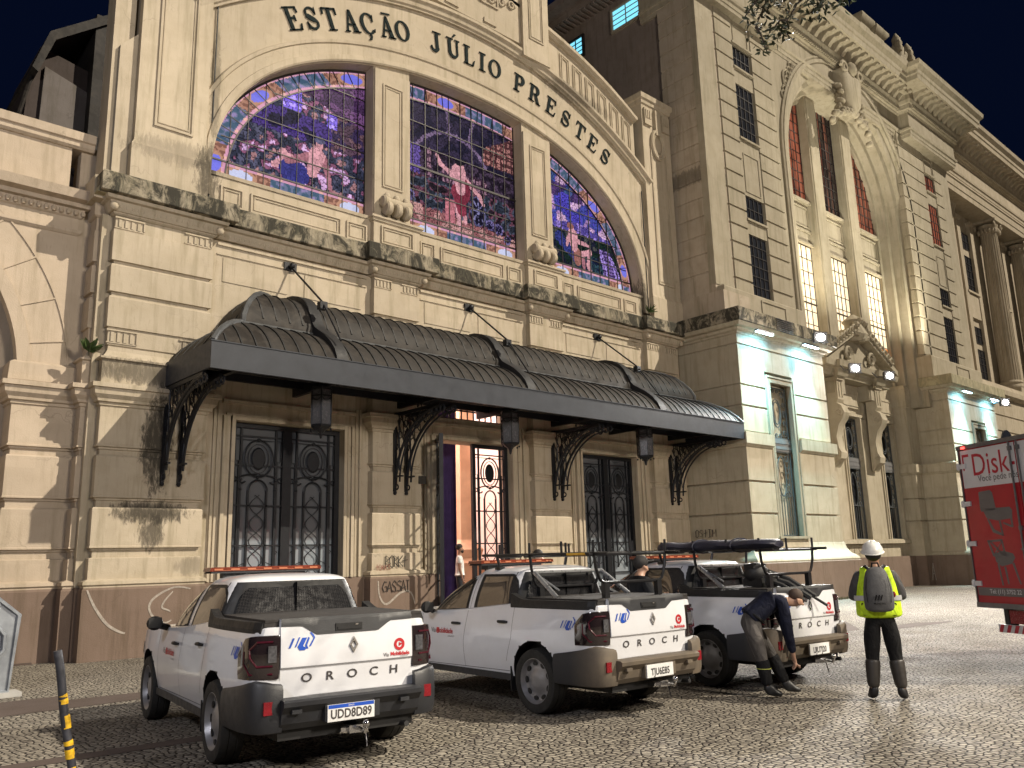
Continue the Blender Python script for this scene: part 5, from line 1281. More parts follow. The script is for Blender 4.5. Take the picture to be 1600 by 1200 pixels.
for p_, lab in LD:
    if l0 is None:
        t = thing('light_tube', lab, 'lamp'); MB().box(-.52, .52, -.06, .06, 0, .06).build('housing', M_['house'], t); MB().box(-.5, .5, -.045, .045, -.035, -.002).build('tube', M_['ledglow'], t)
        mb = MB()
        for s in (-.35, .35): mb.tube([(s, .0, .03), (s, .12, .12), (s+.06, .3, -.05)], .012, 5)
        mb.build('bracket', M_['house'], t); l0 = t
    else: t = copy_tree(l0); t['label'] = lab
    t.location = p_; t['group'] = 'light tubes under the pavilion ledge'
    spot('light_tube_wash', Vector(p_)+Vector((0, -.1, -.08)), Vector(p_)+Vector((0, .62, -4.2)), 2600, (.34, .88, 1.0), 74, 1.0, .2)
    area('light_tube_beam', Vector(p_)+Vector((0, .0, -.06)), (0, .22, -1), 60, (.20, .68, 1.0), 1.0, .08)
# cable tray / bird spikes on the ledge corner
mb = MB()
for k in range(7): mb.box(26.3, 27.4, 14.86-.01, 14.9-.01, 9.34+.07*k, 9.36+.07*k)
tag(mb.build('louvre_grille', M_['house']), 'slatted white metal grille fixed to the dark ledge beside the corner', 'grille')
# uplights on the ledges washing the upper storeys
spot('ledge_uplight', (31.5, 14.6, 10.1), (35.5, 17.2, 22), 3000, (1.0, .93, .72), 95, .9, .3)
spot('ledge_uplight', (41.5, 14.6, 10.1), (38.5, 17.2, 22), 3000, (1.0, .93, .72), 95, .9, .3)
spot('cornice_uplight', (36.5, 12.4, 12.0), (37, 16, 24.5), 1800, (1.0, .90, .70), 80, .9, .3)

# ================================================================ PICKUP TRUCKS
def interp(t, K):
    if t <= K[0][0]: return K[0][1]
    for i in range(len(K)-1):
        (a, va), (b_, vb) = K[i], K[i+1]
        if t <= b_:
            p0 = K[max(i-1, 0)]; p3 = K[min(i+2, len(K)-1)]; h = b_-a; u = (t-a)/h
            m0 = (vb-p0[1])/(b_-p0[0])*h if b_ != p0[0] else 0; m1 = (p3[1]-va)/(p3[0]-a)*h if p3[0] != a else 0
            if (vb-va)*m0 < 0: m0 = 0
            if (vb-va)*m1 < 0: m1 = 0
            lim = 3*abs(vb-va); m0 = max(-lim, min(lim, m0)); m1 = max(-lim, min(lim, m1))
            return (2*u**3-3*u*u+1)*va+(u**3-2*u*u+u)*m0+(-2*u**3+3*u*u)*vb+(u**3-u*u)*m1
    return K[-1][1]
WY = [(.13, .70), (.14, .745), (.165, .785), (.22, .82), (.33, .845), (.6, .865), (1.1, .885), (1.6, .868), (2.4, .865), (3.2, .868), (3.8, .885), (4.15, .86), (4.38, .80), (4.52, .69), (4.58, .52)]
SZ = [(.28, .93), (.42, .965), (.60, .995), (.74, 1.0), (.9, .985), (1.0, .968), (1.10, .945), (1.16, .925)]
ZT = [(.13, 1.15), (1.3, 1.16), (1.5, 1.15), (2.4, 1.07), (3.3, 1.02), (3.5, 1.0), (3.9, .985), (4.3, .92), (4.5, .82), (4.58, .72)]
ZB = [(.13, .42), (.6, .40), (1.5, .36), (3.2, .32), (4.1, .32), (4.58, .40)]
def bx(y, z): return interp(y, WY)*interp(z, SZ)
def cab(y, s):
    yr = 1.42+.09*s-.02*s*s; yf = 3.48-.62*s-.32*s*s; yc, hy = (yr+yf)/2, (yf-yr)/2
    xh = .80-.10*s-.10*s*s; u = min(1, abs(y-yc)/hy); n_ = 7 if y < yc else 3.6
    return xh*(1-u**n_)**(1/n_)
def cz2s(z): return max(0, min(1, (z-1.04)/.47))
M_['paint'] = None
m, nt, p = newmat('white_car_paint'); tc_ = nd(nt, "ShaderNodeTexCoord").outputs['Object']
nt.links.new(mixc(nt, ramp(nt, noi(nt, tc_, 3.2, 6, .7), [(.45, 0.0), (.8, .35)]), (.66, .67, .71), (.52, .51, .50)), p.inputs['Base Color'])
p.inputs['Roughness'].default_value = .28; p.inputs['Coat Weight'].default_value = .8; p.inputs['Coat Roughness'].default_value = .04; M_['paint'] = m
M_['plastic'] = simple('grey_bumper_plastic', (.019, .020, .024), .5, 0, .2, 4, .2, 120)
m, nt, p = newmat('dusty_bumper_plastic'); tc_ = nd(nt, "ShaderNodeTexCoord").outputs['Object']
sx_ = nd(nt, "ShaderNodeSeparateXYZ"); nt.links.new(tc_, sx_.inputs[0])
fdust = math_(nt, 'MULTIPLY', ramp(nt, sx_.outputs[1], [(.05, 1.0), (.45, .0)]), ramp(nt, noi(nt, tc_, 5, 6, .6), [(.3, .5), (.7, 1.0)]))
nt.links.new(mixc(nt, fdust, (.022, .022, .025), (.14, .11, .078)), p.inputs['Base Color']); p.inputs['Roughness'].default_value = .7; M_['dusty'] = m
m, nt, p = newmat('car_window_glass'); p.inputs['Base Color'].default_value = (.16, .145, .13, 1); p.inputs['Metallic'].default_value = .75; p.inputs['Roughness'].default_value = .03; M_['cglass'] = m
M_['rglass'] = simple('dark_rear_glass', (.012, .013, .015), .15, 0, .2)
M_['tyre'] = simple('tyre_rubber', (.016, .015, .014), .8, 0, .3, 8, .4, 90)
M_['rim'] = simple('silver_steel_rim', (.27, .265, .275), .42, .55, .12, 9)
M_['chrome'] = simple('chrome', (.6, .6, .62), .15, 1.0, .05)
m, nt, p = newmat('smoked_tail_lamp'); p.inputs['Base Color'].default_value = (.018, .012, .013, 1); p.inputs['Roughness'].default_value = .1; p.inputs['Coat Weight'].default_value = 1; M_['lamp'] = m
M_['redlens'] = simple('red_reflector', (.20, .008, .014), .25, 0, .15, 20)
M_['redlens2'] = simple('dark_red_lamp_core', (.055, .006, .014), .2, 0, .2, 20)
M_['cloth'] = simple('black_bed_cover', (.022, .019, .018), .75, 0, .25, 5, .3, 60)
M_['blue'] = simple('blue_vinyl', (.012, .07, .42), .4, 0, .05)
M_['red'] = simple('red_vinyl', (.42, .015, .02), .4, 0, .05)
M_['greyv'] = simple('dark_grey_vinyl', (.06, .055, .055), .4, 0, .05)
M_['amber'] = simple('orange_beacon_lens', (.15, .03, .016), .2, 0, .3, 25)
m, nt, p = newmat('beacon_led_cell'); p.inputs['Base Color'].default_value = (.42, .15, .08, 1); p.inputs['Roughness'].default_value = .2; M_['ledcell'] = m
M_['platew'] = simple('plate_white', (.70, .70, .70), .35, 0, .08, 30)

def txt(s, size, bold=0.0, space=1.0, sx=1.0):
    """flat letter outlines -> (verts2d, faces), centred; no files, Blender's built-in face"""
    cu = bpy.data.curves.new('t', 'FONT'); cu.body = s; cu.size = size; cu.offset = bold; cu.space_character = space; cu.align_x = 'CENTER'; cu.align_y = 'CENTER'; cu.resolution_u = 3
    o = bpy.data.objects.new('t', cu); C.objects.link(o); bpy.context.view_layer.update()
    me = bpy.data.meshes.new_from_object(o.evaluated_get(bpy.context.evaluated_depsgraph_get()))
    v = [(q.co.x*sx, q.co.y) for q in me.vertices]; f = [tuple(q.vertices) for q in me.polygons]
    bpy.data.objects.remove(o); bpy.data.curves.remove(cu); bpy.data.meshes.remove(me); return v, f
def decal(vf, fn, name, mat, parent):
    v, f = vf; mb = MB(); mb.add([fn(a, b_) for a, b_ in v], f); o = mb.build(name, mat, parent); return o
def polys(pl): 
    v, f = [], []
    for q in pl: b_ = len(v); v += q; f.append(tuple(range(b_, b_+len(q))))
    return v, f

def patch(mb, y0, y1, zlo, zhi, X, off, ny=14, nz=5, side=-1):
    vs = []
    for i in range(ny+1):
        y = y0+(y1-y0)*i/ny; a, b_ = zlo(y), zhi(y)
        for j in range(nz+1): z = a+(b_-a)*j/nz; vs.append((side*(X(y, z)+off), y, z))
    mb.add(vs, [(i*(nz+1)+j, (i+1)*(nz+1)+j, (i+1)*(nz+1)+j+1, i*(nz+1)+j+1) for i in range(ny) for j in range(nz)])
def lin(pts): return lambda y: interp_lin(y, pts)
def interp_lin(t, K):
    if t <= K[0][0]: return K[0][1]
    for (a, va), (b_, vb) in zip(K[:-1], K[1:]):
        if t <= b_: return va+(vb-va)*(t-a)/(b_-a)
    return K[-1][1]

def car_body():
    mb = MB(); ys = []; y = .13
    for a, b_, n_ in ((.13, .35, 10), (.35, 1.3, 12), (1.3, 3.9, 26), (3.9, 4.4, 8), (4.4, 4.58, 6)): ys += [a+(b_-a)*i/n_ for i in range(n_)]
    ys.append(4.58); nz = 14; nt_ = 7; rows = []
    for y in ys:
        zt, zb_ = interp(y, ZT), interp(y, ZB); row = []
        for j in range(nz+1): z = zb_+(zt-zb_)*j/nz; row.append((bx(y, z), z))
        xs_, zz = row[-1]; cr = .0 if y < 3.3 else .05
        row += [(xs_-.012, zt+.008)]+[((xs_-.03)*(1-(k/nt_)), zt+.012+cr*math.sin(math.pi/2*k/nt_)) for k in range(nt_+1)]
        row = [(0, zb_)]+row; rows.append(row)
    n_ = len(rows[0]); vs = []
    for s in (1, -1):
        for y, row in zip(ys, rows): vs += [(s*x, y, z) for x, z in row]
    N_ = len(ys); fs = []
    for s in (0, 1):
        o_ = s*N_*n_
        for i in range(N_-1):
            for j in range(n_-1):
                q = (o_+i*n_+j, o_+(i+1)*n_+j, o_+(i+1)*n_+j+1, o_+i*n_+j+1); fs.append(q if s else q[::-1])
    mb.add(vs, fs)
    for i in (0, N_-1):
        loop = [i*n_+j for j in range(n_)]+[N_*n_+i*n_+j for j in range(n_-2, 0, -1)]; mb.f.append(tuple(loop)); mb.m.append(0)
    return mb
def cut(o, cutters):
    for c_ in cutters:
        md = o.modifiers.new('b', 'BOOLEAN'); md.object = c_; md.operation = 'DIFFERENCE'; md.solver = 'EXACT'
    bpy.context.view_layer.update()
    me = bpy.data.meshes.new_from_object(o.evaluated_get(bpy.context.evaluated_depsgraph_get()))
    o.modifiers.clear(); o.data = me
    for c_ in cutters: bpy.data.objects.remove(c_)
AY = (1.045, 3.80); WR = .345
bsrc = car_body().build('body', M_['paint'])
cuts = []
for ay in AY:
    for s in (-1, 1):
        mb = MB(); mb.lathe([(.395, -.17), (.395, .17)], (s*.86, ay, .375), 'x', 40); cuts.append(mb.build('c', M_['black']))
cut(bsrc, cuts)
for pl_ in bsrc.data.polygons:
    for ay in AY:
        if abs(math.hypot(pl_.center.y-ay, pl_.center.z-.375)-.394) < .006 or (abs(pl_.normal.x) > .95 and abs(abs(pl_.center.x)-.69) < .01 and math.hypot(pl_.center.y-ay, pl_.center.z-.375) < .39): pl_.material_index = len(bsrc.data.materials)
bsrc.data.materials.append(M_['black']); bsrc.data.polygons.foreach_set('use_smooth', [True]*len(bsrc.data.polygons)); bsrc.data.set_sharp_from_angle(angle=R(24)); BODY = bsrc.data; bpy.data.objects.remove(bsrc)

def wheel(parent, x, y, s):
    w = parent_obj('wheel', MB().lathe([(.24, -.10), (.29, -.112), (.33, -.10), (WR-.004, -.075), (WR, -.04), (WR-.006, -.036), (WR-.006, -.03), (WR, -.026), (WR, .026), (WR-.006, .03), (WR-.006, .036), (WR, .04), (WR-.004, .075), (.33, .10), (.29, .112), (.24, .10)], (0, 0, 0), 'x', 40, cap=False), M_['tyre'], parent, 35)
    w.location = (x, y, WR); o = -s     # outer side sign
    mb = MB(); f = s
    mb.lathe([(.245, -f*.08), (.25, f*.095), (.235, f*.10), (.225, f*.085), (.205, f*.05), (.16, f*.04), (.12, f*.055), (.085, f*.075), (.05, f*.08), (0, f*.08)], (0, 0, 0), 'x', 36)
    r = parent_obj('rim', mb, M_['rim'], w, 40)
    for k in range(9):
        mb = MB(); a = 2*math.pi*k/9; c_, sn = math.cos(a), math.sin(a)
        P = [(.185*c_+.030*math.cos(q*math.pi/6)*-sn*1.2+.023*math.sin(q*math.pi/6)*c_, .185*sn+.030*math.cos(q*math.pi/6)*c_*1.2+.023*math.sin(q*math.pi/6)*sn) for q in range(12)]
        mb.prism(P, f*.044, f*.058, axis='x'); parent_obj('rim_slot', mb, M_['black'], w, None)
    return w
def parent_obj(name, mb, mat, parent, smooth=None):
    return mb.build(name, mat, parent, smooth)

def plan_sweep(path, prof_fn, closed_top=False):
    """path of (x,y,nx,ny); prof_fn(i)->[(out,z)]"""
    mb = MB(); vs = []; k = None
    for i, (x, y, nx, ny) in enumerate(path):
        pr_ = prof_fn(i); k = len(pr_); vs += [(x+nx*o, y+ny*o, z) for o, z in pr_]
    mb.add(vs, [(i*k+j, (i+1)*k+j, (i+1)*k+j+1, i*k+j+1) for i in range(len(path)-1) for j in range(k-1)])
    mb.f += [tuple(range(k)), tuple(len(vs)-k+j for j in range(k-1, -1, -1))]; mb.m += [0, 0]; return mb
def corner_path(s, yend, x0, yr0, n=14):
    """from rear face (x0,yr0) round the corner to the flank at y=yend"""
    P = [(x0, yr0), (.66, yr0), (.72, yr0+.012), (.77, yr0+.035), (.81, yr0+.08), (.84, yr0+.15), (.862, yr0+.26), (.875, (yr0+.26+yend)/2), (.88, yend)]
    out = []
    for i, (x, y) in enumerate(P):
        a = P[max(i-1, 0)]; b_ = P[min(i+1, len(P)-1)]; tx, ty = b_[0]-a[0], b_[1]-a[1]; l = math.hypot(tx, ty)
        out.append((s*x, y, s*ty/l, -tx/l))
    return out

def pickup(label, plate, bumper, dusty):
    T = thing('pickup_truck', label, 'pickup truck')
    bo = bpy.data.objects.new('body', BODY); C.objects.link(bo); bo.parent = T
    # cab ----------------------------------------------------------------
    mb = MB(); L_ = [i/12 for i in range(13)]; na = 72; rows = []
    for s in L_:
        yr = 1.42+.09*s-.02*s*s; yf = 3.48-.62*s-.32*s*s; yc, hy = (yr+yf)/2, (yf-yr)/2; xh = .80-.10*s-.10*s*s; row = []
        for k in range(na):
            a = 2*math.pi*k/na; c_, sn = math.cos(a), math.sin(a); n_ = 7 if sn < 0 else 3.6
            r = (abs(c_)**n_+abs(sn)**n_)**(-1/n_); row.append((xh*c_*r, yc+hy*sn*r, 1.04+.47*s))
        rows.append(row)
    top = rows[-1]; yc = (1.49+2.54)/2
    for f, dz in ((.97, .016), (.90, .034), (.78, .052), (.5, .068), (.2, .074)): rows.append([(x*f, yc+(y-yc)*f, 1.51+dz) for x, y, z in top])
    rows.insert(0, [(x, y, .9) for x, y, z in rows[0]])
    vs = [q for r in rows for q in r]; m_ = na
    mb.add(vs, [(i*m_+k, i*m_+(k+1) % m_, (i+1)*m_+(k+1) % m_, (i+1)*m_+k) for i in range(len(rows)-1) for k in range(m_)]+[tuple((len(rows)-1)*m_+k for k in range(m_))])
    cb = mb.build('cab', M_['paint'], T, 40)
    cx_ = lambda y, z: cab(y, cz2s(z))
    # side windows: black surround below, glass above
    WB = {'rear_door': ((1.50, 2.27), lin([(1.50, 1.135), (2.27, 1.07)]), lin([(1.50, 1.15), (1.56, 1.40), (1.66, 1.49), (2.27, 1.488)])),
          'front_door': ((2.38, 3.20), lin([(2.38, 1.065), (3.20, 1.02)]), lin([(2.38, 1.488), (2.52, 1.475), (2.75, 1.41), (3.0, 1.25), (3.20, 1.035)]))}
    for s in (-1, 1):
        for nme, ((a, b_), lo, hi) in WB.items():
            mb = MB(); patch(mb, a, b_, lo, hi, cx_, .004, 20, 6, s); f = mb.build('window_frame', M_['black'], cb)
            mb = MB(); c0 = lambda y, hi=hi, lo=lo: lo(y)+.022; c1 = lambda y, hi=hi, lo=lo: max(lo(y)+.023, hi(y)-.03)
            patch(mb, a+.045, b_-.07, c0, c1, cx_, .008, 20, 6, s); mb.build('side_window', M_['cglass'], cb, 60)
        mb = MB()          # shut lines
        def vline(y0, y1, z0, z1, X, off=.0015, w=.005, n=14):
            vs = []
            for i in range(n+1):
                t = i/n; y, z = y0+(y1-y0)*t, z0+(z1-z0)*t; vs += [(s*(X(y, z)+off), y-w/2, z), (s*(X(y, z)+off), y+w/2, z)]
            mb.add(vs, [(2*i, 2*i+1, 2*i+3, 2*i+2) for i in range(n)])
        vline(2.40, 2.40, .40, .70, bx); vline(2.40, 2.33, .70, 1.06, bx); vline(2.33, 2.32, 1.08, 1.50, cx_, .009)
        vline(3.36, 3.33, .38, 1.0, bx); vline(1.56, 1.45, .52, .78, bx); vline(1.45, 1.42, .78, 1.12, bx)
        vs = []
        for i in range(31): y = 1.52+1.84*i/30; z = .41-.02*i/30; vs += [(s*(bx(y, z)+.0015), y, z), (s*(bx(y, z+.006)+.0015), y, z+.006)]
        mb.add(vs, [(2*i, 2*i+1, 2*i+3, 2*i+2) for i in range(30)]); mb.build('shut_line', M_['black'], bo)
        mb = MB()           # dark sill
        patch(mb, 1.46, 3.45, lambda y: .31, lambda y: .385, lambda y, z: bx(y, .40), .006, 16, 2, s); mb.build('sill', M_['plastic'], T)
        for y, z in ((1.62, .955), (2.56, .905)):
            mb = MB(); x = bx(y, z); mb.tube([(s*(x+.004), y-.09, z-.005), (s*(x+.03), y-.06, z), (s*(x+.032), y+.05, z), (s*(x+.004), y+.09, z)], [.012, .017, .017, .014], 7); mb.build('door_handle', M_['black'], bo, 50)
        mb = MB(); mb.ball((s*.985, 3.03, 1.09), (.085, .06, .075), 8); mb.tube([(s*.82, 3.14, 1.03), (s*.92, 3.06, 1.06)], .035, 6); mb.box(min(s*.93, s*1.06), max(s*.93, s*1.06), 2.955, 2.975, 1.045, 1.15); mb.build('wing_mirror', M_['black'], T, 50)
        # quarter cap and rail along the bed
        mb = MB(); vs = []; n_ = 16
        for i in range(n_+1):
            y = .17+1.33*i/n_; x = bx(y, 1.12); zr = 1.205 if y < 1.30 else 1.205+(y-1.30)*.35
            vs += [(s*(x+.004), y, 1.115), (s*(x+.004), y, 1.15), (s*(x-.012), y, zr), (s*(x-.09), y, zr), (s*(x-.09), y, 1.115)]
        mb.add(vs, [(5*i+j, 5*i+5+j, 5*i+5+(j+1) % 5, 5*i+(j+1) % 5) for i in range(n_) for j in range(5)]+[(0, 1, 2, 3, 4), (5*n_+4, 5*n_+3, 5*n_+2, 5*n_+1, 5*n_)]); mb.build('bed_rail', M_['black'], T)
        for ay in AY: wheel(T, s*.775, ay, s)
        mb = MB(); mb.box(min(s*.70, s*.86), max(s*.70, s*.86), 1.47, 1.485, .20, .47); mb.build('mud_flap', M_['black'], T)
        # tail lamp
        def tlp(i, s=s):
            zt_ = [1.10, 1.10, 1.10, 1.10, 1.095, 1.08, .98, .84, .80][i]; return [(-.03, .755), (.006, .76), (.012, .80), (.012, zt_-.03 if zt_ > .85 else .81), (.004, zt_), (-.03, zt_+.004)]
        pth = corner_path(s, .40, .605, .12); pth = [(x, y, nx, ny) for x, y, nx, ny in pth]
        pth2 = []
        for (x, y, nx, ny) in pth:
            xs_ = min(abs(x), interp(max(y, .131), WY)*1.0); pth2.append((math.copysign(xs_, x), y, nx, ny))
        tl = plan_sweep(pth2[:8], tlp).build('tail_lamp', M_['lamp'], T, 50)
        mb = MB(); pp = [pth2[i] for i in (1, 2, 3, 4, 5)]
        mb.tube([(pp[0][0], pp[0][1]-.014, .86), (pp[2][0]+pp[2][2]*.014, pp[2][1]-.01, .86), (pp[3][0]+s*.012, pp[3][1]-.01, .93), (pp[3][0]+s*.012, pp[3][1], .99), (pp[2][0]+pp[2][2]*.014, pp[2][1]-.01, 1.05), (pp[0][0], pp[0][1]-.014, 1.05)], .010, 5)
        mb.tube([(pp[0][0], pp[0][1]-.016, .80), (pp[3][0]+s*.012, pp[3][1]-.008, .80), (pp[4][0]+s*.012, pp[4][1]-.0, .88), (pp[4][0]+s*.01, pp[4][1], .98)], .009, 5)
        mb.build('lamp_core', M_['redlens2'], tl)
        mb = MB(); mb.box(min(s*.63, s*.70), max(s*.63, s*.70), .098, .108, .89, 1.02); mb.build('reversing_lens', simple('clear_lens', (.09, .09, .10), .15, .3, .5, 40) if 'clear_lens' not in bpy.data.materials else bpy.data.materials['clear_lens'], tl)
        # bumper corner
        def bp(i):
            zt_ = [.71, .72, .735, .74, .745, .735, .71, .68, .655][i]; return [(-.05, .345), (0, .36), (.018, .42), (.022, .55), (.018, zt_-.03), (.004, zt_), (-.04, zt_+.01)]
        bc = plan_sweep(corner_path(s, .70, .59, .05), bp).build('bumper_corner', bumper, T, 40)
        mb = MB(); mb.box(min(s*.66, s*.745), max(s*.66, s*.745), .012+.02, .06, .50, .60); mb.build('reflector', M_['redlens'], bc)
        mb = MB(); mb.lathe([(.05, 0), (.055, .006), (.04, .01)], (0, 0, 0), 'y', 4)
    # bumper middle with step
    mb = MB()
    mb.prism([(.13, .36), (.06, .37), (.02, .42), (.0, .50), (-.05, .555), (-.055, .59), (-.03, .605), (.10, .61), (.16, .60)], -.61, .61, axis='x')
    mb.box(-.26, .22, -.035, .03, .41, .545)
    for x in (-.5, .45): mb.box(x-.04, x+.04, -.05, .0, .50, .53)
    rb = mb.build('rear_bumper', bumper, T)
    mb = MB(); mb.box(-.245, .165, -.05, -.036, .405, .535); pl = mb.build('licence_plate', M_['platew'], T)
    pc = -.04
    Pf = lambda x0, z0: (lambda a, b_: (x0+a, -.0525, z0+b_))
    if plate:
        decal(txt(plate[0], .098, .0022, 1.02, .82), Pf(pc, .458), 'plate_characters', M_['greyv'], pl)
        if plate[1]:
            decal(polys([[(-.2, -.014), (.2, -.014), (.2, .014), (-.2, .014)]]), lambda a, b_: (pc+a, -.0515, .520+b_), 'plate_band', M_['blue'], pl); decal(txt('BRASIL', .018), lambda a, b_: (pc+a, -.0525, .520+b_), 'plate_country', M_['platew'], pl)
    mb = MB(); mb.box(-.06, .06, -.06, .12, .30, .36); mb.tube([(0.03, -.06, .33), (.03, -.17, .32), (.03, -.19, .36)], .018, 6); mb.ball((.03, -.19, .385), .03, 6); mb.tube([(-.12, .0, .33), (.12, .0, .31)], .03, 6); mb.tube([(.1, -.02, .3), (.1, -.05, .18)], .006, 4); mb.build('tow_hitch', M_['chrome'], T, 40)
    mb = MB(); mb.box(-.6, .6, .12, 4.2, .28, .42); mb.tube([(-.75, AY[0], WR), (.75, AY[0], WR)], .05, 8); mb.tube([(-.7, AY[1], WR), (.7, AY[1], WR)], .04, 8); mb.tube([(.2, .3, .30), (.5, .2, .28), (.5, .02, .3)], .025, 6); mb.build('underbody', M_['black'], T)
    # tailgate -----------------------------------------------------------
    tgp = [(.165, .60), (.124, .61), (.118, .70), (.104, .826), (.086, .842), (.084, .86), (.092, 1.05), (.108, 1.20), (.13, 1.222), (.165, 1.222)]
    mb = MB(); vs = []; nX = 12
    for i in range(nX+1):
        u = -1+2*i/nX
        for y, z in tgp: vs.append((u*(.592+.008*(z-.6)), y+.010*u**4+.004*u*u, z))
    k = len(tgp); mb.add(vs, [(i*k+j, (i+1)*k+j, (i+1)*k+j+1, i*k+j+1) for i in range(nX) for j in range(k-1)]+[tuple(range(k)), tuple(nX*k+j for j in range(k-1, -1, -1))])
    tg = mb.build('tailgate', M_['paint'], T, 25)
    def ty(x, z): u = x/.6; return interp_lin(z, [(q[1], q[0]) for q in tgp[1:8]])+.010*u**4+.004*u*u
    gate = lambda x0, z0, off=.004: (lambda a, b_: (x0+a, ty(x0+a, z0+b_)-off, z0+b_))
    mb = MB(); n_ = 40
    zlo = lin([(-.6, 1.165), (-.42, 1.16), (-.30, 1.085), (.26, 1.085), (.38, 1.16), (.6, 1.165)]); vs = []
    for i in range(n_+1):
        x = -.594+1.188*i/n_; a = zlo(x)
        for z in (a, (a+1.2)/2, 1.2): vs.append((x, ty(x, z)-.004, z))
        vs.append((x, .125, 1.2265)); vs.append((x, .17, 1.2265))
    mb.add(vs, [(5*i+j, 5*i+5+j, 5*i+6+j, 5*i+1+j) for i in range(n_) for j in range(4)]); cap_ = mb.build('tailgate_cap', M_['plastic'], tg, 30)
    mb = MB(); mb.box(-.13, .11, .088, .10, 1.105, 1.165); mb.box(-.115, .095, .083, .089, 1.115, 1.138); mb.build('tailgate_handle', M_['black'], tg)
    mb = MB(); mb.box(.045, .07, .082, .089, 1.145, 1.158); mb.build('lock', M_['chrome'], tg)
    zf = .745; xo = 0
    for ch, x in zip('OROCH', (-.37, -.17, .03, .23, .42)): decal(txt(ch, .098, .0016, 1, 1.22), gate(x, zf, .005), 'model_letter', M_['greyv'], tg)
    dl = [[(0, .068), (.038, 0), (.020, 0), (0, .036)], [(0, .068), (0, .036), (-.020, 0), (-.038, 0)], [(-.038, 0), (-.020, 0), (0, -.036), (0, -.068)], [(.038, 0), (0, -.068), (0, -.036), (.020, 0)]]
    mb = MB()
    for q in dl: mb.prism([(0.03+a, .985+b_) for a, b_ in q], .075, .098)
    mb.build('maker_badge', M_['chrome'], tg)
    blu = [[(-.10, -.035), (-.085, -.035), (-.055, .035), (-.070, .035)], [(-.055, -.03), (-.045, -.03), (-.015, .04), (-.025, .04)], [(-.02, -.055), (.02, -.055), (.03, -.04), (.005, -.025), (.035, .035), (-.0, .035), (-.035, -.03)], [(.03, -.045), (.045, -.045), (.035, -.02), (.055, .03), (.045, .04), (.02, -.02)], [(.05, -.03), (.062, -.03), (.095, .03), (.085, .055), (.075, .055), (.083, .03)], [(.055, .07), (.07, .07), (.095, .035), (.082, .032)]]
    blv = polys([[(a*1.15, b_*1.1) for a, b_ in q] for q in blu])
    decal(blv, gate(-.42, 1.03), 'blue_emblem', M_['blue'], tg)
    rg = [[(.052*math.cos(R(a)), .052*math.sin(R(a))), (.052*math.cos(R(a+15)), .052*math.sin(R(a+15))), (.027*math.cos(R(a+15)), .027*math.sin(R(a+15))), (.027*math.cos(R(a)), .027*math.sin(R(a)))] for a in range(0, 360, 15)]+[[(-.005, -.018), (.03, 0), (-.005, .018)]]
    decal(polys(rg), gate(.465, .955), 'round_logo', M_['red'], tg)
    decal(txt('Mobilidade', .045, .0012, .95), gate(.47, .877), 'operator_name', M_['red'], tg); decal(txt('Via', .045, 0, .95), gate(.335, .874), 'operator_name', M_['greyv'], tg); decal(txt('Linhas 8 e 9', .016), gate(.51, .853), 'operator_line', M_['greyv'], tg)
    for s in (-1, 1):      # flank graphics
        sd_ = lambda y0, z0, s=s: (lambda a, b_: (s*(bx(y0+s*a, z0+b_)+.004), y0+s*a, z0+b_))
        decal(blv, sd_(.50, .965), 'blue_emblem', M_['blue'], bo)
        decal(polys([[(a*.7, b_*.7) for a, b_ in q] for q in rg]), sd_(3.02+.06*s, .80), 'round_logo', M_['red'], bo)
        decal(txt('Mobilidade', .088, .002, .95), sd_(2.83+.02*s, .80), 'operator_name', M_['red'], bo); decal(txt('Via', .088, 0, .95), sd_(3.12+.06*s, .80), 'operator_name', M_['greyv'], bo); decal(txt('Linhas 8 e 9', .03), sd_(2.66, .74), 'operator_line', M_['greyv'], bo)
    # rear of the cab: frame, glass with mesh grille
    def rearp(x, s): 
        yr = 1.42+.09*s-.02*s*s; yf = 3.48-.62*s-.32*s*s; yc, hy = (yr+yf)/2, (yf-yr)/2; xh = .80-.10*s-.10*s*s
        return yc-hy*(1-min(1, abs(x)/xh)**7)**(1/7)
    def rpatch(xf, s0, s1, off, nx=24, ns=8, rnd_=0):
        mb = MB(); vs = []
        for i in range(nx+1):
            for j in range(ns+1):
                s = s0+(s1-s0)*j/ns; xh = .80-.10*s-.10*s*s; f = xf
                if rnd_: f = xf*(1-.10*max(0, (j/ns-.6)/.4)**2)
                x = f*xh*(-1+2*i/nx); vs.append((x, rearp(x, s)-off, 1.04+.47*s))
        mb.add(vs, [(i*(ns+1)+j, (i+1)*(ns+1)+j, (i+1)*(ns+1)+j+1, i*(ns+1)+j+1) for i in range(nx) for j in range(ns)]); return mb
    rpatch(.985, .10, 1.0, .006).build('rear_window_frame', M_['black'], cb, 60)
    rpatch(.80, .30, .88, .012, rnd_=1).build('rear_window', M_['rglass'], cb, 60)
    mb = MB()
    for j in range(20):
        s = .30+.58*j/20; xh = .80-.10*s-.10*s*s; X_ = .78*xh*(1-.08*max(0, (s-.65)/.25)**2); mb.tube([(X_*q/5, rearp(X_*q/5, s)-.016, 1.04+.47*s) for q in range(-5, 6)], .0016, 3)
    for i in range(44): f = -.78+1.56*i/43; mb.tube([(f*.74, rearp(f*.74, .3)-.021, 1.18), (f*.64, rearp(f*.64, .88)-.021, 1.45)], .0014, 3)
    mb.build('window_grille', M_['greyv'], cb)
    for s in (-1, 1):
        mb = MB(); patch(mb, 1.43, 1.60, lin([(1.43, 1.06), (1.6, 1.06)]), lin([(1.43, 1.50), (1.50, 1.49), (1.53, 1.2), (1.60, 1.14)]), cx_, .005, 8, 8, s); mb.build('pillar_trim', M_['black'], cb, 60)
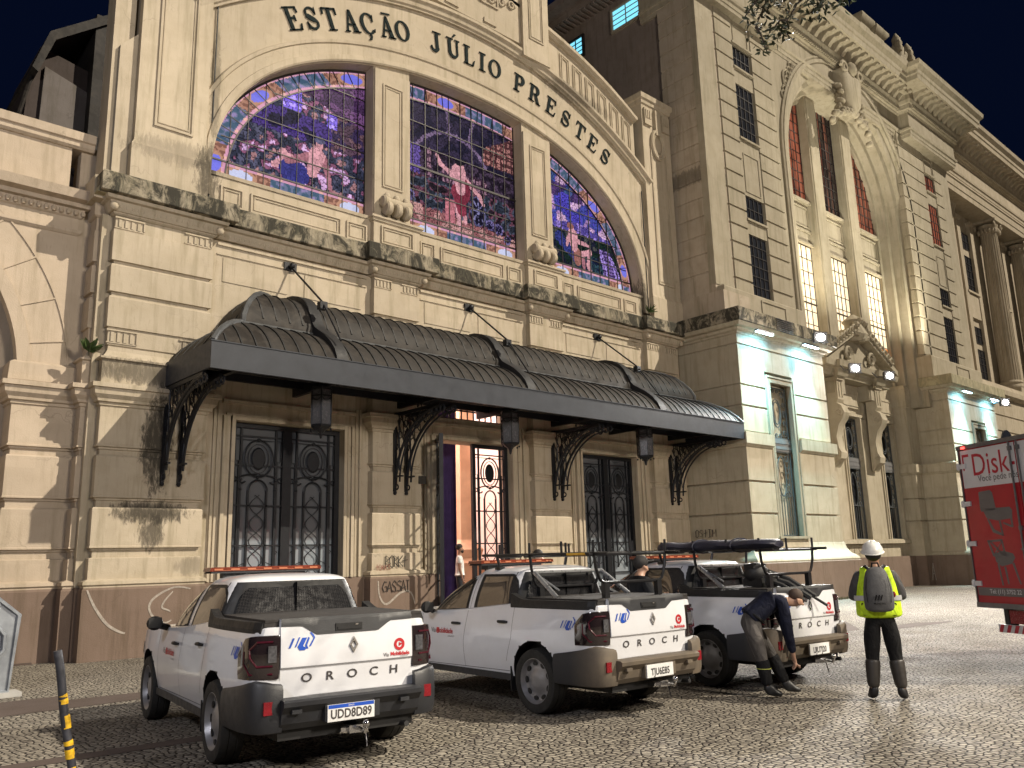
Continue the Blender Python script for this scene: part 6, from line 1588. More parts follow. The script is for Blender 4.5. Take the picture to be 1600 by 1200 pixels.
    mb = MB(); mb.box(-.72, .72, .16, 1.44, 1.165, 1.20); mb.box(-.715, .715, .155, 1.40, 1.2005, 1.222); mb.build('bed_cover', M_['cloth'], T)
    # roof beacon bar
    mb = MB()
    mb.prism([(-.60, 1.595), (.60, 1.595), (.585, 1.615), (-.585, 1.615)], 2.36, 2.62); mb.box(-.45, .45, 2.42, 2.56, 1.54, 1.60)
    lb = mb.build('beacon_bar', M_['plastic'], T)
    mb = MB(); mb.prism([(-.61, 1.616), (.61, 1.616), (.60, 1.652), (.56, 1.658), (-.56, 1.658), (-.60, 1.652)], 2.35, 2.63); mb.build('beacon_lens', M_['amber'], lb)
    mb = MB()
    mb.box(-.56, .56, 2.346, 2.349, 1.622, 1.626)
    for k in range(7): x = -.52+.173*k; mb.box(x-.045, x+.045, 2.343, 2.349, 1.6255, 1.644)
    mb.build('beacon_cell', M_['ledcell'], lb)
    # front lamps and grille (seen only from other sides)
    for s in (-1, 1): mb = MB(); patch(mb, 4.2, 4.50, lambda y: .68, lambda y: .82, bx, .006, 8, 3, s); mb.build('headlight', M_['chrome'], T, 60)
    mb = MB(); mb.box(-.5, .5, 4.55, 4.60, .42, .72); mb.build('front_grille', M_['black'], T)
    mb = MB()
    for i in range(1): 
        vs = []
        for a in range(9):
            x = -.6+1.2*a/8
            for s in (.08, .95): yr = 1.42; yf = 3.48-.62*s-.32*s*s; yc, hy = (1.45+yf)/2, (yf-1.45)/2; xh = .80-.10*s-.10*s*s; xx = x*xh/.72; vs.append((xx, yc+hy*(1-min(.99, abs(xx)/xh)**3.6)**(1/3.6)+.004, 1.04+.47*s+.004))
        mb.add(vs, [(2*i, 2*i+1, 2*i+3, 2*i+2) for i in range(8)])
    mb.build('windscreen', M_['cglass'], cb, 60)
    return T
def rack(T, far_stakes=True):
    K = M_['rackm']; mb = MB()
    for s in (-1, 1): mb.tube([(s*.58, .12, 1.70), (s*.58, 2.35, 1.715)], .017, 6)
    r = mb.build('ladder_rack', K, T, 40)
    for y, b0 in ((.33, 1.385), (1.42, 1.33)):
        mb = MB(); mb.tube([(-.66, y, 1.69), (.66, y, 1.69)], .017, 6)
        P = [(-.57, 1.69), (-.555, 1.55), (-.52, b0+.08), (-.49, b0+.025), (-.44, b0), (.44, b0), (.49, b0+.025), (.52, b0+.08), (.555, 1.55), (.57, 1.69)]
        mb.tube([(x, y, z) for x, z in P], .018, 7)
        for x in (-.42, .42): mb.box(x-.035, x+.035, y-.03, y+.03, 1.215, b0)
        mb.build('rack_hoop', K, r, 40)
    for y in (.33, .85, 1.42, 2.0):
        for x in (-.58, 0, .58):
            if x == 0 and y in (.85, 2.0): continue
            mb = MB(); mb.tube([(x, y, 1.68), (x, y, 1.845)], .015, 6); mb.build('stake', K, r, 40)
    for s in (-1, 1):
        mb = MB(); mb.tube([(s*.58, 2.05, 1.70), (s*.54, 2.05, 1.56)], .02, 6); mb.box(min(s*.5, s*.58), max(s*.5, s*.58), 2.0, 2.1, 1.54, 1.57); mb.tube([(s*.6, 2.0, 1.69), (s*.56, 1.6, 1.69)], .014, 5); mb.build('rack_foot', K, r)
        mb = MB(); mb.tube([(s*.54, 1.38, 1.50), (s*.58, .95, 1.22)], .028, 8); mb.tube([(s*.54, 1.30, 1.46), (s*.50, 1.0, 1.30)], .012, 6); mb.build('roll_bar', M_['rollbar'], T, 40)
    mb = MB(); mb.tube([(-.54, 1.38, 1.50), (.54, 1.38, 1.50)], .022, 8); mb.build('roll_bar', M_['rollbar'], T, 40)
    return r
M_['rackm'] = simple('black_painted_tube', (.012, .012, .014), .4, .2, .2)
M_['rollbar'] = simple('silver_roll_bar', (.42, .43, .45), .3, .7, .1)
def place_car(T, x, y, deg): T.location = (x, y, 0); T.rotation_euler = (0, 0, -R(deg))
cA = pickup('white pickup truck with plate UDD8D89 and no roof rack, closest to the camera', ('UDD8D89', True), M_['plastic'], False); place_car(cA, 3.965, 6.40, 8.35)
cB = pickup('white pickup truck with plate TJU6E85, ladder rack and dusty brown bumper', ('TJU6E85', False), M_['dusty'], True); place_car(cB, 7.475, 5.97, 3.65); rB = rack(cB)
cC = pickup('white pickup truck with a dark folded tarp on its rack, behind the bending man', ('UJU7J20', False), M_['dusty'], True); place_car(cC, 10.225, 5.63, 4.93); rC = rack(cC)
for q in (cA, cB, cC): q['group'] = 'white pickup trucks parked at the station'
mb = MB(); mb.tube([(-.58, .75, 1.70), (-.58, .45, 1.70)], .019, 6); tp = mb.build('warning_tape', simple('yellow_black_tape', (.75, .42, .04), .5), rB)
# folded tarp on car C: lies on the rack
mb = MB(); n_ = 26; vs = []
for i in range(n_+1):
    t = i/n_; y = .12+2.0*t; 
    for k in range(12):
        a = 2*math.pi*k/12; rx_ = (.21+.03*math.sin(t*9))*(.5+.5*min(1, 8*t, 8*(1-t))**.5); rz_ = (.075+.012*math.sin(t*14+1))*(.5+.5*min(1, 8*t, 8*(1-t))**.5)
        vs.append((-.45+rx_*math.cos(a)+.02*math.sin(t*7), y, 1.765+rz_*math.sin(a)+.01*math.sin(t*17+k)))
mb.add(vs, [(i*12+k, i*12+(k+1) % 12, (i+1)*12+(k+1) % 12, (i+1)*12+k) for i in range(n_) for k in range(12)]+[tuple(range(12)), tuple(n_*12+k for k in range(11, -1, -1))])
for t in (.3, .62): y = .12+2.0*t; mb.tube([(-.45+.225*math.cos(q*math.pi/8), y, 1.765+.09*math.sin(q*math.pi/8)) for q in range(16)], .012, 4, True)
tarp = mb.build('folded_tarp', simple('navy_tarpaulin', (.012, .013, .028), .6, 0, .3, 6, .5, 30), smooth=60)
tarp.matrix_world = Matrix.Translation((10.225, 5.63, 0)) @ Matrix.Rotation(-R(4.93), 4, 'Z')
tag(tarp, 'long folded navy tarpaulin strapped on the rack of the right pickup', 'tarp')
# brush cutter and gear bag leaning over the tailgate of car C
G = thing('brush_cutter', 'black brush cutter gear leaning out over the tailgate of the right pickup', 'garden tool')
G.location = (10.225, 5.63, 0); G.rotation_euler = (0, 0, -R(4.93))
mb = MB(); mb.ball((-.30, .62, 1.40), (.17, .16, .14), 8); mb.ball((-.22, .50, 1.30), (.15, .14, .12), 8); mb.box(-.42, -.14, .45, .75, 1.23, 1.34)
for k in range(5): mb.box(-.44+.06*k, -.41+.06*k, .55, .70, 1.44, 1.52)
mb.build('motor', M_['black'], G, 40)
for i, (a, b_, r) in enumerate((((-.30, .55, 1.42), (.20, -.06, .98), .018), ((-.25, .5, 1.36), (-.02, .02, 1.08), .035), ((-.34, .5, 1.34), (-.16, .02, 1.05), .03), ((-.22, .55, 1.44), (.05, .0, 1.10), .03))):
    mb = MB(); mb.tube([a, ((a[0]+b_[0])/2, (a[1]+b_[1])/2, (a[2]+b_[2])/2+.05), b_], r, 7); mb.build('shaft', M_['black'], G, 40)
mb = MB()
for k in range(6): mb.ball((-.22+.05*k, .46-.08*k, 1.40-.055*k), .022, 4)
mb.build('buckle', M_['rollbar'], G)
for q in (mb,): pass

# ================================================================ FILL LAMPS BEHIND THE VIEWPOINT (unseen lamp models added as fill light)
M_['lampw'] = emis('fill_lamp_lens', (1.0, .9, .75), 12)
for x, y, h, wt, sz, lab, tg in ((-7.5, 0.5, 8.5, 2800, .9, 'added fill lamp on a tall grey pole, left side of the plaza', (6, 9, 0)), (8.0, -12.0, 9.5, 10000, 1.6, 'added fill lamp on a tall grey pole behind the viewpoint', (11, 9, 2))):
    t = thing('fill_lamp', lab, 'fill lamp', (x, y, 0)); t['group'] = 'added fill lamps behind the viewpoint'
    mb = MB(); mb.tube([(0, 0, 0), (0, 0, h*.6), (0, 0, h+.3), (.3, .5, h+.5)], [.1, .08, .05, .04], 10); mb.build('pole', M_['house'], t, 40)
    mb = MB(); mb.box(.1, .5, .4, 1.1, h+.42, h+.54); mb.build('lamp_head', M_['house'], t); MB().box(.15, .45, .45, 1.05, h+.40, h+.419).build('lens', M_['lampw'], t)
    spot('fill_lamp_beam', (x+.3, y+.7, h+.38), tg, wt, ((.93, .93, 1.0) if x < 0 else (1.0, .89, .74)), 150, .5, sz)

# ================================================================ PEOPLE
def skin_mesh(nodes, edges, sub=2):
    """nodes {name:(pos, r or (rx,ry))}, edges [(a,b)] -> evaluated mesh"""
    names = list(nodes); me = bpy.data.meshes.new('sk'); me.from_pydata([nodes[n][0] for n in names], [(names.index(a), names.index(b_)) for a, b_ in edges], [])
    o = bpy.data.objects.new('sk', me); C.objects.link(o)
    md = o.modifiers.new('s', 'SKIN'); md.use_smooth_shade = True; md.branch_smoothing = .4
    for v, n in zip(me.skin_vertices[0].data, names): r = nodes[n][1]; v.radius = r if isinstance(r, tuple) else (r, r); v.use_root = (n == names[0])
    if sub: sm = o.modifiers.new('u', 'SUBSURF'); sm.levels = sub; sm.render_levels = sub
    bpy.context.view_layer.update()
    out = bpy.data.meshes.new_from_object(o.evaluated_get(bpy.context.evaluated_depsgraph_get())); bpy.data.objects.remove(o); return out
def sk(name, nodes, edges, mat, parent, sub=2):
    me = skin_mesh(nodes, edges, sub); me.materials.clear(); me.materials.append(mat); me.polygons.foreach_set('use_smooth', [True]*len(me.polygons))
    o = bpy.data.objects.new(name, me); C.objects.link(o); o.parent = parent; return o
def chain(pts, rs, pre):
    n = {f'{pre}{i}': (p_, r) for i, (p_, r) in enumerate(zip(pts, rs))}; return n, [(f'{pre}{i}', f'{pre}{i+1}') for i in range(len(pts)-1)]
SKN = simple('brown_skin', (.28, .15, .10), .5, 0, .1, 8); SKL = simple('tan_skin', (.40, .24, .17), .5, 0, .1, 8)
HAIR = simple('dark_hair', (.012, .009, .008), .7, 0, .3, 30)
def hand(nodes, edges, root, wrist, d, side, up, pre):
    """palm and five bent fingers on the arm's end; d along the hand, side across towards the thumb"""
    d = Vector(d).normalized(); s = Vector(side).normalized(); u = Vector(up).normalized(); w = Vector(wrist)
    nodes[pre+'p'] = (tuple(w+d*.055), (.030, .017)); edges.append((root, pre+'p')); nodes[pre+'k'] = (tuple(w+d*.095), (.030, .014)); edges.append((pre+'p', pre+'k'))
    for i, (o, l) in enumerate(((.026, .070), (.009, .080), (-.009, .074), (-.026, .058))):
        a = w+d*.11+s*o; b_ = a+d*l*.5+u*.012; c_ = b_+d*l*.35+u*.03
        nodes[f'{pre}a{i}'] = (tuple(a), .0085); nodes[f'{pre}b{i}'] = (tuple(b_), .0075); nodes[f'{pre}c{i}'] = (tuple(c_), .0065); edges += [(pre+'k', f'{pre}a{i}'), (f'{pre}a{i}', f'{pre}b{i}'), (f'{pre}b{i}', f'{pre}c{i}')]
    a = w+d*.05+s*.035; b_ = a+d*.035+s*.012+u*.015
    nodes[pre+'t0'] = (tuple(a), .010); nodes[pre+'t1'] = (tuple(b_), .008); edges += [(pre+'p', pre+'t0'), (pre+'t0', pre+'t1')]
def body(J, mat, T, hands=True, up=(0, 1, 0), facing=(0, 1, 0)):
    """J: joint dict. One continuous skin: trunk, limbs, neck, head with nose and ears"""
    n, e = {}, []
    f = Vector(facing).normalized()
    for k, r in (('pelvis', (.15, .105)), ('waist', (.135, .095)), ('chest', (.155, .105)), ('base', (.085, .075)), ('neck', .055), ('jaw', (.062, .070)), ('head', (.076, .088)), ('crown', (.062, .072))): n[k] = (J[k], r)
    e += [('pelvis', 'waist'), ('waist', 'chest'), ('chest', 'base'), ('base', 'neck'), ('neck', 'jaw'), ('jaw', 'head'), ('head', 'crown')]
    hd = Vector(J['head']); jw = Vector(J['jaw']); upd = (Vector(J['crown'])-jw).normalized(); sd_ = f.cross(upd).normalized()
    n['nose'] = (tuple(jw*.55+hd*.45+f*.098), .013); n['nose0'] = (tuple(jw*.4+hd*.6+f*.075), .016); e += [('head', 'nose0'), ('nose0', 'nose')]
    for q, s in (('l', -1), ('r', 1)): n['ear'+q] = (tuple(jw*.4+hd*.6+sd_*.085*s-f*.005), (.008, .022)); e.append(('head', 'ear'+q))
    for s in ('L', 'R'):
        n['sh'+s] = (J['sh'+s], .062); n['el'+s] = (J['el'+s], .042); n['wr'+s] = (J['wr'+s], .028); e += [('base', 'sh'+s), ('sh'+s, 'el'+s), ('el'+s, 'wr'+s)]
        n['hp'+s] = (J['hp'+s], .088); n['kn'+s] = (J['kn'+s], .058); n['an'+s] = (J['an'+s], .040); n['to'+s] = (J['to'+s], (.038, .028)); e += [('pelvis', 'hp'+s), ('hp'+s, 'kn'+s), ('kn'+s, 'an'+s), ('an'+s, 'to'+s)]
        d = Vector(J['wr'+s])-Vector(J['el'+s]); sdv = Vector((0, 1, 0)) if abs(d.normalized().y) < .7 else Vector((1, 0, 0)); sdv = sdv-d.normalized()*sdv.dot(d.normalized()); uu = d.cross(sdv)
        hand(n, e, 'wr'+s, J['wr'+s], d, sdv, uu*(1 if s == 'L' else -1), 'h'+s)
    return sk('body', n, e, mat, T)
def garment_top(J, mat, T, grow=.016, sleeve=1.0, hem=None, name='shirt'):
    n, e = {}, []
    for k, r in (('waist', (.145, .105)), ('chest', (.168, .115)), ('base', (.10, .085))): n[k] = (J[k], (r[0]+grow, r[1]+grow))
    hm = Vector(hem) if hem else Vector(J['pelvis'])*.9+Vector(J['waist'])*.1; n['hem'] = (tuple(hm), (.162+grow, .122+grow)); n['hem2'] = (tuple(hm+(hm-Vector(J['waist'])).normalized()*(.05 if not hem else .012)), (.165+grow, .125+grow) if not hem else (.13+grow, .10+grow)); e += [('hem', 'waist')]; e += [('hem2', 'hem')] if not hem else []
    if hem: del n['hem2']
    e += [('waist', 'chest'), ('chest', 'base')]
    nk = tuple(Vector(J['base'])*.45+Vector(J['neck'])*.55); n['coll'] = (nk, .066); e.append(('base', 'coll'))
    for s in ('L', 'R'):
        n['sh'+s] = (J['sh'+s], .072+grow*.4); e.append(('base', 'sh'+s)); a, b_, c_ = Vector(J['sh'+s]), Vector(J['el'+s]), Vector(J['wr'+s])
        if sleeve >= 1: n['el'+s] = (J['el'+s], .052+grow*.3); n['cf'+s] = (tuple(b_*.08+c_*.92), .038+grow*.3); e += [('sh'+s, 'el'+s), ('el'+s, 'cf'+s)]
        else: n['cf'+s] = (tuple(a*(1-sleeve)+b_*sleeve), .066+grow*.3); e.append(('sh'+s, 'cf'+s))
    return sk(name, n, e, mat, T)
def trousers(J, mat, T, low=1.0, name='trousers'):
    n, e = {'pelvis': (J['pelvis'], (.165, .122))}, []
    n['wst'] = (tuple(Vector(J['pelvis'])*.4+Vector(J['waist'])*.6), (.162, .122)); n['ws2'] = (tuple(Vector(J['pelvis'])*.05+Vector(J['waist'])*.95), (.158, .118)); e += [('pelvis', 'wst'), ('wst', 'ws2')]
    for s in ('L', 'R'):
        k, a = Vector(J['kn'+s]), Vector(J['an'+s]); n['hp'+s] = (J['hp'+s], .122); n['th'+s] = (tuple(Vector(J['hp'+s])*.55+k*.45), .105); n['kn'+s] = (J['kn'+s], .080); n['cf'+s] = (tuple(k*(1-low)+a*low), .066); e += [('pelvis', 'hp'+s), ('hp'+s, 'th'+s), ('th'+s, 'kn'+s), ('kn'+s, 'cf'+s)]
    return sk(name, n, e, mat, T)
def boots(J, mat, T, top=.25):
    for s in ('L', 'R'):
        a, t, k = Vector(J['an'+s]), Vector(J['to'+s]), Vector(J['kn'+s]); d = (t-a); d.z = 0; d.normalize()
        n = {'c': (tuple(a*(1-top)+k*top), .058), 'a': (tuple(a), .056), 'h': (tuple(a-d*.03+Vector((0, 0, -.05))), (.045, .04)), 'm': (tuple(a+d*.08+Vector((0, 0, -.045))), (.05, .042)), 't': (tuple(a+d*.165+Vector((0, 0, -.055))), (.048, .032))}
        sk('boot', n, [('a', 'c'), ('a', 'h'), ('a', 'm'), ('m', 't')], mat, T)
def gaiters(J, mat, T):
    for s in ('L', 'R'):
        a, k = Vector(J['an'+s]), Vector(J['kn'+s]); ps = [a*(1-t)+k*t for t in (.08, .3, .6, .85, .93)]
        n, e = chain([tuple(q) for q in ps], [.066, .074, .084, .088, .086], 'g'); sk('gaiter', n, e, mat, T)
def headgear(J, T, mat, kind, facing):
    hd, jw = Vector(J['head']), Vector(J['jaw']); up_ = (Vector(J['crown'])-jw).normalized(); f = Vector(facing).normalized(); f = (f-up_*f.dot(up_)).normalized(); s = f.cross(up_)
    M3 = Matrix((s, f, up_)).transposed().to_4x4(); M3.translation = hd+up_*.035
    mb = MB()
    if kind == 'helmet':
        vs = []; n_ = 24
        for i in range(9):
            t = math.pi/2*i/8; r = math.cos(t)
            for k in range(n_): a = 2*math.pi*k/n_; vs.append((.118*r*math.cos(a), .138*r*math.sin(a), .125*math.sin(t)*(1+.04*(abs(math.cos(a)) < .25))))
        mb.add(vs, [(i*n_+k, i*n_+(k+1) % n_, (i+1)*n_+(k+1) % n_, (i+1)*n_+k) for i in range(8) for k in range(n_)])
        mb.lathe([(.112, -.012), (.128, -.014), (.130, -.006), (.116, .004)], (0, .006, 0), 'z', 28, sy=1.17, cap=False)
        mb.ball((0, .13, -.008), (.075, .06, .012), 6)
    elif kind == 'cap':
        mb.ball((0, -.004, .012), (.094, .108, .092), 8); mb.ball((0, .13, .0), (.07, .075, .012), 8)
    elif kind == 'crop': mb.ball((0, -.022, .006), (.080, .088, .076), 8)
    else:
        mb.ball((0, -.018, .012), (.088, .098, .088), 8)
        if kind == 'hairbeard': mb.ball((0, -.03, -.02), (.085, .085, .07), 6)
    mb.xf(M3); return mb.build({'helmet': 'hard_hat', 'cap': 'cap'}.get(kind, 'hair'), mat, T, 60)
def person_root(label, x, y, z, ang, group=None):
    t = thing('person', label, 'person', (x, y, z), ang); return t
VEST = cloth('fluorescent_yellow_vest', (.52, .74, .03), .6, .35); GREYS = cloth('grey_sleeve_cloth', (.07, .068, .07)); BLK = cloth('black_trouser_cloth', (.008, .008, .009)); GAIT = simple('dark_shin_guard', (.032, .028, .025), .45, 0, .2, 10); BOOT = simple('black_boot_leather', (.010, .010, .011), .5, 0, .3, 10); HELM = simple('white_hard_hat', (.62, .62, .60), .3, 0, .06, 10); PACK = simple('grey_backpack_cloth', (.075, .075, .078), .75, 0, .2, 12, .4, 60)
def stand(h=1.72, spread=.16, arms='down', fwd=1, lean=0.0):
    k = h/1.72; P = lambda x, y, z: (x*k, y*k, z*k)
    J = dict(pelvis=P(0, 0, .93), waist=P(0, 0, 1.08), chest=P(0, .0, 1.25), base=P(0, -.01, 1.40), neck=P(0, .0, 1.48), jaw=P(0, .025, 1.56), head=P(0, .012, 1.625), crown=P(0, .0, 1.66))
    for s, q in (('L', -1), ('R', 1)):
        J['sh'+s] = P(q*.18, -.01, 1.39); J['hp'+s] = P(q*.09, 0, .90); J['kn'+s] = P(q*(.085+spread*.25), .015, .48); J['an'+s] = P(q*spread, -.03, .09); J['to'+s] = P(q*(spread+.03), .10, .035)
        if arms == 'down': J['el'+s] = P(q*.235, -.02, 1.11); J['wr'+s] = P(q*.235, .05, .86)
        else: J['el'+s] = P(q*.275, .02, 1.13); J['wr'+s] = P(q*.12, .27, 1.16)
    return J
# 1. vest worker seen from behind
p1_ = person_root('person in a fluorescent yellow vest, white hard hat and grey backpack, seen from behind', 9.80, 4.60, 0, -R(62))
J = stand(1.70, .15, 'bent'); body(J, SKN, p1_); garment_top(J, GREYS, p1_, .018); trousers(J, BLK, p1_, .5); gaiters(J, GAIT, p1_); boots(J, BOOT, p1_)
vn = {'hm2': ((0, 0, .885), (.262, .180)), 'hem': ((0, 0, .945), (.266, .182)), 'w': ((0, 0, 1.08), (.264, .178)), 'c': ((0, 0, 1.24), (.266, .175)), 'b': ((0, -.01, 1.375), (.150, .125)), 't': ((0, 0, 1.445), (.085, .085)), 'l': ((-.165, -.01, 1.385), .112), 'r': ((.165, -.01, 1.385), .112)}
sk('vest', vn, [('hm2', 'hem'), ('hem', 'w'), ('w', 'c'), ('c', 'b'), ('b', 't'), ('b', 'l'), ('b', 'r')], VEST, p1_)
mb = MB(); n_ = 28
for z in (1.12,):
    for i in range(1): mb.lathe([(.255, z-.028), (.259, z), (.255, z+.028)], (0, 0, 0), 'z', 32, sy=.70, cap=False)
mb.build('reflective_band', simple('silver_reflective_band', (.45, .46, .47), .35, .2, .1), p1_, 50)
headgear(J, p1_, HELM, 'helmet', (0, 1, 0)); mb = MB(); mb.ball((0, -.03, 1.60), (.088, .085, .07), 7); mb.build('hair', HAIR, p1_, 60)
bn_ = {'z': ((0, -.225, .97), (.16, .07)), 'a': ((0, -.235, 1.03), (.168, .085)), 'b': ((0, -.245, 1.14), (.176, .100)), 'c': ((0, -.235, 1.28), (.160, .09)), 'd': ((0, -.21, 1.40), (.125, .07)), 'e': ((0, -.18, 1.475), (.09, .04))}
bp_ = sk('backpack', bn_, [('z', 'a'), ('a', 'b'), ('b', 'c'), ('c', 'd'), ('d', 'e')], PACK, p1_)
mb = MB(); mb.tube([(-.11, -.285, 1.36), (-.13, -.315, 1.22), (-.12, -.31, 1.08)], .004, 4); mb.tube([(.11, -.285, 1.36), (.13, -.315, 1.22), (.12, -.31, 1.08)], .004, 4); mb.tube([(-.04, -.21, 1.46), (-.03, -.20, 1.51), (.03, -.20, 1.51), (.04, -.21, 1.46)], .011, 6)
for s in (-1, 1): mb.tube([(s*.07, -.18, 1.44), (s*.10, -.08, 1.475), (s*.12, .04, 1.45), (s*.13, .155, 1.30), (s*.15, .12, 1.10), (s*.17, -.12, 1.05)], .018, 6)
mb.build('strap', BLK, bp_, 50)
pl_ = polys([[(a, -.03), (a+.012, -.03), (a+.03, .03), (a+.018, .03)] for a in (-.045, -.02, .005)]); decal(pl_, lambda a, b_: (a*1.2, -.340, 1.135+b_), 'bag_mark', BLK, bp_)
decal(txt('MUNDIAL', .026, .0006), lambda a, b_: (a*1.1, -.338, 1.07+b_), 'bag_lettering', BLK, bp_)
mb = MB(); mb.ball((.168, -.15, 1.16), (.02, .03, .035), 5); mb.build('pouch', M_['redlens'], bp_)
# 2. bending worker: local x = forward (to the right in view), y = away
p2_ = person_root('person in navy jumper and grey trousers bending down to fasten a shin guard', 9.30, 5.70, 0, -R(44))
J = dict(pelvis=(-.24, 0, .86), waist=(-.13, .0, 1.00), chest=(.03, .0, 1.09), base=(.15, .0, 1.10), neck=(.23, -.01, 1.09), jaw=(.31, -.03, 1.055), head=(.325, -.03, 1.11), crown=(.335, -.03, 1.14),
  shL=(.12, .17, 1.06), shR=(.12, -.17, 1.05), elL=(.20, .16, .80), elR=(.15, -.16, .77), wrL=(.24, .07, .53), wrR=(.19, -.10, .50),
  hpL=(-.25, .09, .84), hpR=(-.26, -.09, .83), knL=(-.01, .13, .48), knR=(-.18, -.13, .46), anL=(.16, .12, .10), anR=(-.13, -.14, .10), toL=(.28, .12, .04), toR=(-.01, -.15, .04))
J['wrR'] = (.22, -.04, .46); J['wrL'] = (.25, .09, .47)
NAVY = cloth('navy_jumper', (.010, .012, .026)); GTR = cloth('grey_work_trousers', (.085, .078, .074))
body(J, SKL, p2_, facing=(.85, -.1, -.5)); garment_top(J, NAVY, p2_, .034, hem=(-.255, 0, .90)); trousers(J, GTR, p2_, .32)
gaiters(J, BLK, p2_); boots(J, BOOT, p2_); headgear(J, p2_, simple('cropped_hair', (.06, .04, .03), .8), 'crop', (.85, -.1, -.5))
for s, q in (('R', -1),):
    a, k_ = Vector(J['an'+s]), Vector(J['kn'+s]); c_ = a*.35+k_*.65
    mb = MB(); mb.tube([(c_.x+.084*math.cos(t*math.pi/8), c_.y+.084*math.sin(t*math.pi/8), c_.z) for t in range(16)], .004, 4, True); mb.build('guard_strap', simple('lime_strap', (.55, .6, .12), .5) if 'lime_strap' not in bpy.data.materials else bpy.data.materials['lime_strap'], p2_)
mb = MB(); c_ = Vector(J['pelvis'])*.6+Vector(J['waist'])*.4; d_ = (Vector(J['waist'])-Vector(J['pelvis'])).normalized(); u_ = d_.cross(Vector((0, 1, 0))).normalized()
mb.tube([tuple(c_+Vector((0, 1, 0))*.165*math.cos(t*math.pi/12)+u_*.128*math.sin(t*math.pi/12)) for t in range(24)], .016, 5, True); mb.build('belt', BLK, p2_, 50)
# 3. bearded man in a white T-shirt in the open gate
p3_ = person_root('bearded person in a white T-shirt standing in the open gate', 14.42, 18.05, .335, -R(125))
J = stand(1.76, .10, 'down'); body(J, SKN, p3_); garment_top(J, cloth('white_tee', (.72, .72, .72)), p3_, .018, .62); trousers(J, simple('dark_jeans', (.02, .022, .03), .8), p3_, 1.0); boots(J, BOOT, p3_, .1); headgear(J, p3_, HAIR, 'hair', (0, 1, 0))
mb = MB(); jw = Vector(J['jaw']); mb.ball((jw.x, jw.y+.022, jw.z-.012), (.064, .066, .058), 7); mb.build('beard', HAIR, p3_, 60)
# 4. person half hidden beyond the middle pickup
p4_ = person_root('dark-haired person whose head shows over the roof of the middle pickup', 9.85, 10.25, 0, R(170))
J = stand(1.79, .12, 'down'); body(J, SKL, p4_); garment_top(J, simple('dark_jacket', (.02, .02, .024), .8), p4_, .02); trousers(J, BLK, p4_); boots(J, BOOT, p4_); headgear(J, p4_, HAIR, 'hair', (0, 1, 0))
# 5. capped man between the pickups
p5_ = person_root('person in a dark cap and black shirt looking down between two pickups', 8.98, 7.42, 0, -R(108))
J = stand(1.66, .12, 'bent'); J['jaw'] = (0, .065, 1.475); J['head'] = (0, .045, 1.535); J['crown'] = (0, .05, 1.57); J['neck'] = (0, .015, 1.43)
body(J, SKL, p5_, facing=(0, .93, -.35)); garment_top(J, cloth('black_shirt', (.010, .011, .014)), p5_, .03); trousers(J, BLK, p5_); boots(J, BOOT, p5_); headgear(J, p5_, simple('dark_cap_cloth', (.02, .018, .018), .8), 'cap', (0, .93, -.35))

# ================================================================ DELIVERY TRUCK
TK = thing('box_truck', 'red and white delivery truck with chair pictures on its rear doors', 'truck', (13.59, 4.87, 0), -R(121.15))
M_['tred'] = simple('truck_red_vinyl', (.36, .008, .018), .38, 0, .08, 3, coat=.3); M_['twhite'] = simple('truck_white_panel', (.58, .58, .60), .4, 0, .06, 3)
M_['tgrey'] = simple('truck_grey_print', (.13, .12, .12), .5, 0, .1, 5); M_['tmetal'] = simple('truck_grey_metal', (.16, .16, .165), .45, .5, .2, 6); M_['tred2'] = simple('truck_text_red', (.42, .012, .03), .45, 0, .05)
mb = MB(); mb.box(0, 2.2, .0, 5.2, .87, 3.1); mb.build('cargo_box', M_['tred'], TK)
mb = MB(); mb.box(-.03, 2.23, -.03, 5.2, 3.1, 3.16); mb.box(-.02, .0, -.02, .03, .87, 3.1); mb.box(2.2, 2.22, -.02, .03, .87, 3.1); mb.box(-.02, 2.22, -.03, .1, .80, .87); mb.build('box_frame', M_['tmetal'], TK)
mb = MB(); mb.box(.03, 1.09, -.012, .0, .97, 3.08); d1 = mb.build('rear_door', M_['tred'], TK)
mb = MB(); mb.box(1.11, 2.17, -.012, .0, .97, 3.08); d2 = mb.build('rear_door', M_['tred'], TK)
mb = MB(); mb.box(.03, 1.09, -.0135, -.012, 2.52, 3.08); mb.build('white_band', M_['twhite'], d1)
mb = MB(); mb.box(1.11, 2.17, -.0135, -.012, 2.52, 3.08); mb.build('white_band', M_['twhite'], d2)
mb = MB(); mb.box(.03, 1.09, -.0135, -.012, .97, 1.085); mb.build('lower_strip', M_['tgrey'], d1)
tf = lambda x0, z0, o=.016: (lambda a, b_: (x0+a, -o, z0+b_))
decal(txt('Disk-', .46, .001, 1, .86), tf(.66, 2.83), 'door_lettering', M_['tred2'], d1)
decal(txt('Você pede nós', .135, .001, 1, .95), tf(.72, 2.635), 'door_lettering', M_['tgrey'], d1)
decal(polys([[(.06, 2.78), (.09, 2.78), (.09, 2.98), (.20, 2.98), (.20, 3.02), (.06, 3.02)]]), lambda a, b_: (a, -.016, b_), 'corner_mark', M_['tred2'], d1)
decal(txt('Tel: (11) 3752 22', .085, .001), tf(.56, 1.03), 'phone_lettering', M_['twhite'], d1)
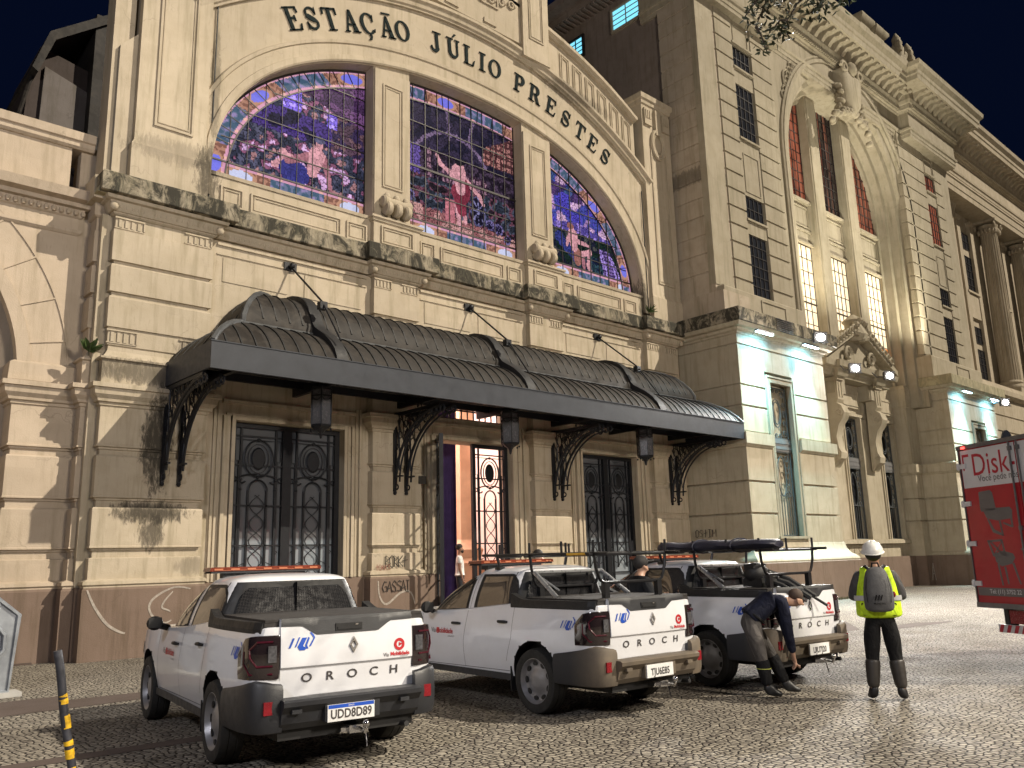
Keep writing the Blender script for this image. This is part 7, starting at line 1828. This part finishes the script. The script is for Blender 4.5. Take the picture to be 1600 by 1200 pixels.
ch = [[(.29, 2.20), (.30, 2.44), (.32, 2.45), (.53, 2.46), (.57, 2.42), (.60, 2.20), (.58, 2.17), (.31, 2.16)], [(.35, 2.16), (.42, 2.20), (.86, 2.20), (.90, 2.15), (.88, 2.04), (.60, 2.02), (.40, 2.06)], [(.40, 2.05), (.44, 2.05), (.52, 1.90), (.68, 1.83), (.66, 1.80), (.48, 1.86)], [(.62, 2.02), (.66, 2.02), (.68, 1.80), (.65, 1.80)], [(.84, 2.04), (.88, 2.05), (.88, 1.92), (.85, 1.92)], [(.70, 2.0), (.86, 1.94), (.86, 1.91), (.70, 1.97)]]
ch2 = [[(.34, 1.75), (.38, 1.75), (.46, 1.52), (.42, 1.52)], [(.36, 1.75), (.64, 1.76), (.64, 1.73), (.36, 1.72)], [(.61, 1.74), (.64, 1.74), (.68, 1.52), (.64, 1.52)], [(.38, 1.74), (.40, 1.75), (.64, 1.54), (.62, 1.52)], [(.62, 1.74), (.64, 1.74), (.46, 1.54), (.44, 1.55)], [(.45, 1.56), (.62, 1.60), (.80, 1.56), (.83, 1.50), (.76, 1.42), (.56, 1.38), (.46, 1.45)], [(.48, 1.42), (.52, 1.42), (.55, 1.12), (.52, 1.12)], [(.60, 1.38), (.64, 1.38), (.66, 1.14), (.63, 1.14)], [(.76, 1.42), (.80, 1.44), (.88, 1.14), (.85, 1.14)]]
decal(polys(ch), lambda a, b_: (a, -.015, b_), 'chair_picture', M_['tgrey'], d1); decal(polys(ch2), lambda a, b_: (a, -.015, b_), 'chair_picture', M_['tgrey'], d1)
for z in (2.85, 2.29, 1.71, 1.14): mb = MB(); mb.box(-.06, .13, -.035, -.013, z-.035, z+.035); mb.tube([(-.02, -.03, z-.05), (-.02, -.03, z+.05)], .02, 6); mb.build('hinge', M_['twhite'], TK)
for x in (1.02, 1.16):
    mb = MB(); mb.tube([(x, -.035, .95), (x, -.035, 3.09)], .014, 6)
    for z in (1.0, 1.9, 3.0): mb.box(x-.03, x+.03, -.04, -.012, z-.03, z+.03)
    mb.box(x-.02, x+.12, -.055, -.035, 1.60, 1.63); mb.build('lock_rod', M_['tmetal'], TK)
mb = MB(); mb.box(.10, .16, -.05, -.03, 3.105, 3.135); mb.build('marker_lamp', emis('red_marker_lamp', (1, .05, .04), 5), TK)
mb = MB(); mb.box(.28, .36, .15, .3, .5, .87); mb.box(1.8, 1.88, .15, .3, .5, .87); mb.box(.3, 1.9, .3, 4.5, .62, .80); mb.build('chassis', M_['black'], TK)
mb = MB(); mb.prism([(.20, .46), (2.0, .46), (2.0, .57), (.20, .57)], .10, .16); ub = mb.build('underrun_bar', M_['twhite'], TK)
st_ = [[(.20+.14*i, .462), (.27+.14*i, .462), (.32+.14*i, .568), (.25+.14*i, .568)] for i in range(12)]
decal(polys(st_), lambda a, b_: (a, .098, b_), 'red_stripe', M_['tred2'], ub)
mb = MB(); mb.box(.5, .85, .05, .12, .60, .78); mb.build('tail_light', M_['redlens'], TK)
for x in (.35, 1.85):
    for y in (1.3, 4.4): mb = MB(); mb.lathe([(.2, -.13), (.38, -.14), (.42, -.1), (.42, .1), (.38, .14), (.2, .13)], (x, y, .42), 'x', 28); mb.build('wheel', M_['tyre'], TK, 40)
mb = MB(); mb.box(.15, 2.05, 5.3, 6.9, .5, 2.5); mb.build('driver_cab', M_['twhite'], TK)

# ================================================================ POST, BARRIER, PLANTS, BRANCH
PO = thing('bollard_post', 'leaning dark pole wrapped with yellow tape bands near the lower left', 'post', (2.13, 7.39, 0))
ax0, ax1 = Vector((0, 0, 0)), Vector((-.20, .0, 1.06)); rp = simple('scuffed_dark_pole', (.035, .036, .045), .6, .1, .5, 14)
mb = MB(); mb.tube([ax0+(ax1-ax0)*t+Vector((.006*math.sin(t*9), 0, 0)) for t in [i/8 for i in range(9)]], .031, 12); mb.build('pole', rp, PO, 40)
TAPE = simple('yellow_tape', (.70, .42, .02), .5, 0, .3, 30)
for t0, t1 in ((.06, .10), (.16, .185), (.245, .31), (.335, .37), (.455, .545), (.625, .66), (.675, .69)):
    a, b_ = ax0+(ax1-ax0)*t0, ax0+(ax1-ax0)*t1; mb = MB(); mb.tube([a, a*.5+b_*.5+Vector((.002, 0, 0)), b_], .0335, 12); mb.build('tape_band', TAPE, PO, 40)
BR = thing('metal_barrier', 'grey metal barrier panel with slanted top at the left edge', 'barrier', (3.05, 13.78, 0)); BRp = Vector((3.05, 13.78, 0))
gz = simple('galvanised_steel', (.26, .28, .31), .45, .5, .25, 5)
mb = MB(); mb.prism([(1.2, .06), (3.0, .06), (3.06, 1.08), (2.80, 1.30), (1.2, 1.5)], 13.75, 13.79); part(mb, 'panel', gz, BR)
mb = MB()
for q in ([(1.2, .06), (3.0, .06), (3.06, 1.08), (2.80, 1.30), (1.2, 1.5)],): mb.tube([(x, 13.74, z) for x, z in q], .035, 6, True)
mb.tube([(x, 13.72, z) for x, z in ((2.2, .6), (2.84, .55), (2.9, .62), (2.9, .82), (2.84, .9), (2.2, 1.1))], .03, 6, True)
for k in range(14): mb.box(1.3+.12*k, 1.32+.12*k, 13.73, 13.75, .1, .45)
for k in range(12): mb.box(2.3+.05*k, 2.32+.05*k, 13.73, 13.75, 1.22-.03*k*0-.0, 1.27)
part(mb, 'frame', gz, BR)
mb = MB(); mb.box(1.0, 3.15, 13.6, 14.0, -.02, .06); part(mb, 'base_slab', simple('light_concrete_base', (.38, .37, .35), .8), BR)
LEAF = simple('plant_leaf', (.045, .075, .02), .5, 0, .4, 12); LEAF2 = simple('tree_leaf', (.035, .046, .02), .5, 0, .5, 3)
def leafq(mb, c_, d, w, l, rr):
    d = Vector(d).normalized(); s = d.cross(Vector((rr.uniform(-1, 1), rr.uniform(-1, 1), rr.uniform(-1, 1)))).normalized(); c_ = Vector(c_); nrm = d.cross(s)*l*.08
    mb.add([c_, c_+d*l*.35+s*w+nrm, c_+d*l*.75+s*w*.7+nrm*.5, c_+d*l, c_+d*l*.75-s*w*.7+nrm*.5, c_+d*l*.35-s*w+nrm], [(0, 1, 2, 3), (0, 3, 4, 5)])
rr = random.Random(3)
def plant(label, x, y, z, n, l, w, spread, name='wall_plant'):
    mb = MB()
    for k in range(n):
        a = rr.uniform(0, 6.28); d = Vector((math.cos(a)*spread, -abs(math.sin(a))*spread, 1-rr.random()*.9)); leafq(mb, (x+rr.uniform(-.02, .02), y, z), d, w, l*rr.uniform(.6, 1.1), rr)
        mb.tube([(x, y, z-.1), (x, y, z)], .006, 3)
    tag(mb.build(name, LEAF), label, 'plant')
plant('leafy green plant sprouting from the left pier ledge', 4.78, 17.80, 5.98, 12, .30, .06, .7)
plant('dark spiky weed growing in the corner of the mossy ledge', 22.3, 17.35, 9.85, 22, .38, .02, .9)
# street tree whose branch hangs into the top of the view
TR = thing('street_tree', 'street tree branch with small leaves hanging in front of the pavilion cornice', 'tree', (7.6, -1.2, 0)); TRp = Vector((7.6, -1.2, 0))
bark = simple('tree_bark', (.06, .045, .035), .9, 0, .3, 8, .6, 20)
mb = MB(); mb.tube([(7.6, -1.2, 0), (7.65, -1.15, 2), (7.55, -1.05, 4.2), (7.5, -1.0, 6.0)], [.22, .18, .14, .10], 12)
mb.tube([(7.55, -1.05, 4.4), (6.9, .3, 5.6), (6.1, 1.5, 6.05), (5.55, 2.3, 5.9)], [.09, .065, .04, .02], 8)
part(mb, 'trunk', bark, TR, smooth=50)
tips = [((5.42, 2.26, 5.56), (5.36, 2.30, 5.44)), ((5.30, 2.48, 5.62), (5.28, 2.40, 5.50)), ((5.15, 2.72, 5.68), (5.20, 2.66, 5.58)), ((5.22, 2.64, 5.44), (5.16, 2.74, 5.38)), ((5.15, 2.72, 5.68), (5.04, 2.80, 5.60)), ((5.34, 2.42, 5.50), (5.30, 2.52, 5.46)), ((5.55, 2.3, 5.9), (5.30, 2.48, 5.62)), ((5.55, 2.3, 5.9), (5.15, 2.72, 5.68)), ((5.30, 2.48, 5.62), (5.22, 2.64, 5.44)), ((5.15, 2.72, 5.68), (5.16, 2.86, 5.48)), ((5.16, 2.86, 5.48), (5.25, 2.84, 5.30)), ((5.30, 2.48, 5.62), (5.34, 2.42, 5.50)), ((5.55, 2.3, 5.9), (5.42, 2.26, 5.56)), ((5.15, 2.72, 5.68), (5.10, 2.92, 5.55)), ((5.22, 2.64, 5.44), (5.27, 2.74, 5.36))]
mb = MB()
for a, b_ in tips: a, b_ = Vector(a), Vector(b_); m__ = (a+b_)/2+Vector((rr.uniform(-.03, .03), rr.uniform(-.03, .03), .02)); mb.tube([a, m__, b_], [.012, .007, .004], 5)
part(mb, 'twig', bark, TR)
mb = MB()
for a, b_ in tips:
    a, b_ = Vector(a), Vector(b_)
    for k in range(42):
        t = rr.random()**.7; c_ = a.lerp(b_, t)+Vector([rr.gauss(0, .035) for _ in range(3)])
        leafq(mb, c_, (rr.uniform(-1, 1), rr.uniform(-1, 1), rr.uniform(-.9, .4)), .0095, .05*rr.uniform(.7, 1.3), rr)
crown_c = Vector((7.2, -.6, 7.4))
for k in range(2600):
    v = Vector((rr.gauss(0, 1), rr.gauss(0, 1), rr.gauss(0, 1))); v.normalize(); q = crown_c+Vector((v.x*1.7, v.y*1.5, v.z*1.2))*(.6+.4*rr.random())
    leafq(mb, q, (rr.uniform(-1, 1), rr.uniform(-1, 1), rr.uniform(-1, .3)), .012, .07, rr)
part(mb, 'crown', LEAF2, TR)
# grass tuft line at the pavilion foot
mb = MB()
for k in range(420):
    x = rr.uniform(24.3, 30.8); leafq(mb, (x, 14.88-rr.random()*.06, 0), (rr.uniform(-.4, .4), rr.uniform(-.4, .1), 1), .006, .10*rr.uniform(.5, 1.3), rr)
tag(mb.build('weeds', LEAF), 'green weeds along the foot of the pavilion plinth', 'weeds', kind='stuff')

# ================================================================ GRAFFITI (paint on the walls)
SPR = simple('black_spray_paint', (.03, .028, .026), .7); SPW = simple('chalky_white_paint', (.34, .30, .26), .85, 0, .25, 20); SPR2 = simple('red_spray_paint', (.22, .04, .03), .7)
STK = {'O': [[(0, .1), (.0, .8), (.25, 1), (.5, .8), (.5, .2), (.25, 0), (0, .15)]], 'S': [[(.5, .85), (.25, 1), (0, .75), (.45, .4), (.4, .05), (0, .1)]], 'T': [[(.25, 0), (.27, 1)], [(0, .55), (.55, .6)]], 'I': [[(.25, 0), (.25, 1)], [(.05, 0), (.45, .02)], [(.05, 1), (.45, 1)]], 'M': [[(0, 0), (.05, 1), (.3, .4), (.55, 1), (.6, 0)]], 'B': [[(0, 0), (.05, 1), (.45, .8), (.05, .5), (.55, .3), (0, 0)]], 'K': [[(0, 0), (.02, 1)], [(.5, 1), (.02, .5), (.55, 0)]], 'G': [[(.5, .85), (.2, 1), (0, .5), (.15, 0), (.5, .1), (.5, .5), (.25, .5)]], 'A': [[(0, 0), (.25, 1), (.5, 0)], [(.1, .35), (.45, .4)]], 'R': [[(0, 0), (.03, 1), (.45, .8), (.03, .5), (.55, 0)]], 'U': [[(0, 1), (.05, .1), (.45, .1), (.5, 1)]], '5': [[(.5, 1), (.1, 1), (.05, .55), (.45, .45), (.4, .05), (0, .1)]], 'L': [[(.05, 1), (0, 0), (.5, .05)]]}
def graf(word, fn, size, w, mat, name, label, adv=.68, wob=.05, depth_dir=(0, -1, 0)):
    mb = MB(); x = 0
    for ch_ in word:
        if ch_ != ' ':
            for st in STK[ch_]:
                P = [Vector(fn((x+a+rr.uniform(-wob, wob))*size, (b_+rr.uniform(-wob, wob))*size)) for a, b_ in st]; mb.tube(P, w, 4)
        x += adv
    tag(mb.build(name, mat), label, 'graffiti')
graf('OSTIM', lambda a, b_: (24.30, 17.50-a, 2.24+b_), .25, .012, SPR, 'graffiti_tag', 'black graffiti word OSTIM on the shaded side wall right of the canopy')
graf('BORKT', lambda a, b_: (11.72+a, 17.545, 1.56+b_), .27, .011, SPR, 'graffiti_tag', 'black spray tag on the cream block of the second pier', .46)
graf('GASSAI', lambda a, b_: (11.58+a, 17.455, .98+b_), .26, .010, SPR, 'graffiti_tag', 'black spray word on the brown plinth of the second pier', .52)
graf('TORRE'.replace('E', 'S'), lambda a, b_: (11.44+a, 17.535, 1.50+b_), .13, .006, SPR2, 'graffiti_tag', 'small red tag beside the black tag on the second pier', .66)
graf('AUSU', lambda a, b_: (41.4+a, 16.72, .25+b_), .75, .02, SPW, 'graffiti_tag', 'pale scrawl on the plinth beyond the portal', .7)
def swoosh(pts, w, label, y=17.462):
    mb = MB(); P = []
    for i in range(len(pts)-1):
        for t in (0, .25, .5, .75):
            p0, p1, p2, p3 = [Vector((*pts[max(0, min(len(pts)-1, i+q))], 0)) for q in (-1, 0, 1, 2)]
            P.append(.5*((2*p1)+(-p0+p2)*t+(2*p0-5*p1+4*p2-p3)*t*t+(-p0+3*p1-3*p2+p3)*t*t*t))
    vs = []
    for i, q in enumerate(P):
        d = (P[min(i+1, len(P)-1)]-P[max(i-1, 0)]).normalized(); nx, nz = -d.y, d.x; ww = w*(.5+.5*math.sin(math.pi*(i+1)/(len(P)+1)))
        vs += [(q.x-nx*ww, y, q.y-nz*ww), (q.x+nx*ww, y, q.y+nz*ww)]
    mb.add(vs, [(2*i, 2*i+1, 2*i+3, 2*i+2) for i in range(len(P)-1)]); tag(mb.build('paint_mark', SPW), label, 'graffiti')
swoosh([(4.99, 1.31), (5.14, 1.0), (5.37, .68), (5.60, .52), (5.75, .47)], .026, 'straight chalky white stroke on the first plinth')
swoosh([(6.95, 1.26), (6.62, 1.30), (6.25, 1.12), (6.15, .92), (6.28, .70), (6.48, .62), (6.62, .68)], .022, 'large white curved paint stroke on the first plinth, behind the pickup mirror')
swoosh([(6.60, 1.22), (6.45, 1.05), (6.40, .92), (6.52, .86), (6.58, .82)], .018, 'small white hook stroke inside the large curve on the first plinth')
swoosh([(11.46, 1.25), (11.5, .9), (11.7, .7), (12.1, .95), (12.4, .95), (12.55, .6)], .025, 'faded white paint loop on the second plinth')
for k, chs in enumerate('ATSS'):
    graf(chs, lambda a, b_, k=k: (34.95+.45*k+a, 17.43, 1.5+b_), .30, .010, simple('carved_letter_shadow', (.16, .12, .08), .9) if k == 0 else bpy.data.materials['carved_letter_shadow'], 'carved_letter', 'incised letter %s in the stone band under the portal windows' % ('A', 'T', 'S beside the T', 'S at the right end')[k])
